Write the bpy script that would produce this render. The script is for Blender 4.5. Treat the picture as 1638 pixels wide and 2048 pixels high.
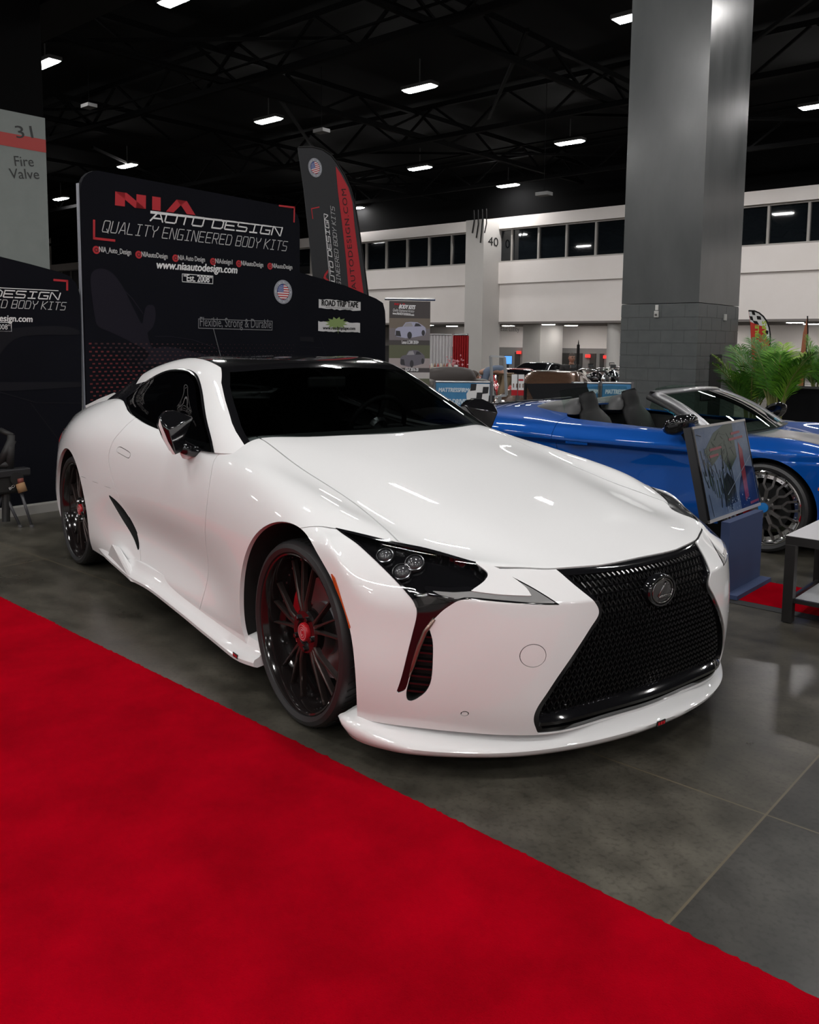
import bpy, bmesh, math, random
import numpy as np
from mathutils import Vector, Matrix

# ---------------------------------------------------------------- scene, camera, world, exposure
random.seed(7)
rng = np.random.default_rng(7)
SC = bpy.context.scene
COL = SC.collection
for o in list(bpy.data.objects):
    bpy.data.objects.remove(o, do_unlink=True)

CAM_POS = Vector((2.784, -2.408, 1.420))
YAW, PITCH, ROLL, FPX = 2.5140, 0.10548, 0.01031, 1749.6
fw = Vector((math.cos(YAW)*math.cos(PITCH), math.sin(YAW)*math.cos(PITCH), -math.sin(PITCH)))
rt = fw.cross(Vector((0, 0, 1))).normalized()
up = rt.cross(fw)
r2 = rt*math.cos(ROLL) + up*math.sin(ROLL)
u2 = -rt*math.sin(ROLL) + up*math.cos(ROLL)
cam_data = bpy.data.cameras.new('camera')
cam = bpy.data.objects.new('camera', cam_data)
COL.objects.link(cam)
cam.matrix_world = Matrix(((r2.x, u2.x, -fw.x, CAM_POS.x), (r2.y, u2.y, -fw.y, CAM_POS.y),
                           (r2.z, u2.z, -fw.z, CAM_POS.z), (0, 0, 0, 1)))
cam_data.sensor_fit = 'VERTICAL'
cam_data.sensor_height = 24.0
cam_data.lens = FPX/2048*24.0
cam_data.shift_y = (871.0-1024.0)/2048
cam_data.clip_end = 300
SC.camera = cam
SC.view_settings.view_transform = 'Standard'
SC.view_settings.look = 'None'
SC.view_settings.gamma = 1.0
SC.view_settings.exposure = 0.12
SC.view_settings.use_curve_mapping = False
SC.cycles.use_denoising = True
SC.cycles.max_bounces = 8
SC.cycles.transparent_max_bounces = 12
SC.cycles.sample_clamp_indirect = 4.0
SC.cycles.caustics_reflective = False
SC.cycles.caustics_refractive = False
world = bpy.data.worlds.new('world')
SC.world = world
world.use_nodes = True
world.node_tree.nodes['Background'].inputs[0].default_value = (0.9, 0.95, 1.0, 1)
world.node_tree.nodes['Background'].inputs[1].default_value = 0.02

# directions of the hall's grid on the floor (car frame: x forward, y to the car's left)
HA = math.radians(12.8)
AX = Vector((math.cos(HA), math.sin(HA), 0))
BX = Vector((-math.sin(HA), math.cos(HA), 0))

# ---------------------------------------------------------------- helpers
def spl(xs, ys):
    """smooth curve through keyed points (monotone-limited cubic Hermite)"""
    xs = np.array(xs, float); ys = np.array(ys, float)
    s = np.argsort(xs); xs = xs[s]; ys = ys[s]
    d = np.diff(ys, axis=0)
    h = np.diff(xs)
    dd = d/(h if ys.ndim == 1 else h[:, None])
    m = np.empty_like(ys)
    m[0] = dd[0]; m[-1] = dd[-1]
    if len(xs) > 2:
        w = (h[1:]/(h[1:]+h[:-1])) if ys.ndim == 1 else (h[1:]/(h[1:]+h[:-1]))[:, None]
        m[1:-1] = dd[:-1]*w + dd[1:]*(1-w)
    def f(x):
        x = np.clip(np.asarray(x, float), xs[0], xs[-1])
        i = np.clip(np.searchsorted(xs, x)-1, 0, len(xs)-2)
        t = (x-xs[i])/h[i]
        hh = h[i]
        if ys.ndim > 1:
            t = np.asarray(t)[..., None]; hh = np.asarray(hh)[..., None]
        return ((2*t**3-3*t**2+1)*ys[i] + (t**3-2*t**2+t)*hh*m[i] + (-2*t**3+3*t**2)*ys[i+1] + (t**3-t**2)*hh*m[i+1])
    return f

MATS = {}
def mat(name, color, rough=0.5, metal=0.0, coat=0.0, spec=0.5, emit=None, estr=0.0, alpha=1.0, trans=0.0, coat_rough=0.03, ior=1.5, bump=None):
    if name in MATS:
        return MATS[name]
    m = bpy.data.materials.new(name)
    m.use_nodes = True
    nt = m.node_tree
    b = nt.nodes['Principled BSDF']
    b.inputs['Base Color'].default_value = (*color, 1)
    b.inputs['Roughness'].default_value = rough
    b.inputs['Metallic'].default_value = metal
    b.inputs['Coat Weight'].default_value = coat
    b.inputs['Coat Roughness'].default_value = coat_rough
    b.inputs['Specular IOR Level'].default_value = spec
    b.inputs['Alpha'].default_value = alpha
    b.inputs['Transmission Weight'].default_value = trans
    b.inputs['IOR'].default_value = ior
    if emit:
        b.inputs['Emission Color'].default_value = (*emit, 1)
        b.inputs['Emission Strength'].default_value = estr
    if bump:
        sc, st = bump
        n = nt.nodes.new('ShaderNodeTexNoise'); n.inputs['Scale'].default_value = sc; n.inputs['Detail'].default_value = 4
        tc = nt.nodes.new('ShaderNodeTexCoord'); nt.links.new(tc.outputs['Object'], n.inputs['Vector'])
        bp = nt.nodes.new('ShaderNodeBump'); bp.inputs['Strength'].default_value = st; bp.inputs['Distance'].default_value = 0.01
        nt.links.new(n.outputs[0], bp.inputs['Height']); nt.links.new(bp.outputs[0], b.inputs['Normal'])
    MATS[name] = m
    return m

def tag(o, label=None, cat=None, group=None, kind=None):
    if label: o['label'] = label
    if cat: o['category'] = cat
    if group: o['group'] = group
    if kind: o['kind'] = kind
    return o

def empty(name, loc=(0, 0, 0), rz=0.0, label=None, cat=None, group=None):
    o = bpy.data.objects.new(name, None)
    o.empty_display_size = 0.1
    o.location = loc; o.rotation_euler = (0, 0, rz)
    COL.objects.link(o)
    return tag(o, label, cat, group)

def link(name, me, material=None, parent=None, smooth=False):
    o = bpy.data.objects.new(name, me)
    COL.objects.link(o)
    if material is not None:
        for m in (material if isinstance(material, (list, tuple)) else [material]):
            me.materials.append(m)
    if parent is not None:
        o.parent = parent
    if smooth:
        me.shade_smooth()
    return o

def pyobj(name, V, F, material=None, parent=None, smooth=False, mi=None, normals=None):
    me = bpy.data.meshes.new(name)
    me.from_pydata([tuple(v) for v in V], [], [tuple(f) for f in F])
    if mi is not None:
        me.polygons.foreach_set('material_index', np.array(mi, np.int32))
    me.update()
    o = link(name, me, material, parent, smooth)
    if normals is not None:
        me.shade_smooth()
        me.normals_split_custom_set_from_vertices([tuple(n) for n in normals])
    return o

class MB:
    """collects simple shapes into one mesh"""
    def __init__(s): s.V = []; s.F = []; s.M = []
    def add(s, V, F, m=0):
        b = len(s.V); s.V += [tuple(v) for v in V]
        s.F += [tuple(i+b for i in f) for f in F]; s.M += [m]*len(F)
        return s
    def box(s, c, d, rz=0.0, m=0, R=None):
        x, y, z = d[0]/2, d[1]/2, d[2]/2
        P = [Vector(p) for p in ((-x,-y,-z),(x,-y,-z),(x,y,-z),(-x,y,-z),(-x,-y,z),(x,-y,z),(x,y,z),(-x,y,z))]
        R = R if R is not None else Matrix.Rotation(rz, 3, 'Z')
        c = Vector(c)
        return s.add([R @ p + c for p in P], [(0,3,2,1),(4,5,6,7),(0,1,5,4),(1,2,6,5),(2,3,7,6),(3,0,4,7)], m)
    def bar(s, a, b, w, h=None, m=0, upv=(0, 0, 1)):
        a, b = Vector(a), Vector(b); h = h or w
        d = (b-a); L = d.length; d = d/L
        u = Vector(upv)
        if abs(d.dot(u)) > 0.99: u = Vector((1, 0, 0))
        x = d.cross(u).normalized(); z = x.cross(d)
        P = []
        for q in (a, b):
            for sx, sz in ((-1,-1),(1,-1),(1,1),(-1,1)):
                P.append(q + x*sx*w/2 + z*sz*h/2)
        return s.add(P, [(0,1,2,3),(7,6,5,4),(0,4,5,1),(1,5,6,2),(2,6,7,3),(3,7,4,0)], m)
    def tube(s, pts, r, n=10, m=0, caps=True):
        pts = [Vector(p) for p in pts]
        rs = r if isinstance(r, (list, tuple)) else [r]*len(pts)
        V = []; F = []
        ref = None
        for i, p in enumerate(pts):
            d = (pts[min(i+1, len(pts)-1)] - pts[max(i-1, 0)]).normalized()
            if ref is None:
                ref = Vector((0, 0, 1)) if abs(d.z) < 0.9 else Vector((1, 0, 0))
            x = d.cross(ref).normalized(); y = x.cross(d).normalized(); ref = y
            for k in range(n):
                a = 2*math.pi*k/n
                V.append(p + (x*math.cos(a) + y*math.sin(a))*rs[i])
        for i in range(len(pts)-1):
            for k in range(n):
                F.append((i*n+k, i*n+(k+1) % n, (i+1)*n+(k+1) % n, (i+1)*n+k))
        if caps:
            F.append(tuple(range(n-1, -1, -1))); F.append(tuple(range((len(pts)-1)*n, len(pts)*n)))
        return s.add(V, F, m)
    def lathe(s, prof, n=32, m=0, M=None, caps=False):
        """prof: (radius, height) about z"""
        V = []; F = []
        for r, z in prof:
            for k in range(n):
                a = 2*math.pi*k/n
                v = Vector((r*math.cos(a), r*math.sin(a), z))
                V.append(M @ v if M is not None else v)
        for i in range(len(prof)-1):
            for k in range(n):
                F.append((i*n+k, i*n+(k+1) % n, (i+1)*n+(k+1) % n, (i+1)*n+k))
        if caps:
            F.append(tuple(range(n-1, -1, -1))); F.append(tuple(range((len(prof)-1)*n, len(prof)*n)))
        return s.add(V, F, m)
    def prism(s, poly, t, M=None, m=0):
        """2-D outline (x, y) given thickness t along z, mapped by M"""
        n = len(poly)
        V = [Vector((p[0], p[1], -t/2)) for p in poly] + [Vector((p[0], p[1], t/2)) for p in poly]
        if M is not None: V = [M @ v for v in V]
        F = [tuple(range(n-1, -1, -1)), tuple(range(n, 2*n))]
        for i in range(n):
            F.append((i, (i+1) % n, n+(i+1) % n, n+i))
        return s.add(V, F, m)
    def build(s, name, material=None, parent=None, smooth=False, auto=None, bevel=None):
        o = pyobj(name, s.V, s.F, material, parent, smooth, s.M if any(s.M) else None)
        if bevel:
            b = o.modifiers.new('bevel', 'BEVEL'); b.width = bevel; b.segments = 2; b.limit_method = 'ANGLE'; b.angle_limit = 0.7
        if auto:
            o.data.shade_smooth()
            o.data.set_sharp_from_angle(angle=math.radians(auto))
        return o

# ------- surface meshes as arrays (V, N, T) that can be cut by any scalar field
class Surf:
    def __init__(s, V, N, T):
        s.V = np.asarray(V, float); s.N = np.asarray(N, float); s.T = np.asarray(T, np.int64)
    def compact(s):
        u, inv = np.unique(s.T, return_inverse=True)
        return Surf(s.V[u], s.N[u], inv.reshape(-1, 3))
    def split(s, d, eps=2e-4):
        """d: one value per vertex. Returns (part with d<0, part with d>0)."""
        d = np.where(np.abs(d) < eps, 0.0, d)
        sg = np.sign(d)
        T = s.T
        st = sg[T]
        mn, mx = st.min(1), st.max(1)
        neg = T[mx <= 0]
        pos = T[(mn >= 0) & (mx > 0)]
        cr = T[(mn < 0) & (mx > 0)]
        if len(cr) == 0:
            return Surf(s.V, s.N, neg).compact(), Surf(s.V, s.N, pos).compact()
        E = np.concatenate([cr[:, [0, 1]], cr[:, [1, 2]], cr[:, [2, 0]]])
        E = E[(sg[E[:, 0]]*sg[E[:, 1]]) < 0]
        E = np.unique(np.sort(E, 1), axis=0)
        t = d[E[:, 0]]/(d[E[:, 0]]-d[E[:, 1]])
        nv = s.V[E[:, 0]]*(1-t)[:, None] + s.V[E[:, 1]]*t[:, None]
        nn = s.N[E[:, 0]]*(1-t)[:, None] + s.N[E[:, 1]]*t[:, None]
        nn /= np.linalg.norm(nn, axis=1)[:, None]
        V = np.vstack([s.V, nv]); N = np.vstack([s.N, nn])
        idx = {(a, b): len(s.V)+i for i, (a, b) in enumerate(map(tuple, E.tolist()))}
        nT, pT = [], []
        sgl = sg
        for tri in cr.tolist():
            polyn, polyp = [], []
            for k in range(3):
                a, b = tri[k], tri[(k+1) % 3]
                if sgl[a] <= 0: polyn.append(a)
                if sgl[a] >= 0: polyp.append(a)
                if sgl[a]*sgl[b] < 0:
                    e = idx[(a, b) if a < b else (b, a)]
                    polyn.append(e); polyp.append(e)
            for P, L in ((polyn, nT), (polyp, pT)):
                for k in range(1, len(P)-1):
                    L.append((P[0], P[k], P[k+1]))
        neg = np.vstack([neg, np.array(nT, np.int64).reshape(-1, 3)])
        pos = np.vstack([pos, np.array(pT, np.int64).reshape(-1, 3)])
        return Surf(V, N, neg).compact(), Surf(V, N, pos).compact()
    def offset(s, dist):
        return Surf(s.V + s.N*(dist if np.isscalar(dist) else np.asarray(dist)[:, None]), s.N, s.T)
    def boundary(s):
        E = np.concatenate([s.T[:, [0, 1]], s.T[:, [1, 2]], s.T[:, [2, 0]]])
        k = np.sort(E, 1)
        key = k[:, 0]*(len(s.V)+1)+k[:, 1]
        u, i, c = np.unique(key, return_index=True, return_counts=True)
        return E[i[c == 1]]
    def obj(s, name, material, parent=None, rim=0.0):
        V = s.V; T = s.T.tolist(); N = s.N
        if rim:
            B = s.boundary()
            ids = np.unique(B)
            mp = {int(v): len(V)+i for i, v in enumerate(ids)}
            mp2 = {int(v): len(V)+len(ids)+i for i, v in enumerate(ids)}
            # direction across the edge, for the rim's shading
            out = np.zeros((len(V), 3))
            for a, b in B:
                e = s.V[b]-s.V[a]; o_ = np.cross(e, s.N[a]); out[a] += o_; out[b] += o_
            on = out[ids]; on /= np.maximum(np.linalg.norm(on, axis=1), 1e-9)[:, None]
            V = np.vstack([V, V[ids], V[ids]-N[ids]*rim]); N = np.vstack([N, on, on])
            for a, b in B.tolist():
                T.append([mp[a], mp2[a], mp2[b], mp[b]])
        return pyobj(name, V.tolist(), T, material, parent, normals=N.tolist())
    def wall(s, depth, inset=0.0012):
        """strip running inwards from the open edge of this piece"""
        mb = MB()
        for a, b in s.boundary().tolist():
            e = s.V[b]-s.V[a]; L = np.linalg.norm(e)
            if L < 1e-9: continue
            i = np.cross(s.N[a], e/L)*inset
            mb.add([s.V[a]+i-s.N[a]*.0008, s.V[b]+i-s.N[b]*.0008, s.V[b]+i-s.N[b]*depth, s.V[a]+i-s.N[a]*depth], [(0, 1, 2, 3)])
        return mb
    def mirrored(s):
        return Surf(s.V*[1, -1, 1], s.N*[1, -1, 1], s.T[:, ::-1])

def join(*ss):
    V = []; N = []; T = []; b = 0
    for s in ss:
        V.append(s.V); N.append(s.N); T.append(s.T+b); b += len(s.V)
    return Surf(np.vstack(V), np.vstack(N), np.vstack(T))

def sdpoly(P, poly):
    """signed distance of 2-D points to a closed outline (negative inside)"""
    P = np.asarray(P, float); poly = np.asarray(poly, float)
    n = len(poly); D = np.full(len(P), 1e9); ins = np.zeros(len(P), bool)
    for i in range(n):
        a, b = poly[i], poly[(i+1) % n]
        e = b-a; L = e@e
        if L < 1e-14: continue
        w = P-a
        t = np.clip((w@e)/L, 0, 1)
        D = np.minimum(D, np.hypot(w[:, 0]-t*e[0], w[:, 1]-t*e[1]))
        c = (a[1] <= P[:, 1]) != (b[1] <= P[:, 1])
        xi = a[0] + (P[:, 1]-a[1])*e[0]/(e[1] if abs(e[1]) > 1e-12 else 1e-12)
        ins ^= c & (P[:, 0] < xi)
    return np.where(ins, -D, D)

def round_poly(pts, n=6, closed=True):
    """Catmull-Rom through the points; a point given as (x, y, 0) stays a sharp corner"""
    out = []
    N_ = len(pts)
    P = [np.array(p[:2], float) for p in pts]
    sharp = [len(p) > 2 for p in pts]
    for i in range(N_ if closed else N_-1):
        p1, p2 = P[i], P[(i+1) % N_]
        p0 = P[i-1] if (closed or i > 0) else p1
        p3 = P[(i+2) % N_] if (closed or i+2 < N_) else p2
        m1 = (p2-p1) if sharp[i] else (p2-p0)/2
        m2 = (p2-p1) if sharp[(i+1) % N_] else (p3-p1)/2
        L = np.linalg.norm(p2-p1)
        for m in (m1, m2):
            l = np.linalg.norm(m)
            if l > 1.2*L: m *= 1.2*L/l
        for k in range(n):
            t = k/n
            out.append((2*t**3-3*t**2+1)*p1 + (t**3-2*t**2+t)*m1 + (-2*t**3+3*t**2)*p2 + (t**3-t**2)*m2)
    if not closed: out.append(P[-1])
    return np.array(out)

def subd(V, F, creases, level, fit_iters=8, move=0.9):
    """Catmull-Clark surface that passes through the given points V; returns Surf"""
    V = np.array(V, float)
    def run(cv, lev):
        me = bpy.data.meshes.new('tmp_cage')
        me.from_pydata(cv.tolist(), [], F)
        me.update()
        if creases:
            at = me.attributes.new('crease_edge', 'FLOAT', 'EDGE')
            for e in me.edges:
                k = (min(e.vertices), max(e.vertices))
                if k in creases: at.data[e.index].value = creases[k]
        o = bpy.data.objects.new('tmp_cage', me)
        COL.objects.link(o)
        md = o.modifiers.new('s', 'SUBSURF'); md.levels = lev; md.render_levels = lev; md.quality = 5
        md.use_limit_surface = True; md.boundary_smooth = 'ALL'
        dg = bpy.context.evaluated_depsgraph_get()
        ev = o.evaluated_get(dg); em = ev.to_mesh()
        n = len(em.vertices)
        co = np.empty(n*3); em.vertices.foreach_get('co', co); co = co.reshape(-1, 3)
        q = None; no = None
        if lev > 1:
            q = np.empty(len(em.loops), np.int64); em.loops.foreach_get('vertex_index', q); q = q.reshape(-1, 4)
            no = np.empty(n*3); em.vertices.foreach_get('normal', no); no = no.reshape(-1, 3)
        ev.to_mesh_clear()
        bpy.data.objects.remove(o, do_unlink=True); bpy.data.meshes.remove(me)
        return co, q, no
    cage = V.copy()
    for _ in range(fit_iters):
        co, _, _ = run(cage, 1)
        cage += (V-co[:len(V)])*move
    co, q, no = run(cage, level)
    T = np.vstack([q[:, [0, 1, 2]], q[:, [0, 2, 3]]])
    return Surf(co, no, T)

def box_cage(T, S, Fr, Re):
    """T[i][j] top rows (rear->front, centre->edge); S[i][k] side, Fr[j][k] front, Re[j][k] rear, k from the top edge down
    (k index starts at 1 below the shared edge).  Half given for w>=0; mirrored here.  Returns V, F and a name->index map."""
    V = []; key = {}
    def vid(p, tagk, side):
        w = abs(p[1])
        k = (tagk, side if w > 1e-6 else 0)
        if k not in key:
            key[k] = len(V); V.append((p[0], side*w, p[2]))
        return key[k]
    NI, NJ = len(T), len(T[0]); NK = len(S[0])
    def t(i, j, s): return vid(T[i][j], ('t', i, j), s)
    def sd(i, k, s):
        return t(i, NJ-1, s) if k == 0 else vid(S[i][k-1], ('s', i, k), s)
    def fr(j, k, s):
        if k == 0: return t(NI-1, j, s)
        if j == NJ-1: return sd(NI-1, k, s)
        return vid(Fr[j][k-1], ('f', j, k), s)
    def re(j, k, s):
        if k == 0: return t(0, j, s)
        if j == NJ-1: return sd(0, k, s)
        return vid(Re[j][k-1], ('r', j, k), s)
    F = []
    for s in (1, -1):
        def q(a, b, c, d):
            F.append((a, b, c, d) if s > 0 else (d, c, b, a))
        for i in range(NI-1):
            for j in range(NJ-1):
                q(t(i, j, s), t(i+1, j, s), t(i+1, j+1, s), t(i, j+1, s))
            for k in range(NK):
                q(sd(i, k, s), sd(i+1, k, s), sd(i+1, k+1, s), sd(i, k+1, s))
        for j in range(NJ-1):
            for k in range(NK):
                q(fr(j, k, s), fr(j, k+1, s), fr(j+1, k+1, s), fr(j+1, k, s))
                q(re(j, k, s), re(j+1, k, s), re(j+1, k+1, s), re(j, k+1, s))
    return V, F, key
# ---------------------------------------------------------------- white coupe: body surfaces
def body_surface(level):
    XS = [-3.78, -3.62, -3.35, -3.10, -2.87, -2.62, -2.35, -2.05, -1.70, -1.35, -1.05, -0.80, -0.55, -0.28, 0.0, 0.22]
    cz = spl([-3.82, -3.6, -3.3, -3.0, -2.6, -2.0, -1.2, -0.8, -0.6, -0.3, 0.0, 0.3, 0.55, 0.87],
             [0.935, 0.965, 1.005, 1.03, 1.045, 1.03, 1.00, 0.992, 0.965, 0.917, 0.861, 0.800, 0.748, 0.676])
    zj3 = spl([-3.8, -3.6, -3.3, -2.9, -2.5, -2.0, -1.5, -1.0, -0.80, -0.4, 0.0, 0.22, 0.40, 0.66],
              [0.890, 0.925, 0.975, 1.030, 1.055, 1.01, 0.985, 0.985, 0.985, 0.900, 0.822, 0.772, 0.738, 0.706])
    # crown / belt line (j=4)
    w4 = spl([-3.8, -3.6, -3.3, -2.9, -2.5, -2.1, -1.7, -1.2, -0.9, -0.6, -0.3, 0.0, 0.25, 0.5], 
             [0.650, 0.690, 0.715, 0.730, 0.745, 0.785, 0.795, 0.790, 0.785, 0.78, 0.775, 0.775, 0.775, 0.77])
    z4 = spl([-3.8, -3.6, -3.3, -2.9, -2.5, -2.1, -1.7, -1.2, -0.9, -0.6, -0.3, 0.0, 0.25, 0.5],
             [0.868, 0.898, 0.955, 1.020, 1.050, 0.995, 0.948, 0.925, 0.925, 0.920, 0.884, 0.836, 0.778, 0.716])
    w5 = spl([-3.78, -3.6, -3.35, -3.1, -2.87, -2.5, -2.1, -1.7, -1.3, -0.9, -0.5, -0.2, 0.1, 0.32],
             [0.715, 0.755, 0.812, 0.862, 0.895, 0.908, 0.885, 0.862, 0.850, 0.850, 0.858, 0.870, 0.876, 0.872])
    z5 = spl([-3.78, -3.6, -3.3, -2.9, -2.5, -2.1, -1.7, -1.2, -0.9, -0.5, -0.2, 0.1, 0.32],
             [0.795, 0.820, 0.858, 0.892, 0.895, 0.885, 0.872, 0.860, 0.862, 0.858, 0.832, 0.790, 0.742])
    wk = [spl([-3.78, -3.6, -3.3, -3.05, -2.8, -2.4, -2.1, -1.7, -1.2, -0.8, -0.4, -0.1, 0.25, 0.42], y) for y in (
        [0.755, 0.815, 0.890, 0.935, 0.955, 0.950, 0.925, 0.902, 0.893, 0.898, 0.916, 0.930, 0.928, 0.905],
        [0.765, 0.835, 0.912, 0.950, 0.965, 0.955, 0.928, 0.902, 0.892, 0.900, 0.926, 0.940, 0.936, 0.912],
        [0.770, 0.850, 0.918, 0.950, 0.962, 0.948, 0.908, 0.868, 0.862, 0.882, 0.925, 0.940, 0.938, 0.915],
        [0.755, 0.830, 0.900, 0.935, 0.948, 0.938, 0.922, 0.905, 0.902, 0.902, 0.915, 0.925, 0.925, 0.900],
        [0.735, 0.805, 0.870, 0.900, 0.915, 0.915, 0.910, 0.900, 0.895, 0.895, 0.895, 0.900, 0.898, 0.875])]
    zk = [0.71, 0.55, 0.385, 0.25, 0.165]
    W = [0.0, 0.22, 0.44, 0.655]
    T, S = [], []
    for x in XS:
        row = []
        for j in range(4):
            w = W[j]*(1.0 if x > -2.6 else float(spl([-3.8, -3.3, -2.6], [0.86, 0.95, 1.0])(x)))
            a = w/0.655
            z = cz(x) + (zj3(x)-cz(x))*(a**2.6)
            row.append((x, w, float(z)))
        row.append((x, float(w4(x)), float(z4(x))))
        row.append((x, float(w5(x)), float(z5(x))))
        T.append(row)
        S.append([(x, float(wk[k](x)), zk[k]) for k in range(5)])
    # last rows bend round the nose
    T[-1] = [(0.42, 0, 0.784), (0.41, 0.22, 0.783), (0.375, 0.43, 0.774), (0.29, 0.62, 0.757), (0.19, 0.765, 0.796), (0.15, 0.872, 0.772)]
    T.append([(0.67, 0, 0.729), (0.655, 0.22, 0.730), (0.60, 0.41, 0.732), (0.47, 0.60, 0.726), (0.335, 0.745, 0.754), (0.235, 0.872, 0.755)])
    T.append([(0.868, 0, 0.676), (0.848, 0.21, 0.682), (0.782, 0.40, 0.691), (0.640, 0.60, 0.712), (0.475, 0.735, 0.728), (0.315, 0.862, 0.735)])
    S[-1] = [(0.19, float(wk[k](0.19)), zk[k]) for k in range(5)]
    S.append([(0.30, float(wk[k](0.30)), zk[k]) for k in range(5)])
    S.append([(0.425, 0.892, 0.640), (0.445, 0.898, 0.52), (0.45, 0.903, 0.375), (0.44, 0.892, 0.25), (0.42, 0.872, 0.165)])
    kz = [0.605, 0.50, 0.375, 0.25, 0.165]
    Fr = [[(0.935, 0, 0.60), (0.945, 0, 0.50), (0.945, 0, 0.375), (0.930, 0, 0.25), (0.905, 0, 0.165)],
          [(0.925, 0.225, 0.60), (0.932, 0.225, 0.50), (0.930, 0.225, 0.375), (0.912, 0.225, 0.25), (0.888, 0.225, 0.165)],
          [(0.875, 0.436, 0.605), (0.888, 0.44, 0.50), (0.891, 0.44, 0.375), (0.880, 0.44, 0.25), (0.858, 0.44, 0.165)],
          [(0.753, 0.640, 0.615), (0.760, 0.648, 0.50), (0.757, 0.65, 0.375), (0.742, 0.645, 0.25), (0.715, 0.635, 0.165)],
          [(0.580, 0.785, 0.625), (0.590, 0.80, 0.51), (0.590, 0.805, 0.375), (0.575, 0.80, 0.25), (0.55, 0.785, 0.165)],
          None]
    Re = []
    for j, w in enumerate((0, 0.2, 0.38, 0.56, 0.66)):
        b = 0.16*(w/0.66)**2.4
        Re.append([(-3.86+b, w, 0.80), (-3.885+b, w, 0.62), (-3.88+b, w, 0.45), (-3.85+b, w, 0.30), (-3.78+b, w, 0.20)])
    Re.append(None)
    for j in range(5):
        pass
    V, F, key = box_cage(T, S, Fr, Re)
    cre = {}
    inv = key
    def edge(a, b, v):
        cre[(min(a, b), max(a, b))] = v
    for s in (1, -1):
        def g(*a): return inv.get((a, s), inv.get((a, 0)))
        NI = len(T)
        # belt crease along the side glass, soft crease on the hood's front lip and the brow under the lamps
        for i in range(5, 12): edge(g('t', i, 4), g('t', i+1, 4), 0.55)
        for j in range(5):
            edge(g('t', NI-1, j), g('t', NI-1, j+1), 0.5)
        for j in range(4):
            edge(g('f', j, 1), g('f', j+1, 1), 0.6)
        for j in range(5): edge(g('t', 0, j), g('t', 0, j+1), 0.5)
    return subd(V, F, cre, level)

def cabin_surface(level):
    # greenhouse: roof rows rear->front, columns centre, mid, rail
    rail = [(-2.78, 0.560, 1.112), (-2.52, 0.568, 1.212), (-2.25, 0.567, 1.276), (-1.98, 0.570, 1.309), (-1.72, 0.568, 1.317), (-1.46, 0.545, 1.291)]
    cen = [(-2.84, 0, 1.150), (-2.55, 0, 1.247), (-2.26, 0, 1.308), (-1.97, 0, 1.337), (-1.68, 0, 1.340), (-1.395, 0, 1.313)]
    T = []
    for c, r in zip(cen, rail):
        m = tuple(c[k]+(r[k]-c[k])*0.52 for k in range(3))
        m = (c[0]+(r[0]-c[0])*0.30, m[1], c[2]+(r[2]-c[2])*0.24)
        T.append([c, m, r])
    base = [(-3.05, 0.665, 1.00), (-2.66, 0.735, 0.985), (-2.27, 0.790, 0.965), (-1.85, 0.800, 0.935), (-1.40, 0.800, 0.905), (-0.845, 0.775, 0.930)]
    S = []
    for r, b in zip(rail, base):
        L = []
        for t, bul in ((0.34, 0.030), (0.68, 0.026), (1.0, 0)):
            p = [r[k]+(b[k]-r[k])*t for k in range(3)]
            p[1] += bul
            L.append(tuple(p))
        S.append(L)
    S[-1] = [(-1.24, 0.648, 1.175), (-1.03, 0.728, 1.055), (-0.79, 0.785, 0.925)]
    Fr = [[(-1.165, 0, 1.216), (-0.93, 0, 1.105), (-0.64, 0, 0.950)],
          [(-1.185, 0.33, 1.205), (-0.955, 0.37, 1.095), (-0.675, 0.41, 0.948)], None]
    Re = [[(-2.98, 0, 1.105), (-3.10, 0, 1.055), (-3.25, 0, 1.00)],
          [(-2.95, 0.33, 1.10), (-3.07, 0.36, 1.05), (-3.20, 0.40, 0.99)], None]
    V, F, key = box_cage(T, S, Fr, Re)
    return subd(V, F, {}, level)
# ---------------------------------------------------------------- white coupe: panels, glass, lamps, wheels
M_PAINT = mat('pearl white paint', (0.80, 0.80, 0.805), rough=0.45, spec=0.06, coat=1.0, coat_rough=0.015)
M_PAINT.node_tree.nodes['Principled BSDF'].inputs['Coat IOR'].default_value = 1.75
M_GLOSS = mat('gloss black', (0.006, 0.006, 0.007), rough=0.09, coat=0.6)
M_MATTE = mat('matte black', (0.012, 0.012, 0.012), rough=0.6)
M_GAP = mat('panel gap dark', (0.004, 0.004, 0.004), rough=0.9)
M_RUB = mat('tyre rubber', (0.016, 0.016, 0.017), rough=0.42)
M_RIM = mat('black rim', (0.010, 0.008, 0.008), rough=0.12, coat=0.5)
M_SPOKE = mat('dark brushed spoke', (0.060, 0.045, 0.042), rough=0.34, metal=0.7)
M_RED = mat('red enamel', (0.42, 0.008, 0.015), rough=0.35)
M_STEEL = mat('brushed steel', (0.30, 0.30, 0.31), rough=0.35, metal=1.0)
M_CHROME = mat('chrome', (0.75, 0.75, 0.76), rough=0.07, metal=1.0)
M_DCHROME = mat('dark chrome', (0.28, 0.27, 0.27), rough=0.12, metal=1.0)
M_AMBER = mat('amber reflector', (0.50, 0.07, 0.004), rough=0.2, coat=1.0, bump=(400, 0.4))
M_GREYLENS = mat('smoked lamp strip', (0.23, 0.23, 0.23), rough=0.25, coat=1.0)
M_CARBON = mat('black carbon roof', (0.010, 0.010, 0.011), rough=0.12, coat=1.0)
M_LEATHER = mat('black leather', (.009, .009, .0095), rough=.55, spec=.2)
M_WHITE = mat('white print', (0.72, 0.72, 0.72), rough=0.6)

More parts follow.
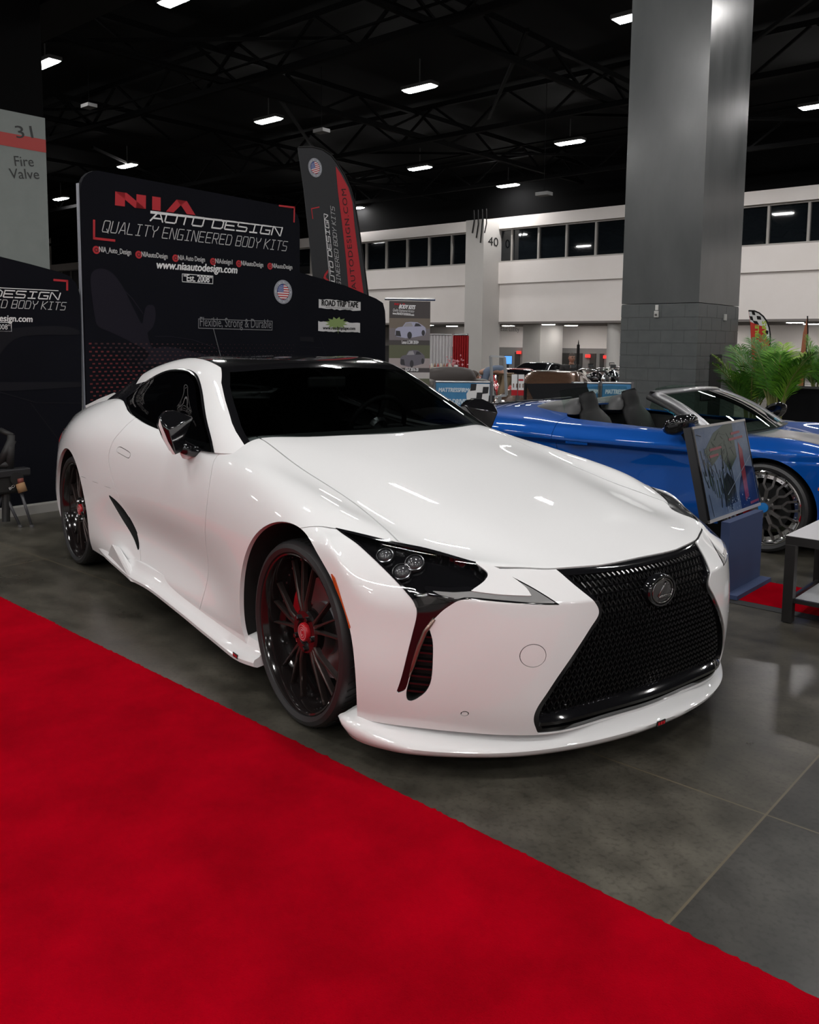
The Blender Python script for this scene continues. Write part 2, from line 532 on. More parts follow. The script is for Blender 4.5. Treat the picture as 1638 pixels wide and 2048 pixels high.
def glass_mat(name, tint, ior=1.5):
    if name in MATS: return MATS[name]
    m = bpy.data.materials.new(name); m.use_nodes = True
    nt = m.node_tree; nt.nodes.clear()
    out = nt.nodes.new('ShaderNodeOutputMaterial')
    mix = nt.nodes.new('ShaderNodeMixShader')
    tr = nt.nodes.new('ShaderNodeBsdfTransparent'); tr.inputs[0].default_value = (*tint, 1)
    gl = nt.nodes.new('ShaderNodeBsdfGlossy'); gl.inputs['Roughness'].default_value = 0.0
    gl.inputs[0].default_value = (1, 1, 1, 1)
    fr = nt.nodes.new('ShaderNodeFresnel')
    ge = nt.nodes.new('ShaderNodeNewGeometry'); mr = nt.nodes.new('ShaderNodeMapRange')
    mr.inputs['To Min'].default_value = ior; mr.inputs['To Max'].default_value = 1/ior
    nt.links.new(ge.outputs['Backfacing'], mr.inputs['Value']); nt.links.new(mr.outputs[0], fr.inputs[0])
    nt.links.new(fr.outputs[0], mix.inputs[0]); nt.links.new(tr.outputs[0], mix.inputs[1]); nt.links.new(gl.outputs[0], mix.inputs[2])
    nt.links.new(mix.outputs[0], out.inputs[0])
    MATS[name] = m
    return m
M_WS = glass_mat('tinted windscreen glass', (0.30, 0.33, 0.325))
M_SIDE = glass_mat('dark tinted side glass', (0.05, 0.055, 0.055))
M_CLEAR = glass_mat('clear lamp cover', (0.92, 0.92, 0.92))

R_ARCH = [(-0.005, 0.330, 0.432), (-2.87, 0.335, 0.405)]
GRILLE = round_poly([(0, .686), (.12, .686), (.22, .687), (.371, .689, 0), (.345, .645), (.312, .602), (.294, .572), (.297, .549), (.33, .512), (.385, .445),
                     (.437, .375), (.472, .315), (.496, .265), (.499, .222), (.476, .170, 0), (.36, .170), (.20, .172), (0, .173)], 6, False)
HLAMP = round_poly([(.845, .772, 0), (.799, .762), (.722, .743), (.655, .729), (.598, .713), (.546, .697), (.519, .675), (.477, .643), (.430, .598, 0),
                    (.50, .603), (.582, .611), (.662, .618), (.694, .615), (.716, .598), (.741, .568), (.768, .517), (.788, .444), (.804, .362), (.812, .306),
                    (.826, .289, 0), (.830, .295, 0), (.815, .401), (.801, .483), (.791, .543), (.789, .573), (.793, .600), (.802, .624), (.817, .669), (.831, .712), (.843, .749)], 5)
ISLAND = round_poly([(.592, .709), (.580, .684), (.602, .664), (.657, .638, 0), (.592, .630), (.502, .624, 0), (.503, .648), (.530, .684), (.550, .699)], 5)
STRIP = [(.748, .634), (.70, .634), (.657, .638), (.592, .630), (.502, .624), (.503, .648), (.530, .684), (.545, .700), (.53, .71), (.45, .65), (.40, .59), (.50, .595), (.582, .608), (.662, .615), (.70, .618), (.735, .625)]
VENT = round_poly([(.764, .519, 0), (.757, .474), (.757, .413), (.759, .346), (.767, .308), (.782, .281), (.797, .266), (.806, .274), (.809, .303), (.803, .363), (.790, .444)], 5)
HOOD = round_poly([(-.80, 0), (-.80, .3), (-.82, .60), (-.832, .647, 0), (-.579, .658), (-.394, .662), (-.195, .659), (-.005, .661), (.131, .670), (.234, .684), (.315, .696), (.386, .710, 0),
                   (.475, .663), (.528, .640), (.636, .600), (.695, .553), (.750, .462), (.796, .371), (.835, .22), (.850, .116), (.852, 0, 0)], 5, False)
DOOR = round_poly([(-.887, 1.0, 0), (-.884, .904), (-.832, .82), (-.808, .688), (-.840, .514), (-.872, .265), (-.905, .19, 0), (-1.62, .19, 0), (-1.739, .311), (-2.0, .598), (-2.081, .692),
                   (-2.129, .768), (-2.116, .852), (-2.071, .919), (-2.05, 1.02, 0)], 6)
SVENT = round_poly([(-2.118, .553), (-2.06, .548), (-1.995, .53), (-1.925, .497), (-1.845, .43), (-1.80, .37), (-1.757, .316), (-1.773, .306), (-1.84, .344), (-1.964, .416), (-2.062, .50)], 5)
HANDLE = round_poly([(-2.037, .823), (-2.02, .834), (-1.99, .836), (-1.86, .820), (-1.845, .805), (-1.862, .790), (-2.0, .803), (-2.03, .808)], 4)
SGLASS = round_poly([(-2.44, 1.072, 0), (-2.192, 1.003), (-2.044, .974), (-1.704, .942), (-1.256, .919), (-.885, .899, 0), (-1.016, .985), (-1.25, 1.115), (-1.438, 1.214), (-1.562, 1.255), (-1.728, 1.268),
                     (-1.973, 1.25), (-2.206, 1.185), (-2.34, 1.12)], 5)
WSCREEN = [(0, .90), (.735, .90), (.727, .96), (.718, 1.008), (.706, 1.042), (.657, 1.135), (.61, 1.213), (.562, 1.268), (.545, 1.288), (.50, 1.290), (.35, 1.301), (.15, 1.309), (0, 1.311)]

def ry(P, k): return np.abs(P[:, k])

def build_coupe():
    car = empty('sports_coupe', (0, 0, 0), 0, 'white sports coupe with black roof and black multi-spoke wheels beside the red carpet', 'car')
    B = body_surface(5)
    B.N = B.N/np.linalg.norm(B.N, axis=1)[:, None]
    gaps = []
    def XW(s): return np.stack([s.V[:, 0], np.abs(s.V[:, 1])], 1)
    def XZ(s): return s.V[:, [0, 2]]
    def WZ(s): return np.stack([np.abs(s.V[:, 1]), s.V[:, 2]], 1)
    def halves(s): return s.split(s.V[:, 1])          # right (y<0), left (y>0)
    def cut(s, d, g=0.0016):
        """piece inside the outline, rest outside, with a thin shut line between them"""
        a, b = s.split(d + g)
        db = None
        return a, b
    def carve(s, fd, g=0.0024):
        ins, rest = s.split(fd(s)+g)
        strip, rest = rest.split(fd(rest)-g)
        gaps.append(strip)
        return ins, rest
    # wheel arches
    fa = lambda s: np.minimum.reduce([np.maximum(np.hypot(s.V[:, 0]-x, s.V[:, 2]-z)-r, 0.45-np.abs(s.V[:, 1])) for x, z, r in R_ARCH])
    _, B = B.split(fa(B))
    # opening under the cabin
    plan = round_poly([(-.72, 0), (-.74, .35), (-.82, .62), (-.92, .745), (-1.3, .768), (-1.9, .762), (-2.3, .745), (-2.75, .68), (-3.02, .58), (-3.10, .3), (-3.12, 0), (-3.1, -.3, 0), (-.74, -.3, 0)], 5)
    fo = lambda s: np.maximum(sdpoly(XW(s), plan), 0.86-s.V[:, 2])
    _, B = B.split(fo(B))
    # grille, lamps, vents
    fg = lambda s: np.maximum(sdpoly(WZ(s), np.vstack([GRILLE, GRILLE[::-1]*[-1, 1]])), 0.5-s.V[:, 0])
    G, B = B.split(fg(B))
    fh = lambda s: np.maximum(sdpoly(WZ(s), HLAMP), 0.13-s.V[:, 0])
    H, B = B.split(fh(B))
    fv = lambda s: np.maximum(sdpoly(WZ(s), VENT), 0.3-s.V[:, 0])
    VN, B = B.split(fv(B))
    fs = lambda s: np.maximum(sdpoly(XZ(s), SVENT), 0.7-np.abs(s.V[:, 1]))
    SV, B = B.split(fs(B))
    # hood
    hp = np.vstack([HOOD, HOOD[::-1]*[1, -1]])
    hood, B = carve(B, lambda s: np.maximum(sdpoly(XW(s), hp), 0.62-s.V[:, 2]), 0.0032)
    hood.obj('hood', M_PAINT, car, rim=0.02)
    # doors
    door, B = carve(B, lambda s: np.maximum(sdpoly(XZ(s), DOOR), 0.6-np.abs(s.V[:, 1])))
    hd, door = carve(door, lambda s: np.maximum(sdpoly(XZ(s), HANDLE), 0.6-np.abs(s.V[:, 1])), 0.0018)
    for dd, hh in zip(halves(door), halves(hd)):
        d_ = dd.obj('door', M_PAINT, car, rim=0.015)
        hh.offset(0.001).obj('door_handle', M_PAINT, d_, rim=0.004)
    # front bumper against the wings
    zt = spl([.30, .371, .60, .722, .80, .843, .95], [.684, .689, .707, .736, .755, .7665, .772])
    bump, B = carve(B, lambda s: np.maximum(0.058-s.V[:, 0], np.where(np.abs(s.V[:, 1]) > 0.84, s.V[:, 2]-spl([.05, .06, .141, .198, .4], [.752, .755, .772, .770, .77])(s.V[:, 0]), s.V[:, 2]-zt(np.abs(s.V[:, 1])))), 0.0012)
    # round tow-eye cover, parking sensor, seams
    def circ(cw, cz, r): return lambda s: np.maximum(np.hypot(np.abs(s.V[:, 1])-cw, s.V[:, 2]-cz)-r, 0.4-s.V[:, 0])
    tow, bump = carve(bump, circ(.517, .442, .037), 0.0009)
    tr, tl = halves(tow)
    sen, bump = carve(bump, circ(.674, .239, .0085), 0.0012)
    bo = join(bump, tl).obj('front_bumper', M_PAINT, car, rim=0.02)
    tr.obj('tow_eye_cover', M_PAINT, bo)
    for q in halves(sen): q.obj('parking_sensor', M_PAINT, bo)
    # side marker lamps
    mk = [(.303, .650), (.326, .636), (.345, .604), (.362, .568), (.385, .522), (.406, .482), (.392, .478), (.370, .524), (.350, .566), (.330, .604), (.313, .630)]
    for sgn in (-1, 1):
        S_ = Surf(bump.V, bump.N, bump.T)
        a, _ = S_.split(np.maximum(sdpoly(XZ(S_), mk), 0.75-sgn*S_.V[:, 1]))
        a.offset(0.003).obj('side_marker', M_AMBER, car, rim=0.004)
    # wings / quarters
    fw_, B = carve(B, lambda s: -0.9-s.V[:, 0], 0.0)
    rear = B
    for q in halves(fw_): q.obj('front_wing', M_PAINT, car, rim=0.018)
    def fq(s): return np.maximum.reduce([np.abs(s.V[:, 2]-np.interp(s.V[:, 0], [-2.5, -2.0], [.609, .596]))-0.0015, s.V[:, 0]+1.99, -2.55-s.V[:, 0], 0.7-np.abs(s.V[:, 1])])
    st, rear = rear.split(fq(rear)); gaps.append(st)
    # tail lamps and the boot lid's seam
    tlp = [(.30, .78), (.70, .775), (.82, .74), (.82, .70), (.70, .69), (.45, .715), (.30, .735)]
    TL, rear = rear.split(np.maximum(sdpoly(WZ(rear), tlp), rear.V[:, 0]+3.42))
    for q in halves(TL): q.obj('tail_lamp', M_RED, car, rim=0.02)
    lid, rear = carve(rear, lambda s: np.maximum(sdpoly(XW(s), [(-4.2, -.6), (-4.2, .60), (-3.5, .60), (-3.1, .57), (-2.9, .55), (-2.9, -.6)]), .80-s.V[:, 2]), 0.0016)
    lid.obj('boot_lid', M_PAINT, car, rim=0.015)
    rear.obj('rear_quarter', M_PAINT, car, rim=0.018)
    join(*gaps).offset(-0.006).obj('shut_line', M_GAP, car)
    # black liners of the wheel arches, grown inwards from the arch edges
    for x0, z0, r0 in R_ARCH:
        for sgn in (-1, 1):
            mb = MB()
            for q in (fw_, bump, rear, door):
                Bd = q.boundary(); Vq = q.V
                ok = lambda i: abs(math.hypot(Vq[i, 0]-x0, Vq[i, 2]-z0)-r0) < .003 and sgn*Vq[i, 1] > .5
                for a, b in Bd.tolist():
                    if ok(a) and ok(b):
                        mb.add([(Vq[a, 0], Vq[a, 1]-sgn*.010, Vq[a, 2]), (Vq[b, 0], Vq[b, 1]-sgn*.010, Vq[b, 2]), (Vq[b, 0], sgn*.62, Vq[b, 2]), (Vq[a, 0], sgn*.62, Vq[a, 2])], [(0, 1, 2, 3)])
            mb.add([(x0+(r0+.02)*math.cos(t), sgn*.625, z0+(r0+.02)*math.sin(t)) for t in np.linspace(math.radians(-18), math.radians(198), 30)], [tuple(range(30))])
            mb.build('arch_liner', M_GAP, car)
    # dark inner shell of the vents
    for q in halves(SV):
        q.offset(-0.05).obj('side_intake', M_MATTE, car)
    for sgn, q in zip((-1, 1), halves(SV)):
        q.wall(.055).build('side_intake_wall', M_MATTE, car)
    # ---------------- front lamps
    pods = [(.795, .724, .026), (.735, .711, .029), (.783, .686, .028)]
    for sgn, h in zip((-1, 1), halves(H)):
        isl, h = h.split(sdpoly(WZ(h), ISLAND))
        L, main = h.split(np.maximum(WZ(h)[:, 1]-(.612-0.35*(WZ(h)[:, 0]-.70)), .668-WZ(h)[:, 0]))
        strip, main = main.split(np.maximum(sdpoly(WZ(main), HLAMP)+0.005, sdpoly(WZ(main), STRIP)))
        edge, main = main.split(np.maximum(sdpoly(WZ(main), HLAMP), sdpoly(WZ(main), STRIP)-.012))
        lamp = main.offset(-0.03).obj('headlamp', M_GLOSS, car)
        main.wall(.032).build('lamp_bezel', M_GLOSS, lamp)
        main.offset(0.001).obj('lamp_cover', M_CLEAR, lamp)
        fr_ = main.split(sdpoly(WZ(main), HLAMP)+0.007)[1]
        fr_.offset(0.002).obj('lamp_trim', M_GLOSS, lamp)
        strip.offset(0.001).obj('running_light', M_GREYLENS, lamp)
        isl.offset(0.004).obj('lamp_panel', M_PAINT, lamp, rim=0.006)
        edge.obj('lamp_edge', M_GLOSS, lamp)
        L.offset(-0.004).obj('corner_blade', M_GLOSS, car, rim=0.02)
        for w, z, r in pods:
            i = np.argmin(np.hypot(WZ(main)[:, 0]-w, WZ(main)[:, 1]-z))
            p = Vector(main.V[i]); n = Vector(main.N[i])
            Mx = Matrix.Translation(p-n*0.026) @ n.to_track_quat('Z', 'Y').to_matrix().to_4x4()
            mb = MB()
            mb.lathe([(r*1.15, 0), (r*1.15, .012), (r*1.02, .013), (r, .006)], 20, 0, Mx)
            mb.lathe([(r, .004), (r*.9, .012), (r*.6, .019), (r*.25, .022), (0.0005, .0225)], 20, 1, Mx)
            mb.build('lamp_projector', [mat('dim lamp chrome', (.20, .20, .21), rough=.2, metal=.9), mat('projector glass', (.05, .05, .055), rough=.08, coat=1.0)], lamp, auto=40)
        # thin light guide in the lower blade
        tub = []
        for w, z in ((.752, .548), (.768, .505), (.782, .455), (.794, .40), (.800, .352)):
            i = np.argmin(np.hypot(WZ(L)[:, 0]-w, WZ(L)[:, 1]-z)); tub.append(L.V[i]+L.N[i]*0.001)
        MB().tube(tub, [.006, .008, .008, .007, .004], 8).build('light_guide', mat('bronze light guide', (.30, .20, .17), rough=.2, metal=.8), car, smooth=True)
    # bumper corner vents with louvres
    for sgn, v in zip((-1, 1), halves(VN)):
        vo = v.offset(-0.045).obj('corner_vent', M_MATTE, car)
        v.wall(.048).build('vent_wall', M_MATTE, vo)
        mb = MB()
        for k in range(8):
            z = .30+k*.0265
            m_ = np.abs(v.V[:, 2]-z) < 0.006
            if m_.sum() < 2: continue
            ii = np.where(m_)[0]; ii = ii[np.argsort(v.V[ii, 1])]
            a, b = ii[0], ii[-1]
            pa, pb = Vector(v.V[a]-v.N[a]*.018), Vector(v.V[b]-v.N[b]*.018)
            pa.z = pb.z = z
            mb.bar(pa, pb, .022, .006)
        mb.build('vent_louvre', M_GLOSS, vo)
    # ---------------- grille
    y, z, x = G.V[:, 1], G.V[:, 2], G.V[:, 0]
    def basis(y, z):
        y2 = y*y; z = z-.44
        return np.stack([np.ones_like(y), y2, y2*y2, y2**3, z, z*z, z**3, z**4, y2*z, y2*z*z, y2*y2*z, y2*z**3], 1)
    cf, *_ = np.linalg.lstsq(basis(y, z), x, rcond=None)
    def gx(y, z): return basis(np.atleast_1d(np.asarray(y, float)), np.atleast_1d(np.asarray(z, float))) @ cf
    full = np.vstack([GRILLE, GRILLE[::-1]*[-1, 1]])
    def gsd(y, z): return sdpoly(np.stack([np.atleast_1d(y), np.atleast_1d(z)], 1), full)
    gd = sdpoly(G.V[:, 1:3], full)
    ring, inner = Surf(G.V, G.N, G.T).split(-(gd+0.016))
    grille = inner.offset(-0.05).obj('grille', M_MATTE, car)
    ring.offset(-0.004).obj('grille_frame', M_GLOSS, car, rim=0.05)
    mb = MB()
    dy, dz = 0.0215, 0.0205
    nodes = {}
    for iz in range(-1, 27):
        zz = .178+iz*dz
        for iy in range(-26, 27):
            yy = (iy+(0.5 if iz % 2 else 0))*dy
            if gsd(yy, zz)[0] < -0.010:
                rec = 0.020 + 0.012*max(0.0, (.5-zz)/.3)
                nodes[(iy, iz)] = Vector((float(gx(yy, zz)[0])-rec, yy, zz))
    nodes_xy = nodes
    for (iy, iz), p in nodes.items():
        a = iz % 2
        for nb in ((iy+(0 if not a else 1), iz+1), (iy-(1 if not a else 0), iz+1)):
            q = nodes.get(nb)
            if q is not None: mb.bar(p, q, .0048, .011, upv=(1, 0, 0))
        r1, r2, h = .0088, .0075, .014
        mb.add([p+Vector((h, 0, .001)), p+Vector((0, r1, 0)), p+Vector((0, 0, r2)), p+Vector((0, -r1, 0)), p+Vector((0, 0, -r2))],
               [(0, 1, 2), (0, 2, 3), (0, 3, 4), (0, 4, 1)])
    mb.build('grille_mesh', mat('grille black', (.004, .004, .0045), rough=.16, spec=.35), grille)
    # lower ledge of the grille opening
    ys = np.linspace(-.478, .478, 41)
    prof = lambda yy: [(-.05, .262), (-.030, .256), (.000, .236), (.012, .222), (.008, .210), (-.012, .204), (-.05, .202)]
    V, F = [], []
    for yy in ys:
        b = float(gx(yy, .235)[0]); k = (abs(yy)/.478)**4
        for dx, zz in prof(yy):
            V.append((b+dx-0.006-0.012*k, yy, zz-.010*k-.002*abs(yy)))
    m_ = 7
    for i in range(len(ys)-1):
        for k in range(m_-1):
            F.append((i*m_+k, i*m_+k+1, (i+1)*m_+k+1, (i+1)*m_+k))
    F.append(tuple(range(m_))); F.append(tuple(range(len(V)-1, len(V)-m_-1, -1)))
    o = pyobj('grille_ledge', V, F, M_GLOSS, car); o.data.shade_smooth(); o.data.set_sharp_from_angle(angle=math.radians(50))
    # emblem: oval ring with a slanted letter inside
    ex = float(gx(0, .575)[0])
    tilt = math.atan((float(gx(0, .60)[0])-float(gx(0, .54)[0]))/.06)
    Mx = Matrix.Translation((ex-.006, 0, .590)) @ Matrix.Rotation(math.radians(90)+0, 4, 'Y') @ Matrix.Rotation(math.radians(90), 4, 'Z')
    S2 = Mx @ Matrix.Diagonal((1.12, .88, 1, 1))
    emb = MB().lathe([(.064, -.02), (.064, .004), (.060, .010), (.054, .010), (.052, .004)], 40, 0, S2).build('emblem', M_GLOSS, car, auto=35)
    MB().lathe([(.052, .003), (.04, .007), (.02, .009), (.0005, .0095)], 40, 0, S2).build('emblem_dome', mat('smoked badge', (.05, .05, .05), rough=.08, coat=1), emb, smooth=True)
    mb = MB()
    mb.tube([S2 @ Vector((.047*math.cos(a), .047*math.sin(a), .008)) for a in np.linspace(0, 2*math.pi, 41)], .0028, 6)
    for a, b in (((.012, .036), (-.022, -.018)), ((-.022, -.018), (.034, -.018)), ((.012, .036), (-.014, -.012)), ((-.018, -.023), (.030, -.023))):
        mb.tube([S2 @ Vector((a[0], a[1], .010)), S2 @ Vector((b[0], b[1], .010))], .0030, 6)
    mb.build('emblem_letter', M_DCHROME, emb, smooth=True)
    # ---------------- front lip
    key = [(.312, .878, .118, .150), (.352, .890, .096, .158), (.415, .888, .088, .160), (.50, .852, .084, .142), (.60, .785, .084, .128), (.725, .645, .086, .126), (.820, .500, .090, .132),
           (.888, .330, .096, .140), (.925, .150, .100, .146), (.934, 0.0, .102, .148)]
    kk = np.array(key); t = np.linspace(0, 1, len(key))
    fr2 = spl(t, kk)
    V, F = [], []
    tt = np.concatenate([fr2(np.linspace(0, 1, 46)), (fr2(np.linspace(1, 0, 46))*[1, -1, 1, 1])[1:]])
    for i, (x, w, zb, zt_) in enumerate(tt):
        a, b = tt[max(i-1, 0)], tt[min(i+1, len(tt)-1)]
        d = Vector((b[0]-a[0], b[1]-a[1], 0)).normalized(); n = Vector((-d.y, d.x, 0))*-1
        n = Vector((d.y, -d.x, 0))
        if n.dot(Vector((x+0.2, w, 0))) < 0: n = -n
        c = Vector((x, w, 0))
        hgt = zt_-zb
        for off, zz in ((-.09, zb+.01), (-.012, zb), (.006, zb+.006), (.020, zb+hgt*.45), (.024, zb+hgt*.72), (.017, zb+hgt*.92), (.000, zt_+.002), (-.03, zt_+.018), (-.06, zt_+.03)):
            p = c+n*off; V.append((p.x, p.y, zz))
    m_ = 9
    for i in range(len(tt)-1):
        for k in range(m_-1):
            F.append((i*m_+k, (i+1)*m_+k, (i+1)*m_+k+1, i*m_+k+1))
    F.append(tuple(range(m_))); F.append(tuple(range(len(V)-1, len(V)-m_-1, -1)))
    lip = pyobj('front_lip', V, F, M_PAINT, car); lip.data.shade_smooth(); lip.data.set_sharp_from_angle(angle=math.radians(55))
    badge = MB().box((.957, 0.0, .128), (.004, .045, .018)).build('maker_badge', M_GLOSS, lip)
    mb = MB()
    for k in range(3): mb.box((.9595, -.013+k*.013, .128), (.002, .009, .010))
    mb.build('badge_letter', M_RED, badge)
    # ---------------- side skirts
    for sgn in (-1, 1):
        xs = np.linspace(-2.42, -.285, 40)
        zb = spl([-2.42, -2.2, -1.85, -1.68, -1.5, -1.1, -.72, -.40, -.285], [.186, .180, .172, .168, .172, .150, .126, .118, .130])
        wo = spl([-2.42, -2.25, -1.9, -1.66, -1.4, -1.0, -.6, -.36, -.285], [.915, .935, .955, .962, .952, .942, .940, .940, .932])
        ztp = spl([-2.42, -2.2, -1.9, -1.68, -1.45, -.9, -.5, -.285], [.222, .228, .248, .262, .262, .238, .222, .212])
        V, F = [], []
        for x in xs:
            b, w, tpz = float(zb(x)), float(wo(x)), float(ztp(x))
            for ww, zz in ((w-.14, b+.02), (w-.015, b), (w, b+.006), (w+.003, b+.022), (w-.004, b+.034), (w-.024, b+.042), (w-.042, (b+.045+tpz)/2), (w-.052, tpz), (w-.10, tpz+.01)):
                V.append((x, sgn*ww, zz))
        for i in range(len(xs)-1):
            for k in range(m_-1):
                q = (i*m_+k, (i+1)*m_+k, (i+1)*m_+k+1, i*m_+k+1)
                F.append(q if sgn < 0 else q[::-1])
        F.append(tuple(range(m_))); F.append(tuple(range(len(V)-1, len(V)-m_-1, -1)))
        sk = pyobj('side_skirt', V, F, M_PAINT, car); sk.data.shade_smooth(); sk.data.set_sharp_from_angle(angle=math.radians(40))
        fin = [(-2.03, .925, .265), (-1.98, .905, .285), (-1.66, .972, .160), (-1.72, .965, .166), (-2.14, .958, .182)]
        P = [Vector((x, sgn*w, z)) for x, w, z in ((-2.16, .935, .186), (-1.66, .966, .172), (-1.60, .960, .176), (-1.98, .955, .292), (-2.02, .950, .296), (-1.63, .93, .19), (-2.0, .915, .28))]
        pyobj('skirt_fin', P, [(0, 1, 4), (1, 2, 3), (1, 3, 4), (2, 5, 6), (2, 6, 3), (0, 4, 6), (3, 6, 4), (0, 6, 5), (0, 5, 2, 1)], M_PAINT, sk)
        bd = MB().box((-.43, sgn*.9445, .142), (.045, .003, .018)).build('maker_badge', M_GLOSS, sk)
        mb = MB()
        for k in range(3): mb.box((-.443+k*.013, sgn*.9465, .142), (.009, .002, .010))
        mb.build('badge_letter', M_RED, bd)
    # ---------------- cabin
    Cb = cabin_surface(6)
    Cb.N = Cb.N/np.linalg.norm(Cb.N, axis=1)[:, None]
    ws_poly = np.vstack([WSCREEN, np.array(WSCREEN[::-1])*[-1, 1]])
    fws = lambda s: np.maximum(sdpoly(s.V[:, 1:3], ws_poly), -1.62-s.V[:, 0])
    ws, Cb = Cb.split(fws(Cb))
    frit, glass = ws.split(-(sdpoly(ws.V[:, 1:3], ws_poly)+0.026))
    glass.obj('windscreen', M_WS, car)
    frit.obj('windscreen_border', M_GLOSS, car)
    fsg = lambda s: np.maximum(sdpoly(s.V[:, [0, 2]], SGLASS), 0.45-np.abs(s.V[:, 1]))
    sg, Cb = Cb.split(fsg(Cb))
    for sgn, q in zip((-1, 1), halves(sg)):
        d2 = sdpoly(q.V[:, [0, 2]], SGLASS)
        tr_, gl_ = q.split(-(d2+0.012))
        g_ = gl_.obj('side_window', M_SIDE, car)
        tr_.offset(0.002).obj('window_trim', M_GLOSS, g_)
    wr = spl([-3.2, -3.0, -2.8, -2.5, -2.2, -1.8, -1.5, -1.4], [.62, .57, .535, .532, .54, .547, .551, .548])
    roof, Cb = Cb.split(np.maximum.reduce([np.abs(Cb.V[:, 1])-wr(Cb.V[:, 0]), Cb.V[:, 0]+1.38, 1.0-Cb.V[:, 2]]))
    rg, roof = roof.split(roof.V[:, 0]+2.36)
    roof.obj('roof', M_CARBON, car, rim=0.006)
    rg.obj('rear_window', M_SIDE, car)
    pil, rail = Cb.split(np.maximum(np.minimum(Cb.V[:, 0]+2.42, np.maximum(Cb.V[:, 0]+2.06, Cb.V[:, 2]-(1.192+.13*(Cb.V[:, 0]+2.15)))), 0.3-np.abs(Cb.V[:, 1])))
    for q in halves(rail): q.obj('roof_rail', M_PAINT, car, rim=0.01)
    pil = pil.split(np.maximum(pil.V[:, 0]+5, 0))[1] if False else pil
    for q in halves(pil): q.obj('rear_pillar', M_GLOSS, car, rim=0.01)
    # cowl, wiper arms
    MB().add([(-.80, -.66, .955), (-.69, -.35, .955), (-.66, 0, .955), (-.69, .35, .955), (-.80, .66, .955), (-.98, .70, .975), (-.98, -.70, .975)], [(0, 1, 2, 3, 4, 5, 6)]).build('cowl', M_MATTE, car)
    # boot spoiler
    V = []; F = []
    for w in np.linspace(-.635, .635, 23):
        a = abs(w)/.635
        xr = -3.66+.08*a**2; zr = 1.01-.062*a**2.2
        xf = -3.26+.46*a**3; zf = 1.035-.005*a**2+.042*a**5
        for x, z in ((xf, zf), (xf-.12, zf+.008), ((xf+xr)/2-.05, (zf+zr)/2+.014), (xr+.03, zr+.012), (xr, zr+.006), (xr+.01, zr-.010), (xr+.10, zr-.012), (xf-.05, zf-.03)):
            V.append((x, w, z))
    for i in range(22):
        for k in range(8):
            F.append((i*8+k, (i+1)*8+k, (i+1)*8+(k+1) % 8, i*8+(k+1) % 8))
    F.append(tuple(range(8))); F.append(tuple(range(len(V)-1, len(V)-9, -1)))
    sp = pyobj('boot_spoiler', V, F, M_PAINT, car); sp.data.shade_smooth(); sp.data.set_sharp_from_angle(angle=math.radians(45))
    # ---------------- mirrors
    for sgn in (-1, 1):
        K = dict(A=(-.97, 1.045, 1.079), B=(-1.016, 1.0, 1.108), B2=(-1.044, .95, 1.108), B3=(-1.036, .91, 1.093), C=(-1.017, .865, 1.073), D=(-.913, 1.03, 1.034), DC=(-.960, .95, 1.052), E=(-.938, .985, .912),
                 F=(-.966, .925, .925), I=(-.978, .922, .986), G1=(-.972, 1.050, 1.048), G2=(-.956, 1.032, .982), G3=(-.948, .996, .914), M1=(-.944, 1.044, 1.046), M2=(-.940, 1.018, .975))
        loop = ['A', 'B', 'B2', 'B3', 'C', 'I', 'F', 'E', 'G3', 'G2', 'G1']
        for n_ in loop:
            x, w, z = K[n_]; K[n_+'r'] = (x-.060, .955+(w-.955)*.86, 1.02+(z-1.02)*.90)
        K = {n_: (x-.11, w-.04, z-.011) for n_, (x, w, z) in K.items()}
        names = list(K); ix = {n_: i for i, n_ in enumerate(names)}
        V = [(K[n_][0], sgn*K[n_][1], K[n_][2]) for n_ in names]
        def fc(*L): 
            f = tuple(ix[n_] for n_ in L); return f if sgn > 0 else f[::-1]
        cap = [fc('A', 'D', 'DC', 'C', 'B3', 'B2', 'B')[::-1], fc('DC', 'C', 'I'), fc('D', 'DC', 'I', 'F', 'E'), fc('A', 'G1', 'M1', 'D'), fc('D', 'M1', 'M2', 'E')]
        cap += [fc(loop[k], loop[(k+1) % 11], loop[(k+1) % 11]+'r', loop[k]+'r') for k in range(11)]
        mir = pyobj('door_mirror', V, cap, M_GLOSS, car)
        bm = bmesh.new(); bm.from_mesh(mir.data); bmesh.ops.remove_doubles(bm, verts=bm.verts, dist=1e-5); bmesh.ops.recalc_face_normals(bm, faces=bm.faces); bm.to_mesh(mir.data); bm.free()
        bv = mir.modifiers.new('b', 'BEVEL'); bv.width = .006; bv.segments = 3; bv.limit_method = 'ANGLE'; bv.angle_limit = .35
        mir.data.shade_smooth(); mir.data.set_sharp_from_angle(angle=math.radians(35))
        mb = MB(); o3 = lambda n_: Vector(V[ix[n_]])+Vector((.002, sgn*.002, 0))
        mb.add([o3('A'), o3('G1'), o3('G2'), o3('G3'), o3('E'), o3('M2'), o3('M1')], [(0, 1, 6), (1, 2, 5, 6), (2, 3, 4, 5)] if sgn < 0 else [(6, 1, 0), (6, 5, 2, 1), (5, 4, 3, 2)])
        mb.build('mirror_band', M_PAINT, mir, smooth=True)
        pyobj('mirror_glass', [V[ix[n_+'r']] for n_ in loop], [tuple(range(11))], M_CHROME, mir)
        mp = lambda x, w, z: Vector((x, sgn*w, z))
        MB().tube([mp(-1.078, .905, .930), mp(-1.09, .865, .908), mp(-1.10, .83, .900), mp(-1.105, .79, .898)], [.026, .024, .026, .03], 12).build('mirror_arm', M_GLOSS, mir, smooth=True)
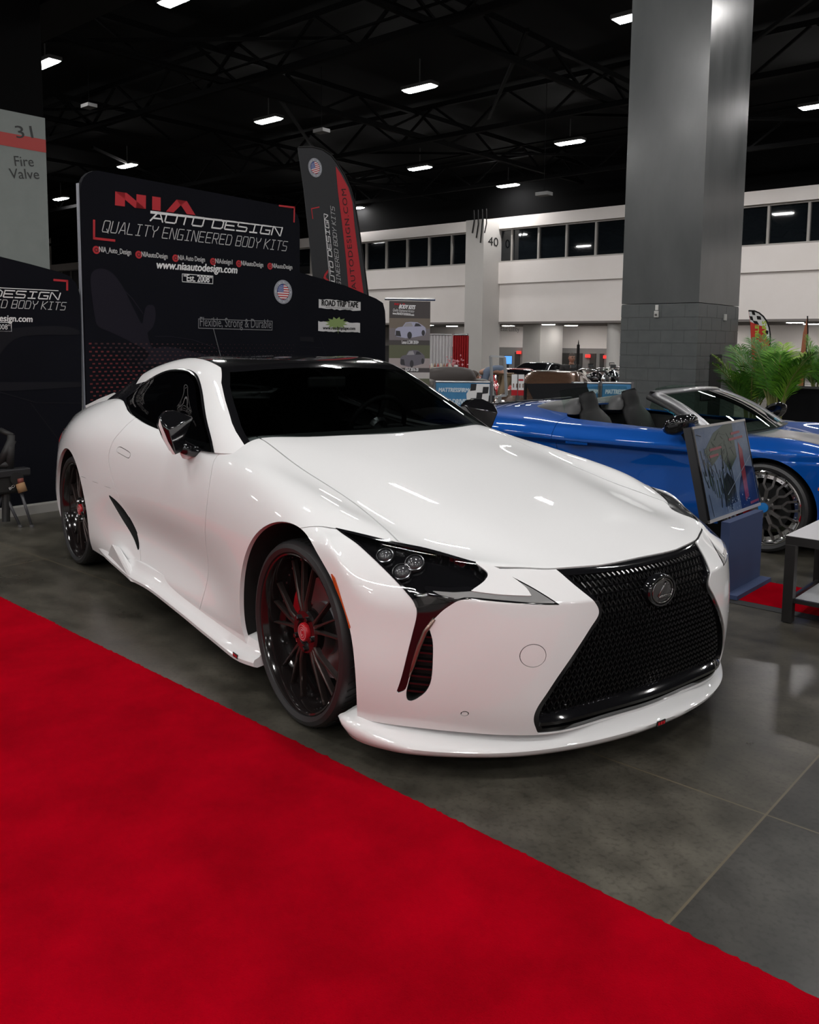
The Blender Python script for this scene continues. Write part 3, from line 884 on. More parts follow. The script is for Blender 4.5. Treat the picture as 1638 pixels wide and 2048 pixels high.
        MB().tube([mp(-1.118, .893, .908), mp(-1.13, .868, .893), mp(-1.145, .835, .886), mp(-1.15, .80, .88)], [.010, .026, .027, .022], 12).build('mirror_foot', M_PAINT, mir, smooth=True)
    # ---------------- inside the cabin
    MB().add([(-3.2, -.74, .45), (-.6, -.74, .45), (-.6, .74, .45), (-3.2, .74, .45), (-3.2, -.74, .93), (-.6, -.74, .80), (-.6, .74, .80), (-3.2, .74, .93)],
             [(0, 1, 2, 3), (0, 4, 5, 1), (3, 2, 6, 7), (0, 3, 7, 4), (1, 5, 6, 2)]).build('cabin_tub', M_MATTE, car)
    V, F = [], []
    for w in np.linspace(-.70, .70, 15):
        hump = .012*math.exp(-((w-.36)/.2)**2)
        for x, z in ((-.72, .925), (-.90, .952+hump), (-1.12, .950+hump), (-1.22, .925+hump), (-1.26, .88), (-1.25, .72)):
            V.append((x, w, z))
    for i in range(14):
        for k in range(5): F.append((i*6+k, i*6+k+1, (i+1)*6+k+1, (i+1)*6+k))
    pyobj('dashboard', V, F, mat('dark dashboard', (.035, .036, .038), rough=.55), car, smooth=True)
    Mx = Matrix.Translation((-1.36, .37, .945)) @ Matrix.Rotation(math.radians(-68), 4, 'Y')
    mb = MB()
    mb.tube([Mx @ Vector((.182*math.cos(a), .182*math.sin(a), 0)) for a in np.linspace(0, 2*math.pi, 37)], .015, 8)
    sw = mb.build('steering_wheel', M_LEATHER, car, smooth=True)
    mb = MB()
    mb.lathe([(.0005, .02), (.05, .018), (.062, 0), (.05, -.03)], 20, 0, Mx)
    for a in (0, math.pi/2, -math.pi/2):
        mb.bar(Mx @ Vector((.05*math.cos(a), .05*math.sin(a), 0)), Mx @ Vector((.17*math.cos(a), .17*math.sin(a), 0)), .03, .012)
    mb.build('wheel_spoke', M_STEEL, sw)
    for sgn in (-1, 1):
        se = MB()
        se.box((-1.85, sgn*.37, .58), (.52, .50, .16))
        se.build('seat', M_LEATHER, car, bevel=.05)
        R = Matrix.Rotation(math.radians(-20), 3, 'Y')
        MB().box((-2.14, sgn*.37, .84), (.15, .48, .58), R=R).build('seat_back', M_LEATHER, car, bevel=.06)
        MB().box((-2.25, sgn*.37, 1.13), (.11, .26, .17), R=R).build('head_rest', M_LEATHER, car, bevel=.04)
    MB().box((-1.30, 0, 1.205), (.03, .23, .06)).build('inner_mirror', M_MATTE, car, bevel=.012)
    # floor pan and liners
    MB().box((-1.60, 0, .20), (4.0, 1.40, .04)).build('floor_pan', M_GAP, car)
    # ---------------- wheels
    for ax, (xc, zc, rr) in enumerate(R_ARCH):
        for sgn in (-1, 1):
            o_ = .885 if ax == 0 else .905
            Mw = Matrix.Translation((xc if ax else 0.0, sgn*o_, .346)) @ Matrix.Rotation(math.radians(90*(-sgn if sgn > 0 else 1)), 4, 'X')
            # local +z points outwards
            tw = .255 if ax == 0 else .285
            wheel = MB().lathe([(.298, -.004), (.303, .012), (.318, .020), (.334, .014), (.342, .001), (.3455, -.022), (.346, -tw/2), (.3455, -tw+.02), (.335, -tw), (.30, -tw+.01)], 72, 0, Mw).build('wheel', M_RUB, car, auto=30)
            gr = MB()
            for g in (-.06, -.11, -.16, -.21):
                gr.lathe([(.3461, g-.004), (.3465, g), (.3461, g+.004)], 64, 0, Mw)
            for k in range(72):
                a = 2*math.pi*k/72
                p1 = Mw @ Vector((.3465*math.cos(a), .3465*math.sin(a), -.008)); p2 = Mw @ Vector((.347*math.cos(a+.05), .347*math.sin(a+.05), -.055))
                gr.bar(p1, p2, .003, .001)
            gr.build('tread_groove', M_GAP, wheel)
            rim = MB().lathe([(.300, -.008), (.302, .004), (.297, .009), (.291, .006), (.286, -.004), (.280, -.030), (.276, -.075), (.268, -.085), (.262, -.15), (.262, -tw), (.285, -tw+.01)], 72, 0, Mw).build('rim', M_RIM, wheel, auto=35)
            rv = MB()
            for k in range(40):
                a = 2*math.pi*k/40
                rv.lathe([(.0045, 0), (.004, .004), (.0005, .005)], 8, 0, Mw @ Matrix.Translation((.2715*math.cos(a), .2715*math.sin(a), -.080)))
            rv.build('rim_bolt', M_STEEL, rim)
            for g in range(5):
                a0 = math.radians(90+72*g+8)
                mb = MB()
                def P(r, a, z): return Mw @ Vector((r*math.cos(a), r*math.sin(a), z))
                # forked root and three tapering spokes
                for da in (-.31, 0.0, .31):
                    r0, r1 = .085, .272
                    a1 = a0+da
                    ab = a0+da*.55
                    for (ra, aa, za, wa), (rb, abb, zb_, wb) in (((.060, ab, -.030, .012), (.118, a0+da*.72, -.026, .0062)), ((.118, a0+da*.72, -.026, .0062), (.272, a1, -.040, .0032))):
                        A, Bq = Vector((ra*math.cos(aa), ra*math.sin(aa), za)), Vector((rb*math.cos(abb), rb*math.sin(abb), zb_))
                        d = (Bq-A).normalized(); sd_ = Vector((-d.y, d.x, 0)).normalized()
                        vs = []
                        for c, w_ in ((A, wa), (Bq, wb)):
                            vs += [c+sd_*w_/1, c+sd_*w_*.6+Vector((0, 0, .006)), c-sd_*w_*.6+Vector((0, 0, .006)), c-sd_*w_, c-sd_*w_*.7-Vector((0, 0, .018)), c+sd_*w_*.7-Vector((0, 0, .018))]
                        mb.add([Mw @ v for v in vs], [(k, (k+1) % 6, 6+(k+1) % 6, 6+k) for k in range(6)]+[(5, 4, 3, 2, 1, 0), (6, 7, 8, 9, 10, 11)])
                mb.build('spoke', M_SPOKE, rim)
            mb = MB().lathe([(.085, -.06), (.085, -.030), (.078, -.022), (.052, -.022), (.046, -.034), (.0005, -.034)], 40, 0, Mw)
            hub = mb.build('hub', M_RIM, rim, auto=35)
            mb = MB()
            for k in range(5):
                a = math.radians(90+72*k+44)
                mb.lathe([(.011, -.03), (.011, -.012), (.0085, -.010), (.0005, -.010)], 6, 0, Mw @ Matrix.Translation((.062*math.cos(a), .062*math.sin(a), 0)))
            mb.build('wheel_nut', M_RIM, hub)
            cap = MB().lathe([(.035, -.03), (.035, -.018), (.032, -.013), (.0005, -.012)], 36, 0, Mw).build('centre_cap', M_RED, rim, auto=35)
            mb = MB()
            for r in (.027, .018):
                mb.lathe([(r, -.0115), (r+.0016, -.0113), (r+.0016, -.0125)], 36, 0, Mw)
            mb.tube([Mw @ Vector((.010*math.cos(a)*(.7), .012*math.sin(a), -.0112)) for a in np.linspace(.6, 5.9, 16)], .0012, 5)
            mb.build('cap_mark', mat('cap print', (.55, .35, .35), rough=.4), cap)
            MB().lathe([(.19, -.14), (.19, -.118), (.10, -.118), (.10, -.10), (.0005, -.10)], 48, 0, Mw).build('brake_disc', M_STEEL, wheel, auto=35)
            mb = MB()
            for (a1, a2) in ((150, 210),):
                pr_ = []
                for a in np.linspace(math.radians(a1 if sgn < 0 else 180-a1), math.radians(a2 if sgn < 0 else 180-a2), 9):
                    pr_.append(a)
                vs = []
                for a in pr_:
                    for r, zz in ((.125, -.085), (.205, -.085), (.205, -.16), (.125, -.16)):
                        vs.append(Mw @ Vector((r*math.cos(a), r*math.sin(a), zz)))
                fs_ = []
                for i in range(8):
                    for k in range(4): fs_.append((i*4+k, i*4+(k+1) % 4, (i+1)*4+(k+1) % 4, (i+1)*4+k))
                fs_ += [(0, 1, 2, 3), (35, 34, 33, 32)]
                mb.add(vs, fs_)
            mb.build('brake_caliper', M_RED, wheel)
    return car
build_coupe()
# ---------------------------------------------------------------- print and lettering helpers
class Plane:
    """flat face with its own axes: x to the reader's right, y up, n towards the reader"""
    def __init__(s, o, x, y):
        s.o = Vector(o); s.x = Vector(x).normalized(); s.y = Vector(y).normalized(); s.n = s.x.cross(s.y).normalized()
    def px(s, u, v):
        d = fw + r2*(u-819.0)/FPX - u2*(v-871.0)/FPX
        t = (s.o-CAM_POS).dot(s.n)/d.dot(s.n)
        q = CAM_POS + d*t - s.o
        return (q.dot(s.x), q.dot(s.y))
    def pt(s, a, b, off=0.0):
        return s.o + s.x*a + s.y*b + s.n*off
    def matrix(s, off=0.0):
        return Matrix(((s.x.x, s.y.x, s.n.x, s.o.x+s.n.x*off), (s.x.y, s.y.y, s.n.y, s.o.y+s.n.y*off), (s.x.z, s.y.z, s.n.z, s.o.z+s.n.z*off), (0, 0, 0, 1)))

def at(u, v, depth):
    return CAM_POS + (fw + r2*(u-819.0)/FPX - u2*(v-871.0)/FPX)*depth

_TXT = {}
def text_arrays(body, spacing=1.0):
    k = (body, spacing)
    if k in _TXT: return _TXT[k]
    cu = bpy.data.curves.new('t', 'FONT'); cu.body = body; cu.size = 1.0; cu.space_character = spacing; cu.resolution_u = 3
    o = bpy.data.objects.new('t', cu); COL.objects.link(o)
    dg = bpy.context.evaluated_depsgraph_get()
    me = o.evaluated_get(dg).to_mesh()
    V = np.array([v.co[:2] for v in me.vertices]) if len(me.vertices) else np.zeros((0, 2))
    F = [tuple(p.vertices) for p in me.polygons]
    o.evaluated_get(dg).to_mesh_clear()
    bpy.data.objects.remove(o, do_unlink=True); bpy.data.curves.remove(cu)
    _TXT[k] = (V, F)
    return V, F

def text_on(mb, pl, body, p0, p1, height, shear=0.0, off=0.004, m=0, spacing=1.0, bold=0.0):
    """letters whose baseline runs from p0 to p1 (plane coordinates); height is the cap height"""
    V, F = text_arrays(body, spacing)
    if not len(V): return
    x0, x1 = V[:, 0].min(), V[:, 0].max()
    p0, p1 = np.array(p0), np.array(p1)
    L = np.linalg.norm(p1-p0); e = (p1-p0)/L; nrm = np.array([-e[1], e[0]])
    sx = L/(x1-x0); sy = height/0.69
    shifts = [(0, 0)] if not bold else [(-bold, 0), (bold, 0), (0, -bold*.7), (0, bold*.7)]
    for k, (bx, by) in enumerate(shifts):
        pts = []
        for v in V:
            q = p0 + e*((v[0]-x0)*sx + shear*v[1]*sy + bx) + nrm*(v[1]*sy + by)
            pts.append(pl.pt(q[0], q[1], off+k*0.0002))
        mb.add(pts, F, m)

STROKES = {
 'A': [[(0, 0), (.42, 1), (.56, 1), (.95, 0)], [(.14, .30), (.82, .30)]],
 'B': [[(0, 0), (0, 1), (.78, 1), (.84, .92), (.84, .58), (.76, .5), (.88, .42), (.88, .08), (.80, 0), (0, 0)], [(0, .5), (.76, .5)]],
 'D': [[(0, 0), (0, 1), (.68, 1), (.90, .78), (.90, .16), (.76, 0), (0, 0)]],
 'E': [[(.88, 0), (.06, 0), (0, .08), (0, 1), (.88, 1)], [(0, .5), (.76, .5)]],
 'G': [[(.88, 1), (.08, 1), (0, .9), (0, .08), (.08, 0), (.88, 0), (.88, .48), (.46, .48)]],
 'I': [[(.12, 0), (.78, 0)], [(.45, 0), (.45, 1)], [(.12, 1), (.78, 1)]],
 'K': [[(0, 0), (0, 1)], [(.88, 1), (.10, .5), (.88, 0)]],
 'L': [[(0, 1), (0, .08), (.06, 0), (.84, 0)]],
 'N': [[(0, 0), (0, 1), (.10, 1), (.80, 0), (.90, 0), (.90, 1)]],
 'O': [[(.10, 0), (0, .12), (0, .88), (.10, 1), (.80, 1), (.90, .88), (.90, .12), (.80, 0), (.10, 0)]],
 'Q': [[(.10, 0), (0, .12), (0, .88), (.10, 1), (.80, 1), (.90, .88), (.90, .12), (.80, 0), (.10, 0)], [(.60, .26), (.92, -.06)]],
 'R': [[(0, 0), (0, 1), (.78, 1), (.86, .9), (.86, .56), (.78, .46), (0, .46)], [(.44, .46), (.88, 0)]],
 'S': [[(.86, 1), (.08, 1), (0, .9), (0, .60), (.08, .52), (.80, .50), (.88, .42), (.88, .10), (.80, 0), (0, 0)]],
 'T': [[(0, 1), (.92, 1)], [(.46, 1), (.46, 0)]],
 'U': [[(0, 1), (0, .12), (.10, 0), (.78, 0), (.88, .12), (.88, 1)]],
 'Y': [[(0, 1), (.10, .72), (.42, .50), (.84, .72), (.92, 1)], [(.42, .50), (.42, 0)]]}
def strokes_on(mb, pl, body, p0, p1, height, shear, w, off=.004, gap=.34, space=.62):
    """single-line technical lettering along the baseline p0-p1"""
    xs, x = [], 0.0
    for ch in body:
        xs.append(x); x += space if ch == ' ' else .9+gap
    tot = x-gap
    p0, p1 = np.array(p0), np.array(p1); e = (p1-p0)/np.linalg.norm(p1-p0); n = np.array([-e[1], e[0]]); sx = np.linalg.norm(p1-p0)/tot
    for x, ch in zip(xs, body):
        for st in STROKES.get(ch, []):
            line_on(mb, pl, [p0+e*((x+a)*sx+shear*b*height)+n*b*height for a, b in st], w, off)

def poly_on(mb, pl, pts, off=0.003, m=0):
    mb.add([pl.pt(p[0], p[1], off) for p in pts], [tuple(range(len(pts)))], m)

def line_on(mb, pl, pts, w, off=0.003, m=0):
    for a, b in zip(pts[:-1], pts[1:]):
        a, b = np.array(a, float), np.array(b, float)
        e = (b-a)/np.linalg.norm(b-a); n = np.array([-e[1], e[0]])*w/2
        poly_on(mb, pl, [a-n-e*w/2, b-n+e*w/2, b+n+e*w/2, a+n-e*w/2], off, m)

def disc_on(mb, pl, c, r0, r1, n=36, off=0.003, m=0):
    if r0 <= 0:
        poly_on(mb, pl, [(c[0]+r1*math.cos(2*math.pi*k/n), c[1]+r1*math.sin(2*math.pi*k/n)) for k in range(n)], off, m); return
    V = []
    for k in range(n):
        a = 2*math.pi*k/n
        V += [pl.pt(c[0]+r0*math.cos(a), c[1]+r0*math.sin(a), off), pl.pt(c[0]+r1*math.cos(a), c[1]+r1*math.sin(a), off)]
    mb.add(V, [(2*k, 2*k+1, (2*k+3) % (2*n), (2*k+2) % (2*n)) for k in range(n)], m)

def ring_text(mb, pl, c, r, body, a0, step, h, off=0.006, m=0, inward=False):
    for i, ch in enumerate(body):
        if ch == ' ': continue
        V, F = text_arrays(ch)
        a = a0 - step*i if not inward else a0 + step*i
        s = h/0.69
        xm = (V[:, 0].min()+V[:, 0].max())/2
        rot = a-math.pi/2 if not inward else a+math.pi/2
        pts = []
        for v in V:
            x, y = (v[0]-xm)*s, (v[1]-.345)*s
            pts.append(pl.pt(c[0]+r*math.cos(a)+x*math.cos(rot)-y*math.sin(rot), c[1]+r*math.sin(a)+x*math.sin(rot)+y*math.cos(rot), off))
        mb.add(pts, F, m)

def flag_seal(pl, c, r, parent, rot=0.0, off=0.004):
    """round badge: lettered ring round a flag of stripes and stars"""
    M = [mat('badge grey', (.42, .43, .46), rough=.7), mat('badge navy', (.012, .02, .07), rough=.7), mat('badge red', (.42, .015, .02), rough=.7), mat('badge white', (.70, .70, .70), rough=.7), mat('badge blue', (.02, .06, .25), rough=.7)]
    q = Plane(pl.pt(c[0], c[1]), pl.x*math.cos(rot)+pl.y*math.sin(rot), pl.y*math.cos(rot)-pl.x*math.sin(rot))
    mb = MB()
    disc_on(mb, q, (0, 0), 0, r, 40, off, 0)
    disc_on(mb, q, (0, 0), r*.93, r*.96, 40, off+.001, 1)
    disc_on(mb, q, (0, 0), r*.64, r*.69, 40, off+.001, 1)
    R = r*.64
    for k in range(13):
        y0, y1 = R-2*R*k/13, R-2*R*(k+1)/13
        x0, x1 = math.sqrt(max(R*R-y0*y0, 0)), math.sqrt(max(R*R-y1*y1, 0))
        ym = (y0+y1)/2; xm = math.sqrt(max(R*R-ym*ym, 0))
        poly_on(mb, q, [(-x1, y1), (x1, y1), (xm, ym), (x0, y0), (-x0, y0), (-xm, ym)] if 0 < k < 12 else [(-x1, y1), (x1, y1), (x0, y0), (-x0, y0)] if k in (0,) and x0 > 0 else [(-max(x0, x1), (y1 if k == 0 else y0)), (max(x0, x1), (y1 if k == 0 else y0)), (0, (y0 if k == 0 else y1))], off+.0015, 2 if k % 2 == 0 else 3)
    can = [(0.05*R, -0.05*R), (0.05*R, R*.998)] + [(R*math.cos(a), R*math.sin(a)) for a in np.linspace(math.pi/2, math.pi+.05, 12)]
    poly_on(mb, q, can, off+.002, 4)
    for iy in range(6):
        for ix in range(6):
            x, y = -R*.05-R*.15*ix-(R*.07 if iy % 2 else 0), R*.05+R*.15*iy
            if x*x+y*y < (R*.93)**2: disc_on(mb, q, (x, y), 0, R*.045, 5, off+.0025, 3)
    ring_text(mb, q, (0, 0), r*.81, 'MADE IN THE USA', math.radians(165), math.radians(11), r*.15, off+.002, 1)
    ring_text(mb, q, (0, 0), r*.81, 'MADE IN THE USA', math.radians(195), math.radians(11), r*.15, off+.002, 1, True)
    return mb.build('round_flag_badge', M, parent)

def n_logo(mb, pl, f, off=0.004, m=0):
    """the red three-letter mark; f maps unit coordinates (0..1, 0..1) to the plane"""
    N = [(0, 0), (0, 1), (.14, 1), (.27, .42), (.27, 1), (.38, 1), (.38, 0), (.25, 0), (.12, .56), (.12, 0)]
    for poly in ([(0, 0), (0, 1), (.12, 1), (.12, 0)], [(.0, 1), (.14, 1), (.38, 0), (.24, 0)], [(.26, 0), (.26, 1), (.38, 1), (.38, 0)],
                 [(.46, 0), (.46, 1), (.57, 1), (.57, 0)], [(.64, 0), (.78, 1), (.92, 1), (.84, .62), (.74, 0)], [(.84, .62), (.78, 1), (.92, 1), (1.04, 0), (.92, 0)]):
        poly_on(mb, pl, [f(*p) for p in poly], off, m)

# ---------------------------------------------------------------- hall shell
def noise_mat(name, c1, c2, scale=3.0, rough=(.5, .6), detail=6, bump=0.0, spec=.5, rot=0.0, stretch=(1, 1, 1)):
    m = bpy.data.materials.new(name); m.use_nodes = True
    nt = m.node_tree; b = nt.nodes['Principled BSDF']
    tc = nt.nodes.new('ShaderNodeTexCoord'); mp = nt.nodes.new('ShaderNodeMapping')
    mp.inputs['Rotation'].default_value = (0, 0, rot); mp.inputs['Scale'].default_value = stretch
    nt.links.new(tc.outputs['Object'], mp.inputs['Vector'])
    n = nt.nodes.new('ShaderNodeTexNoise'); n.inputs['Scale'].default_value = scale; n.inputs['Detail'].default_value = detail; n.inputs['Roughness'].default_value = .62
    nt.links.new(mp.outputs[0], n.inputs['Vector'])
    cr = nt.nodes.new('ShaderNodeValToRGB'); cr.color_ramp.elements[0].position = .35; cr.color_ramp.elements[1].position = .68
    cr.color_ramp.elements[0].color = (*c1, 1); cr.color_ramp.elements[1].color = (*c2, 1)
    nt.links.new(n.outputs[0], cr.inputs[0]); nt.links.new(cr.outputs[0], b.inputs['Base Color'])
    mr = nt.nodes.new('ShaderNodeMapRange'); mr.inputs['To Min'].default_value = rough[0]; mr.inputs['To Max'].default_value = rough[1]
    mr.inputs['From Min'].default_value = .3; mr.inputs['From Max'].default_value = .7
    nt.links.new(n.outputs[0], mr.inputs['Value']); nt.links.new(mr.outputs[0], b.inputs['Roughness'])
    b.inputs['Specular IOR Level'].default_value = spec
    if bump:
        bp = nt.nodes.new('ShaderNodeBump'); bp.inputs['Strength'].default_value = bump; bp.inputs['Distance'].default_value = .01
        nt.links.new(n.outputs[0], bp.inputs['Height']); nt.links.new(bp.outputs[0], b.inputs['Normal'])
    return m

def floor_material():
    m = noise_mat('polished concrete', (.030, .0285, .0245), (.078, .074, .064), .9, (.26, .32), 6, 0.0, spec=.32)
    nt = m.node_tree; b = nt.nodes['Principled BSDF']
    base = b.inputs['Base Color'].links[0].from_socket
    tc = nt.nodes.new('ShaderNodeTexCoord')
    # fine speckle and darker tyre-grime blotches
    n2 = nt.nodes.new('ShaderNodeTexNoise'); n2.inputs['Scale'].default_value = 7; n2.inputs['Detail'].default_value = 6; n2.inputs['Roughness'].default_value = .6
    nt.links.new(tc.outputs['Object'], n2.inputs['Vector'])
    r2_ = nt.nodes.new('ShaderNodeMapRange'); r2_.inputs['From Min'].default_value = .30; r2_.inputs['From Max'].default_value = .66; r2_.inputs['To Min'].default_value = .62; r2_.inputs['To Max'].default_value = 1.2
    nt.links.new(n2.outputs[0], r2_.inputs['Value'])
    mul = nt.nodes.new('ShaderNodeMix'); mul.data_type = 'RGBA'; mul.blend_type = 'MULTIPLY'; mul.inputs[0].default_value = 1
    nt.links.new(base, mul.inputs[6]); nt.links.new(r2_.outputs[0], mul.inputs[7])
    n3 = nt.nodes.new('ShaderNodeTexNoise'); n3.inputs['Scale'].default_value = 55; n3.inputs['Detail'].default_value = 3
    nt.links.new(tc.outputs['Object'], n3.inputs['Vector'])
    r3 = nt.nodes.new('ShaderNodeMapRange'); r3.inputs['From Min'].default_value = .33; r3.inputs['From Max'].default_value = .5; r3.inputs['To Min'].default_value = .72; r3.inputs['To Max'].default_value = 1.03
    nt.links.new(n3.outputs[0], r3.inputs['Value'])
    mu3 = nt.nodes.new('ShaderNodeMix'); mu3.data_type = 'RGBA'; mu3.blend_type = 'MULTIPLY'; mu3.inputs[0].default_value = 1
    nt.links.new(mul.outputs[2], mu3.inputs[6]); nt.links.new(r3.outputs[0], mu3.inputs[7]); mul = mu3
    # sawn joints filled with tan sealant, on the hall's grid
    mp = nt.nodes.new('ShaderNodeMapping'); mp.vector_type = 'POINT'; mp.inputs['Rotation'].default_value = (0, 0, -HA)
    nt.links.new(tc.outputs['Object'], mp.inputs['Vector'])
    sp = nt.nodes.new('ShaderNodeSeparateXYZ'); nt.links.new(mp.outputs[0], sp.inputs[0])
    outs = []
    for ax, o in ((0, 1.338), (1, -.335)):
        a = nt.nodes.new('ShaderNodeMath'); a.operation = 'SUBTRACT'; a.inputs[1].default_value = o - 4.60/2
        nt.links.new(sp.outputs[ax], a.inputs[0])
        w = nt.nodes.new('ShaderNodeMath'); w.operation = 'FLOORED_MODULO'; w.inputs[1].default_value = 4.60; nt.links.new(a.outputs[0], w.inputs[0])
        s = nt.nodes.new('ShaderNodeMath'); s.operation = 'SUBTRACT'; s.inputs[1].default_value = 2.30; nt.links.new(w.outputs[0], s.inputs[0])
        ab = nt.nodes.new('ShaderNodeMath'); ab.operation = 'ABSOLUTE'; nt.links.new(s.outputs[0], ab.inputs[0])
        l = nt.nodes.new('ShaderNodeMath'); l.operation = 'LESS_THAN'; l.inputs[1].default_value = .0035; nt.links.new(ab.outputs[0], l.inputs[0])
        outs.append(l.outputs[0])
    mx = nt.nodes.new('ShaderNodeMath'); mx.operation = 'MAXIMUM'; nt.links.new(outs[0], mx.inputs[0]); nt.links.new(outs[1], mx.inputs[1])
    # slab tones in steps: colour offsets the light falloff, tan stain at left
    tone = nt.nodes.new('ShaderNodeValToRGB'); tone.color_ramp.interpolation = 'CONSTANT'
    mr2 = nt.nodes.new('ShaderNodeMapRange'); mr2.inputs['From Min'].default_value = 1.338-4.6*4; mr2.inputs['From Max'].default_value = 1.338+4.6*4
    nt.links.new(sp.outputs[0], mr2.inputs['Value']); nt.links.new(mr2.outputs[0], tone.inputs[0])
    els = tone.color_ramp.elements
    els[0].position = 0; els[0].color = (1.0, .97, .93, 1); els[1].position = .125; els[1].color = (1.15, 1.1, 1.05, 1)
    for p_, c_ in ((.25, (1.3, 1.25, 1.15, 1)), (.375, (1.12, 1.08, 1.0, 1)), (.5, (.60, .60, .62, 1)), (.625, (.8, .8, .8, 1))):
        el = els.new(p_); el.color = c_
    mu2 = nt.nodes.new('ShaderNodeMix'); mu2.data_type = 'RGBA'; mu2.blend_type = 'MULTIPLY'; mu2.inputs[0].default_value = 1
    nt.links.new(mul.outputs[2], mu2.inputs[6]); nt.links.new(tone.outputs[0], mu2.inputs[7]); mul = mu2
    fin = nt.nodes.new('ShaderNodeMix'); fin.data_type = 'RGBA'; fin.inputs[7].default_value = (.105, .086, .058, 1)
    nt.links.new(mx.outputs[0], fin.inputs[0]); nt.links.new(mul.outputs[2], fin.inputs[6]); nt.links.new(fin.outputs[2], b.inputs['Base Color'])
    return m

def ab(a, b, z=0.0):
    v = AX*a + BX*b; return Vector((v.x, v.y, z))

RZ = HA
def hall():
    def quad(name, pts, m, kind='structure'):
        o = pyobj(name, pts, [(0, 1, 2, 3)], m); o['kind'] = kind; return o
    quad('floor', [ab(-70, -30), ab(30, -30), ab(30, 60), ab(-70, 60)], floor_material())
    M_CEIL = mat('black ceiling', (.0018, .0018, .002), rough=.9, spec=.1)
    M_TRUSS = mat('dark steel truss', (.0014, .0014, .0016), rough=.8, spec=.08)
    M_WALL = noise_mat('off white wall paint', (.83, .775, .745), (.86, .81, .785), .6, (.7, .8))
    M_WALL2 = noise_mat('grey white pier paint', (.50, .48, .46), (.54, .52, .50), .6, (.7, .8))
    M_SOFF = mat('brown grey soffit', (.20, .18, .17), rough=.8)
    M_FRAME = mat('window mullion', (.36, .34, .32), rough=.5)
    M_WGL = mat('dark clerestory glass', (.006, .008, .010), rough=.02, spec=.6, coat=.4)
    o = quad('ceiling', [ab(-70, -30, 9.9), ab(-70, 60, 9.9), ab(30, 60, 9.9), ab(30, -30, 9.9)], M_CEIL)
    B = 33.3
    def wall(name, a0, a1, z0, z1, m, b=B, t=.4):
        x = MB().box(ab((a0+a1)/2, b+t/2, (z0+z1)/2), (a1-a0, t, z1-z0), RZ, 0).build(name, m); x['kind'] = 'structure'; return x
    wall('wall_far', -70, 30, 4.40, 5.44, M_WALL, B-.12, .52)
    wall('wall_far', -70, 30, 2.52, 4.40, M_WALL, B, .4)
    wall('wall_far', -70, 30, 7.08, 7.62, M_WALL, B-.15, .5)
    wall('wall_far', -70, 30, 7.62, 9.9, M_CEIL, B+.05, .3)
    wall('trim_1', -70, 30, 2.42, 2.52, M_SOFF, B-.02, 6.0)
    # clerestory band: panes and mullions
    n = 1
    mull = [x for x in np.arange(-69.5, 30, 1.52)]
    for a0, a1 in ((-70, -44), (-44, -25.9), (-24.7, -3.0), (-3.0, 30)):
        g = MB().box(ab((a0+a1)/2, B+.12, 6.26), (a1-a0, .03, 1.66), RZ).build('window_%d' % n, M_WGL); g['kind'] = 'structure'
        mb = MB()
        for x in np.arange(a0+.1, a1, 1.55): mb.box(ab(x, B+.06, 6.26), (.09, .12, 1.66), RZ)
        mb.box(ab((a0+a1)/2, B+.06, 5.48), (a1-a0, .14, .08), RZ); mb.box(ab((a0+a1)/2, B+.06, 7.05), (a1-a0, .14, .08), RZ)
        mb.build('mullion', M_FRAME, g); n += 1
    # lobby behind the opening
    wall('wall_lobby', -70, 30, 0, 2.45, M_WALL, B+6.0, .3)
    wall('wall_back', -70, 30, 0, 9.9, M_WALL, 60, .3)
    wall('wall_near', -70, 30, 0, 9.9, M_WALL, -30.3, .3)
    for nm, a in (('wall_left', -70.15), ('wall_right', 30.15)):
        x = MB().box(ab(a, 15, 4.95), (.3, 90, 9.9), RZ).build(nm, M_WALL); x['kind'] = 'structure'
    lp = MB()
    for k, (a, b) in enumerate([(x, y) for x in (-30, -26, -22, -18, -14, -10, -6, -2) for y in (35.2, 37.4)]):
        o = MB().box(ab(a, b, 2.41), (.6, .3, .02), RZ).build('downlight', mat('lobby lamp', (1, 1, 1), emit=(1, .97, .93), estr=45))
        tag(o, 'flat ceiling lamp inside the far lobby, above the opening', 'ceiling light', 'lobby ceiling lamps')
    # lobby piers, dark door openings and exit signs beyond the opening
    wall('wall_dado', -70, 30, 0, 1.22, mat('grey lobby dado', (.24, .23, .225), rough=.7), B+5.9, .12)
    bp_ = Plane(ab(-20, 36.0, 0), AX, (0, 0, 1)); c1 = bp_.px(1080, 700)[0]-20; c0 = bp_.px(1045, 700)[0]-20
    wall('lobby_pier', c0, c1, 0, 2.42, M_WALL2, 36.0, 2.2)
    wall('lobby_pier', -8.3, -7.4, 0, 2.42, M_WALL2, 35.0, .7)
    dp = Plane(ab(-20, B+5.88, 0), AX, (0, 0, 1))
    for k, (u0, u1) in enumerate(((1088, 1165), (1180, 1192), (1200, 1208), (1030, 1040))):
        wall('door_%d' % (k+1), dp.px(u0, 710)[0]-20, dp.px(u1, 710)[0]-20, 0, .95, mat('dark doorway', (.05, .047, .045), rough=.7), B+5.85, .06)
    cyl = MB().lathe([(.33, 0), (.33, 2.5)], 24, 0, Matrix.Translation(ab(Plane(ab(-20, B+.55, 0), AX, (0, 0, 1)).px(1228, 690)[0]-20, B+.55, 0))).build('lobby_column', mat('white column paint', (.62, .60, .58), rough=.7), smooth=True)
    tag(cyl, 'round white column standing in the lobby opening left of the big grey pillar', 'column')
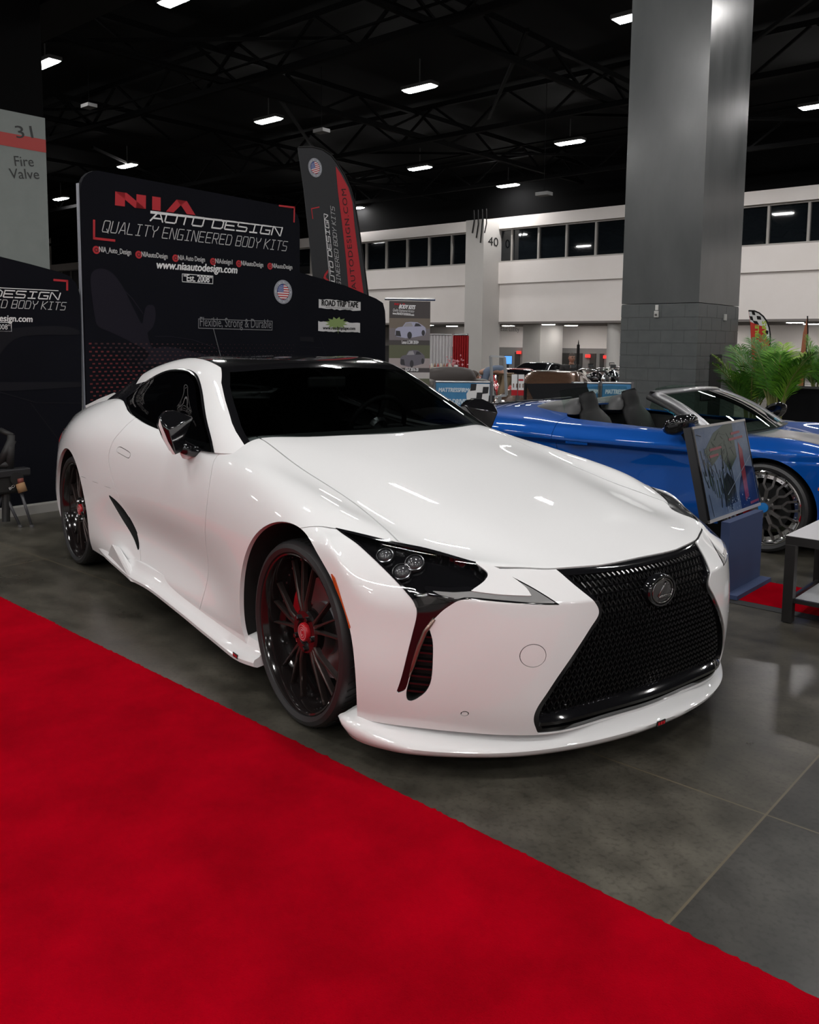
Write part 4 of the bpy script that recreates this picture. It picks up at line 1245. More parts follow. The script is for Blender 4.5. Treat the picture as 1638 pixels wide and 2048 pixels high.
    for k, (u, v) in enumerate(((1040, 705), (1178, 712), (1214, 714))):
        q_ = dp.px(u, v); p = dp.pt(q_[0], q_[1], .12)
        s = MB().box(p, (.30, .05, .17), RZ).build('exit_sign', mat('red exit sign', (.6, .02, .02), rough=.4, emit=(1, .05, .04), estr=.9))
        tag(s, ['small red exit sign in the lobby under the far words', 'small red exit sign left of the lobby column, behind the man', 'small red exit sign right beside the round lobby column'][k], 'exit sign', 'lobby exit signs')
    # pier with the number 40
    fp = Plane(ab(-24, 31.9, 0), AX, (0, 0, 1)); a1 = fp.px(965, 600)[0]-24; a0 = fp.px(929.5, 600)[0]-24
    pier = MB().box(ab((a0+a1)/2, 31.9+.75, 3.72), (a1-a0, 1.5, 7.44), RZ).build('wall_pier', M_WALL2); pier['kind'] = 'structure'
    pl = Plane(ab(a1+.005, 31.9, 0), BX, (0, 0, 1)); mb = MB()
    zb = pl.px(975, 490)[1]
    text_on(mb, pl, '40', (.35, zb), (1.2, zb), .42, off=.01); mb.build('pier_number', M_GAP, pier)
    lob = Plane(ab(-24.2, B+5.95, 0), AX, (0, 0, 1)); mb = MB()
    lob = Plane(ab(-24, 39.2, 0), AX, (0, 0, 1))
    p0 = lob.px(1004, 662); p1 = lob.px(1041, 663)
    text_on(mb, lob, 'East Lobby', p0, p1, .26, off=.12)
    o = mb.build('wall_lettering', mat('grey lettering', (.25, .24, .24), rough=.7)); o['kind'] = 'structure'
    # cables hanging over the pier's head
    mb = MB()
    for k in range(4):
        x = a0+.5+k*.25
        mb.tube([ab(x, 31.86, 7.9), ab(x+.05, 31.84, 7.4-.2*(k % 2)), ab(x-.06, 31.84, 6.8-.25*k % .7)], .03, 6)
    tag(mb.build('cable_bundle', M_GAP), 'black cables dangling over the top of the pier numbered 40', 'cable')
    # roof trusses
    n = 0
    def truss(p, q, dep=1.1, r=.07, step=1.6):
        nonlocal n
        mb = MB(); p, q = Vector(p), Vector(q); d = (q-p).normalized(); L = (q-p).length
        mb.bar(p, q, .16, .16); mb.bar(p+Vector((0, 0, -dep)), q+Vector((0, 0, -dep)), .16, .16)
        k = 0; x = 0
        while x < L-step/2:
            z0, z1 = (0, -dep) if k % 2 else (-dep, 0)
            mb.bar(p+d*x+Vector((0, 0, z0)), p+d*min(x+step, L)+Vector((0, 0, z1)), r, r); x += step; k += 1
        o = mb.build('ceiling_truss', M_TRUSS); o['kind'] = 'structure'
    for b in (4.2, 13.0, 21.6, 30.2): truss(ab(-68, b, 9.75), ab(28, b, 9.75))
    for a in (-49, -37.5, -27, -19, -11.5, -3.8, 4, 12): truss(ab(a, -28, 9.60), ab(a, 33, 9.60), .8)
    mb = MB()
    for a in (-33, -22, -13, -5):
        mb.bar(ab(a, 6, 8.75), ab(a+7, 14, 9.4), .09); mb.bar(ab(a+3, 15, 8.8), ab(a-4, 23, 9.4), .09); mb.bar(ab(a, 22, 8.7), ab(a+6, 31, 9.3), .09)
    mb.bar(ab(-38, 12.5, 8.85), ab(20, 12.5, 8.85), .05); mb.bar(ab(-38, 25, 8.8), ab(20, 25, 8.8), .05)
    o = mb.build('ceiling_brace', M_TRUSS); o['kind'] = 'structure'
    # walkway beam, its flank paler than the rest
    mb = MB(); mb.box(ab(-22, 6.2, 8.55), (60, .12, .55), RZ); mb.box(ab(-22, 7.3, 8.55), (60, .10, .45), RZ); mb.box(ab(-22, 6.75, 8.32), (60, 1.0, .06), RZ)
    o = mb.build('ceiling_walkway', mat('grey painted steel', (.010, .010, .0105), rough=.7, spec=.15)); o['kind'] = 'structure'
    for k, (u, v) in enumerate(((178, 212), (643, 262), (1088, 388))):
        p = at(u, v, 26)
        o = MB().box(p, (.42, .30, .10), RZ).build('roof_speaker', mat('pale grey box', (.16, .16, .16), rough=.6))
        MB().bar(p+Vector((0, 0, .05)), p+Vector((0, 0, 9.5-p.z)), .012).build('hanger', M_TRUSS, o)
        tag(o, ['pale box hung from the roof above the left end of the tall black backdrop', 'pale box hung from the roof just above the feather flag tip', 'pale box hung from the roof above the pier windows'][k], 'ceiling box', 'boxes hung from the roof')
    # ---------------- lamps
    M_LENS = mat('lamp lens', (1, 1, 1), emit=(1.0, .98, .96), estr=LAMP_STRENGTH)
    M_HOUS = mat('lamp housing', (.05, .05, .05), rough=.5)
    vis = {(-22, 9.2): 'bright ceiling light at the upper left above the numbered grey pillar', (-22, 17.1): 'bright ceiling light hanging above the gap between backdrop and feather flag',
           (-33, 18.3): 'ceiling light just over the top of the tall black backdrop', (-44, 20.9): 'small far ceiling light between grey pillar and tall black backdrop',
           (-15.5, 17.5): 'largest bright ceiling light near the middle of the roof', (-23.3, 26.6): 'ceiling light below the largest middle one, right of the feather flag',
           (-15.7, 26.4): 'ceiling light nearest the left edge of the big grey pillar, level with its upper half', (-22.7, 32.4): 'ceiling light low above the pier windows numbered 40',
           (-33.6, 33.0): 'small far ceiling light just right of the feather flag', (-7.85, 16.3): 'ceiling light half hidden behind the top of the big grey pillar', (-7.0, 26.9): 'ceiling light at the right edge, beyond the big grey pillar'}
    pos = dict(vis)
    for a in (-7.6, -.1, 7.4, 14.9, 22.4):
        for b in (-25, -16.6, -8.2, .4, 8.8, 17.2, 26):
            if (a < -5 and b > 10): continue
            pos[(a, b)] = None
    for a in (-15.2, -22.6, -33, -44):
        for b in (-16.6, -8.2, .6): pos[(a, b)] = None
    pos[(-33, 9.6)] = None; pos[(-15.2, 8.9)] = None
    for q in ((3.6, -4.4), (11, -4.4), (-3.8, -4.4), (-3.8, -12.6), (3.6, -12.6), (-10.5, -5.0), (11, -12.6), (-.1, 31.5), (7.4, 31.5), (-11.3, 28.3), (-2.6, 30.2), (-27.8, 25.2), (-32.2, 29.7)): pos[q] = None  # added fill lamps off the grid, some hidden behind pillar and flag
    lens_me = hous_me = rod_me = None
    for (a, b), lab in pos.items():
        e = empty('ceiling_light', ab(a, b, 9.0), RZ, lab or 'unseen rectangular ceiling light over the hall', 'ceiling light', 'rectangular ceiling lights' if lab else 'ceiling lights outside the picture')
        if lens_me is None:
            l = MB(); l.add([(-.56, -.17, -.02), (.56, -.17, -.02), (.56, .17, -.02), (-.56, .17, -.02), (-.50, -.12, -.07), (.50, -.12, -.07), (.50, .12, -.07), (-.50, .12, -.07)],
                            [(4, 7, 6, 5), (0, 4, 5, 1), (1, 5, 6, 2), (2, 6, 7, 3), (3, 7, 4, 0)])
            lo = l.build('lens', M_LENS, e)
            h = MB().box((0, 0, .035), (1.20, .40, .11)); ho = h.build('housing', M_HOUS, e, bevel=.02)
            ro = MB().box((0, 0, .45), (.03, .03, .75)).build('hanger', M_HOUS, e)
            lens_me, hous_me, rod_me = lo, ho, ro
        else:
            for src in (lens_me, hous_me, rod_me):
                c = src.copy(); COL.objects.link(c); c.parent = e
    # ---------------- pillars
    M_PIL = noise_mat('grey pillar paint', (.080, .086, .087), (.096, .102, .103), 1.5, (.16, .26), 5, 0.004, stretch=(1, 1, .35))
    M_BLK = noise_mat('grey block paint', (.080, .088, .090), (.096, .104, .105), 6, (.34, .45), 5, 0.02)
    p = empty('pillar', ab(-3.65-.675, 10.64+.84, 0), RZ, 'huge dark grey square pillar with block base behind the blue convertible', 'pillar')
    MB().box((0, 0, 6.0), (1.35, 1.68, 7.78)).build('shaft', M_PIL, p)
    mb = MB(); z = 0.0; k = 0
    while z < 2.09:
        h = .2
        mb.box((0, 0, z+h/2), (1.353, 1.683, h-.007)); z += .209; k += 1
    mb.box((0, 0, 1.05), (1.345, 1.675, 2.1))
    mb.build('block_base', M_BLK, p)
    mb = MB()
    for i in range(10):
        for x in np.arange(-.55+(.2 if i % 2 else 0), .6, .4): mb.box((x, -.842, i*.209+.1), (.006, .002, .2)); 
        for y in np.arange(-.7+(.2 if i % 2 else 0), .8, .4): mb.box((.677, y, i*.209+.1), (.002, .006, .2))
    mb.build('block_joint', mat('dark joint paint', (.055, .06, .06), rough=.6), p)  # upright block joints in a darker grey than the blocks
    MB().box((.672, -.06, .66), (.02, .50, 1.24)).build('recess', M_GAP, p)
    sw = MB().box((-.03, -.86, 1.93), (.075, .04, .11)).build('call_point', mat('pale grey device', (.45, .45, .43), rough=.5), p, bevel=.008)
    MB().lathe([(.02, 0), (.018, .012), (.0005, .014)], 14, 0, Matrix.Translation((-.03, -.88, 1.92)) @ Matrix.Rotation(math.pi/2, 4, 'X')).build('call_button', mat('dark device', (.08, .08, .08)), sw)
    MB().box((-.03, -.85, 2.04), (.05, .025, .085)).build('wall_socket', mat('white device', (.6, .6, .58), rough=.5), p)
    MB().box((.69, .22, 1.90), (.035, .07, .11)).build('call_point', mat('pale grey device', (.45, .45, .43)), p, bevel=.008)
    # left pillar, lettered 31
    q = Vector(ab(-14.85, 8.05, 0))
    base = at(92, 300, 17.5)
    q = ab(base.dot(AX), base.dot(BX), 0)
    p = empty('pillar', q, RZ, 'pale grey pillar numbered 31 with a red band at the left edge', 'pillar')
    M_P31 = noise_mat('pale grey pillar paint', (.21, .235, .225), (.235, .26, .25), 2, (.5, .6))
    MB().box((-.7, -.6, 2.9), (1.4, 1.2, 5.8)).build('shaft', M_P31, p)
    MB().box((-.7, -.6, 7.85), (1.36, 1.16, 4.1)).build('black_head', M_CEIL, p)
    pl = Plane(q + AX*0.0, BX, (0, 0, 1))
    top = pl.px(92, 247)[1]
    mb = MB()
    y0, y1 = pl.px(60, 300)[1], pl.px(60, 274)[1]
    poly_on(mb, pl, [(-1.2, y0), (0, y0), (0, y1), (-1.2, y1)], .006); mb.build('red_band', mat('red band paint', (.42, .035, .03), rough=.5)).parent = p
    bo = [o for o in p.children if o.name.startswith('red_band')][0]; bo.matrix_parent_inverse = Matrix.Translation(q) .inverted() if False else (Matrix.Translation(q) @ Matrix.Rotation(RZ, 4, 'Z')).inverted()
    for nm, words in (('pillar_number', [('31', (33, 276), (67, 276), 24)]), ('pillar_lettering', [('Fire', (30, 332), (68, 333), 20), ('Valve', (20, 357), (79, 358), 20)])):
        mb = MB()
        for body, a_, b_, h in words:
            s0, s1 = pl.px(*a_), pl.px(*b_)
            hh = pl.px(a_[0], a_[1]-h)[1]-s0[1]
            text_on(mb, pl, body, s0, s1, hh, off=.008)
        o = mb.build(nm, mat('dark grey lettering', (.03, .032, .032), rough=.6)); o.parent = p; o.matrix_parent_inverse = (Matrix.Translation(q) @ Matrix.Rotation(RZ, 4, 'Z')).inverted()
LAMP_STRENGTH = 130.0
hall()
# ---------------------------------------------------------------- carpets
def velvet(name, c):
    m = noise_mat(name, tuple(x*.70 for x in c), c, 3.2, (.85, .95), 4, 0.0)
    nt = m.node_tree; b = nt.nodes['Principled BSDF']
    b.inputs['Specular IOR Level'].default_value = .0
    b.inputs['Sheen Weight'].default_value = .03; b.inputs['Sheen Roughness'].default_value = .4; b.inputs['Sheen Tint'].default_value = (1, .2, .25, 1)
    tc = nt.nodes.new('ShaderNodeTexCoord'); n = nt.nodes.new('ShaderNodeTexNoise'); n.inputs['Scale'].default_value = 260; n.inputs['Detail'].default_value = 3
    nt.links.new(tc.outputs['Object'], n.inputs['Vector'])
    bp = nt.nodes.new('ShaderNodeBump'); bp.inputs['Strength'].default_value = .7; bp.inputs['Distance'].default_value = .006
    nt.links.new(n.outputs[0], bp.inputs['Height']); nt.links.new(bp.outputs[0], b.inputs['Normal'])
    return m
M_CARPET = velvet('red carpet pile', (.345, .0002, .0070))
def carpets():
    d = Vector((math.cos(math.radians(11.15)), math.sin(math.radians(11.15)), 0)); n = Vector((-d.y, d.x, 0))
    o = Vector((0.108, -0.985, 0))
    V, F = [], []
    xs = np.arange(-4.3, 9.0, .012)
    r = rng.normal(0, .0020, len(xs))+.0012*np.sin(xs*9)
    for x, e in zip(xs, r):
        p = o + d*x + n*e
        V += [(p.x, p.y, .001), (p.x, p.y, .007+abs(e)*.3), tuple(p - n*.02 + Vector((0, 0, .010))), tuple(p - n*3.6 + Vector((0, 0, .010))), tuple(p - n*3.6 + Vector((0, 0, .001)))]
    for i in range(len(xs)-1):
        for k in range(4): F.append((i*5+k, (i+1)*5+k, (i+1)*5+k+1, i*5+k+1))
    c = pyobj('red_carpet', V, F, M_CARPET, smooth=False)
    tag(c, 'wide red carpet runner along the floor in front of the white coupe', 'carpet')
    m = empty('red_mat', ab(.39, 1.78, 0), RZ, 'small red carpet mat with black edging under the display stand and side table', 'mat')
    MB().box((.75, .30, .0015), (1.7, .60, .003)).build('edging', mat('black rubber edge', (.01, .01, .01), rough=.7), m)
    MB().box((.75, .335, .003), (1.66, .50, .003)).build('pile', M_CARPET, m)
carpets()

# ---------------------------------------------------------------- backdrops
M_FAB = noise_mat('black backdrop fabric', (.0038, .0041, .0066), (.0056, .006, .0094), 1.2, (.75, .85), 5, spec=.08)
M_PRED = mat('red print', (.40, .010, .018), rough=.7)
M_PDIM = mat('dim purple print', (.0125, .0112, .0175), rough=.75, spec=.1)
M_PDIM2 = mat('dark grey print', (.0095, .0095, .0125), rough=.75, spec=.1)
M_GREYP = mat('grey print', (.16, .16, .17), rough=.7)
M_DOT = mat('dark red dot print', (.10, .008, .010), rough=.75)
M_DOT2 = mat('faint red dot print', (.035, .006, .009), rough=.75)

def rounded(x0, x1, z0, zl, zr, r=.16, n=6):
    """panel outline with rounded upper corners"""
    pts = [(x0, z0), (x1, z0)]
    def arc(c, a0, a1): return [(c[0]+r*math.cos(a), c[1]+r*math.sin(a)) for a in np.linspace(a0, a1, n)]
    pts += arc((x1-r, zr-r), 0, math.pi/2) + arc((x0+r, zl-r), math.pi/2, math.pi)
    return pts

def panel(name, pl, outline, t, material, parent):
    mb = MB().prism([(p[0], p[1]) for p in outline], t, pl.matrix(-t/2))
    return mb.build(name, material, parent)

def backdrop_main():
    e = empty('backdrop', (0, 0, 0), 0, 'tall black backdrop wall with big red three-letter logo behind the white coupe', 'backdrop')
    pl = Plane(ab(-4.84, 0, 0), BX, (0, 0, 1))
    P = pl.px
    panel('panel', pl, rounded(.84, 3.27, .04, 2.845, 2.80, .17), .05, M_FAB, e)
    k = lambda x, y: (160+x*460/1638, 330+y*460/1638)
    Q = lambda x, y: P(*k(x, y))
    mb = MB()
    def f(s, t):
        bl, br, tl, tr = Q(247, 287), Q(800, 355), Q(249, 188), Q(800, 262)
        a = np.array(bl)*(1-s)+np.array(br)*s; c = np.array(tl)*(1-s)+np.array(tr)*s
        return tuple(a*(1-t)+c*t)
    n_logo(mb, pl, f); mb.build('red_logo', M_PRED, e)
    mb = MB()
    poly_on(mb, pl, [Q(500, 325), Q(500, 345), Q(1436, 449), Q(1436, 444)])
    strokes_on(mb, pl, 'AUTO DESIGN', Q(500, 395), Q(1425, 503), .080, .35, .0135, gap=.22)
    mb.build('logo_lettering', M_WHITE, e)
    mb = MB(); strokes_on(mb, pl, 'QUALITY ENGINEERED BODY KITS', Q(155, 475), Q(1465, 612), .096, .30, .0072); mb.build('motto_lettering', mat('grey white print', (.5, .5, .5), rough=.7), e)
    mb = MB(); line_on(mb, pl, [Q(1420, 290), Q(1526, 303), Q(1523, 403)], .018); mb.build('corner_mark', M_PRED, e)
    mb = MB(); line_on(mb, pl, [Q(99, 398), Q(99, 522), Q(242, 538)], .020); mb.build('corner_mark', M_PRED, e)
    mb = MB(); text_on(mb, pl, 'www.niaautodesign.com', Q(540, 735), Q(1115, 772), .070, .18, bold=.0035); mb.build('web_lettering', M_WHITE, e)
    mb = MB(); text_on(mb, pl, '\u201cEst. 2008\u201d', Q(738, 825), Q(938, 838), .062, 0, bold=.002)
    line_on(mb, pl, [Q(727, 775), Q(945, 791), Q(944, 846), Q(727, 831), Q(727, 775)], .006); mb.build('date_box', M_WHITE, e)
    for (cx, cy, x0, y0, x1, y1, w) in ((115, 605, 135, 618, 362, 640, 'NIA_Auto_Design'), (417, 639, 437, 652, 622, 668, 'NIAautoDesign'), (679, 664, 697, 676, 888, 690, 'NIA Auto Design'),
                                     (946, 688, 963, 699, 1084, 708, 'NIAdesign1'), (1130, 703, 1146, 714, 1303, 727, 'NIAautoDesign'), (1352, 721, 1367, 732, 1510, 743, 'NIAautoDesign')):
        mb = MB(); disc_on(mb, pl, Q(cx, cy), 0, .034, 20); disc_on(mb, pl, Q(cx, cy), .012, .018, 12, .005, 1); o = mb.build('media_icon', [M_PRED, M_GAP], e)
        mb = MB(); text_on(mb, pl, w, Q(x0, y0), Q(x1, y1), .045, 0, bold=.001); mb.build('media_handle', mat('grey white print', (.5, .5, .5)), e)
    flag_seal(pl, Q(1445, 904), .122, e)
    mb = MB(); text_on(mb, pl, 'Flexible, Strong & Durable', Q(853, 1148), Q(1360, 1162), .088, 0)
    line_on(mb, pl, [Q(843, 1096), Q(1368, 1113), Q(1366, 1176), Q(843, 1162), Q(843, 1096)], .007)
    line_on(mb, pl, [Q(950, 1170), Q(1005, 1380)], .006); mb.build('slogan_box', M_GREYP, e)
    # ghost print of a car: mirror, cabin line, flank
    mb = MB()
    big = round_poly([(75, 790), (110, 745), (170, 740), (235, 775), (300, 860), (350, 960), (400, 1060), (440, 1130), (455, 1060), (470, 1010), (500, 995), (530, 1010), (538, 1080), (520, 1150), (500, 1175), (480, 1200),
                      (515, 1300), (600, 1292), (720, 1310), (960, 1370), (1020, 1420, 0), (430, 1420, 0), (490, 1340), (380, 1270), (240, 1200), (130, 1150), (105, 1080), (80, 900)], 4)
    poly_on(mb, pl, [Q(*p) for p in big[::-1]], .002)
    mb.build('ghost_print', M_PDIM, e)
    mb = MB()
    line_on(mb, pl, [Q(*p) for p in ((320, 900), (370, 950), (420, 1020), (445, 1055))], .010, .003); line_on(mb, pl, [Q(*p) for p in ((535, 1220), (650, 1222), (800, 1245), (960, 1300), (1060, 1350))], .006, .003)
    line_on(mb, pl, [Q(*p) for p in ((340, 1385), (420, 1300))], .008, .003)
    for x in (300, 420): line_on(mb, pl, [Q(x, 1420), Q(x+120, 1520), Q(x+60, 1800)], .012, .003)
    mb.build('ghost_line', M_PDIM, e)
    mb1, mb2 = MB(), MB()
    for r in range(29):
        for c in range(43):
            x = .885+c*.0545+(.027 if r % 2 else 0); z = .42+r*.0345
            fade = (x-.9)/2.3*1.35+max(0, (z-.95)/.45)*.55
            if x > 3.2: continue
            tgt = mb1 if fade < .55 else mb2
            s = 1.0 if fade < .8 else max(.35, 1.7-fade)
            poly_on(tgt, pl, [(x-.0125*s, z-.007*s), (x+.0125*s, z-.007*s), (x+.0125*s, z+.007*s), (x-.0125*s, z+.007*s)], .0035)
    mb1.build('red_dot_print', M_DOT, e); mb2.build('faint_dot_print', M_DOT2, e)
    MB().box(ab(-4.87, .83, 1.42), (.03, .012, 2.6), RZ).build('side_tube', mat('pale tube', (.35, .37, .42), rough=.3, metal=.5), e)
    # right wing of the same stand
    w = empty('backdrop_wing', (0, 0, 0), 0, 'low black backdrop wing with sloping top and white tape advert beside the tall backdrop', 'backdrop')
    pw = Plane(ab(-4.90, 0, 0), BX, (0, 0, 1)); P2 = pw.px
    tl, t1, t2, tr = P2(600, 545), P2(690, 571), P2(735, 590), P2(766, 606)
    pts = [(3.27, .04), (P2(771, 700)[0], .04), P2(771, 640), P2(770, 622), tr, P2(752, 597), t2, t1, tl, (3.27, tl[1])]
    panel('panel', pw, pts, .05, M_FAB, w)
    kk = lambda x, y: P2(580+x*200/931, 280+y*440/2048)
    mb = MB()
    def brush(x0, y0, x1, y1, h):
        n = 16; top, bot = [], []
        for i in range(n+1):
            t = i/n; x = x0+(x1-x0)*t; y = y0+(y1-y0)*t
            top.append(kk(x, y-h/2+random.uniform(-6, 6))); bot.append(kk(x, y+h/2+random.uniform(-6, 6)))
        poly_on(mb, pw, bot+top[::-1], .004)
    brush(265, 1525, 655, 1550, 85); brush(260, 1735, 650, 1745, 90)
    mb.build('brush_print', mat('pale brush print', (.55, .54, .54), rough=.7), w)
    mb = MB()
    sp = [kk(430+ (95 if i % 2 else 62)*math.cos(a)*1.15, 1705+(60 if i % 2 else 38)*math.sin(a)) for i, a in enumerate(np.linspace(0, 2*math.pi, 25)[:-1])]
    poly_on(mb, pw, sp[::-1], .005)
    poly_on(mb, pw, [kk(436, 1740), kk(452, 1740), kk(446, 1808)], .005); mb.build('splat_print', mat('green print', (.20, .28, .09), rough=.7), w)
    mb = MB()
    text_on(mb, pw, 'ROAD TRIP TAPE', kk(293, 1540), kk(630, 1560), .060, 0, .006, bold=.004)
    text_on(mb, pw, 'PROTECTS YOUR PAINT FROM ROAD DEBRIS', kk(330, 1563), kk(585, 1578), .013, 0, .006)
    text_on(mb, pw, 'www.roadtriptape.com', kk(303, 1763), kk(603, 1768), .036, 0, .006, bold=.002)
    mb.build('tape_lettering', M_GAP, w)
    mb = MB(); line_on(mb, pw, [kk(270, 1840), kk(300, 1900), kk(340, 2020)], .008); poly_on(mb, pw, [kk(60, 1830), kk(60, 1870), kk(220, 1880), kk(215, 1835)]); line_on(mb, pw, [kk(0, 1920), kk(310, 1935)], .006)
    mb.build('ghost_line', M_PDIM2, w)
    # left unit
    l = empty('backdrop', (0, 0, 0), 0, 'lower black backdrop at the left edge, its printed words cut off by the picture edge', 'backdrop')
    pf = Plane(ab(-4.84, 0, 0), BX, (0, 0, 1)); P3 = pf.px
    pts = [(-1.3, .05), (P3(163, 900)[0], .05), P3(162, 640), P3(160, 590), P3(152, 566), P3(138, 552), P3(115, 543), P3(60, 528), P3(0, 513), (-.35, 2.16), (-.9, 2.20), (-1.2, 2.12), (-1.3, 1.95)]
    panel('panel', pf, pts, .05, M_FAB, l)
    h = lambda x, y: P3(x/2, y/2)
    mb = MB(); line_on(mb, pf, [h(217, 1120), h(268, 1124), h(268, 1158)], .017); mb.build('corner_mark', M_PRED, l)
    x1 = np.array(h(233, 1198)); x0 = x1-np.array([.98, 0.0]); x0[1] = x1[1]
    mb = MB(); strokes_on(mb, pf, 'AUTO DESIGN', x0, x1, .052, .35, .009, gap=.22); line_on(mb, pf, [x0+[0, .068], x1+[0, .072]], .006); mb.build('logo_lettering', M_WHITE, l)
    x1 = np.array(h(258, 1240)); x0 = x1-np.array([1.42, 0])
    mb = MB(); strokes_on(mb, pf, 'QUALITY ENGINEERED BODY KITS', x0, x1, .062, .30, .0055); mb.build('motto_lettering', mat('grey white print', (.5, .5, .5)), l)
    x1 = np.array(h(128, 1288)); x0 = x1-np.array([.66, 0])
    mb = MB(); text_on(mb, pf, 'www.niaautodesign.com', x0, x1, .05, 0.1, bold=.002); mb.build('web_lettering', M_WHITE, l)
    x1 = np.array(h(40, 1318)); x0 = x1-np.array([.22, 0])
    mb = MB(); text_on(mb, pf, '\u201cEst. 2008\u201d', x0, x1, .040); line_on(mb, pf, [x0+[-.01, -.014], x1+[.01, -.014], x1+[.01, .055], x0+[-.01, .055], x0+[-.01, -.014]], .005); mb.build('date_box', M_WHITE, l)
    mb = MB()
    gh = round_poly([(-.30, 1.40), (-.05, 1.42), (.20, 1.50), (.62, 1.53), (.78, 1.50), (.78, 1.46), (.30, 1.44), (.12, 1.30), (.05, 1.12), (.06, 1.08), (.78, 1.06), (.78, 1.02), (-.3, 1.04)], 4)
    poly_on(mb, pf, gh[::-1], .003); line_on(mb, pf, [(.1, 1.0), (.4, .9), (.78, .88)], .008); line_on(mb, pf, [(.35, .9), (.6, .55)], .008)
    mb.build('ghost_print', M_PDIM2, l)
    MB().box(ab(-4.80, -.25, .035), (.10, 2.1, .07), RZ).build('foot_tube', mat('pale foot rail', (.34, .33, .31), rough=.4), l)
backdrop_main()

def feather_flags():
    # black flag of the maker
    e = empty('feather_flag', ab(-5.35, 4.3, 0), RZ, 'tall black and red feather flag with flag badge rising behind the backdrop wing', 'flag')
    inv = (Matrix.Translation(ab(-5.35, 4.3, 0)) @ Matrix.Rotation(RZ, 4, 'Z')).inverted()
    pl = Plane(ab(-5.35, 0, 0), BX, (0, 0, 1))
    k = lambda x, y: pl.px(580+x*200/931, 280+y*440/2048)
    def add(o): o.parent = e; o.matrix_parent_inverse = inv; return o
    out = [(75, 72), (200, 70), (300, 95), (380, 150), (440, 230), (500, 330), (560, 460), (600, 600), (640, 850), (690, 1200), (722, 1450)]
    xb = k(722, 1450)
    ol = [k(*p) for p in out] + [(xb[0]+.05, 1.3), (xb[0]+.05, .75), (k(215, 1250)[0]+.05, .75), k(215, 1250), k(180, 900), k(130, 450)]
    ol = ol[::-1]
    add(MB().prism(ol, .012, pl.matrix(-.006)).build('fabric', mat('charcoal flag fabric', (.020, .021, .024), rough=.8)))
    rb = [(425, 245), (470, 310), (540, 440), (580, 580), (600, 800), (640, 1100), (683, 1420), (683, 1600), (565, 1600), (545, 1400), (520, 1100), (480, 750), (445, 480)]
    mb = MB(); poly_on(mb, pl, [k(*p) for p in rb[::-1]], .002); add(mb.build('red_band', mat('red flag fabric', (.40, .012, .02), rough=.75)))
    o = flag_seal(pl, k(232, 258), .105, None, math.radians(20)); add(o)
    mb = MB(); line_on(mb, pl, [k(210, 730), k(198, 640), k(268, 625)], .012); add(mb.build('corner_mark', M_PRED))
    mb = MB(); text_on(mb, pl, 'NIAAUTODESIGN.COM', k(632, 1560), k(517, 455), .075, 0, .005, spacing=1.15); add(mb.build('web_lettering', mat('black print', (.012, .006, .007), rough=.8)))
    mb = MB(); strokes_on(mb, pl, 'AUTO DESIGN', k(420, 1385), k(348, 700), .054, .3, .010, .005, gap=.22); line_on(mb, pl, [k(372, 1340), k(314, 695)], .007); add(mb.build('logo_lettering', M_WHITE))
    mb = MB(); strokes_on(mb, pl, 'QUALITY ENGINEERED BODY KITS', k(505, 1760), k(410, 628), .060, .3, .006, .005); add(mb.build('motto_lettering', mat('grey white print', (.5, .5, .5))))
    mb = MB(); poly_on(mb, pl, [k(365, 1330), k(308, 1285), k(318, 1250), k(352, 1205), k(352, 1235), k(330, 1268), k(335, 1285), k(365, 1310)][::-1], .005); add(mb.build('red_logo', M_PRED))
    pts = [k(*p) for p in out]
    mb = MB().tube([pl.pt(p[0]+.012, p[1]+.008, -.004) for p in pts] + [pl.pt(xb[0]+.065, 1.3), pl.pt(xb[0]+.065, .02)], .010, 8)
    add(mb.build('pole', M_GAP)); add(MB().box(ab(-5.35, xb[0]+.065, .012), (.45, .45, .024), RZ).build('foot_plate', M_GAP))
    # collectors' flag at the right
    c = at(1520, 700, 15.5); o0 = ab(c.dot(AX), 0, 0)
    pl2 = Plane(Vector((c.x, c.y, 0)), r2.cross(Vector((0, 0, 1))).cross(Vector((0, 0, 1)))*-1, (0, 0, 1))
    f = empty('feather_flag', (c.x, c.y, 0), 0, 'red feather flag with green lettering and chequered top behind the palms', 'flag')
    inv2 = Matrix.Translation((c.x, c.y, 0)).inverted()
    def add2(o): o.parent = f; o.matrix_parent_inverse = inv2; return o
    g = lambda x, y: pl2.px(1450+x*188/1375, 600+y*280/2048)
    edge = [(345, 158), (430, 160), (500, 190), (560, 240), (610, 310), (645, 400), (660, 500), (660, 760), (660, 1200)]
    ol = [g(*p) for p in edge] + [g(410, 1200), g(395, 800), g(370, 330)]
    add2(MB().prism(ol[::-1], .012, pl2.matrix(-.006)).build('fabric', mat('red orange flag fabric', (.55, .035, .02), rough=.75)))
    mb = MB()
    poly_on(mb, pl2, [g(*p) for p in ((345, 158), (430, 160), (500, 190), (560, 240), (610, 310), (645, 400), (655, 600), (610, 560), (600, 400), (500, 370), (370, 320))][::-1], .002)
    add2(mb.build('white_print', M_WHITE))
    mb = MB()
    for q in ([(385, 165), (430, 168), (445, 225), (400, 215)], [(355, 235), (400, 240), (415, 305), (372, 290)], [(460, 230), (520, 240), (530, 290), (470, 285)], [(400, 300), (470, 310), (500, 365), (430, 345)], [(595, 440), (635, 450), (630, 505), (600, 495)]):
        poly_on(mb, pl2, [g(*p) for p in q][::-1], .004)
    add2(mb.build('check_print', M_GAP))
    mb = MB(); text_on(mb, pl2, 'COLLECTIBLE', g(490, 1010), g(490, 370), .062, 0, .006, bold=.006); text_on(mb, pl2, 'FAST CARS', g(600, 860), g(600, 310), .070, .1, .006, bold=.006)
    add2(mb.build('flag_lettering', mat('lime print', (.40, .55, .06), rough=.7)))
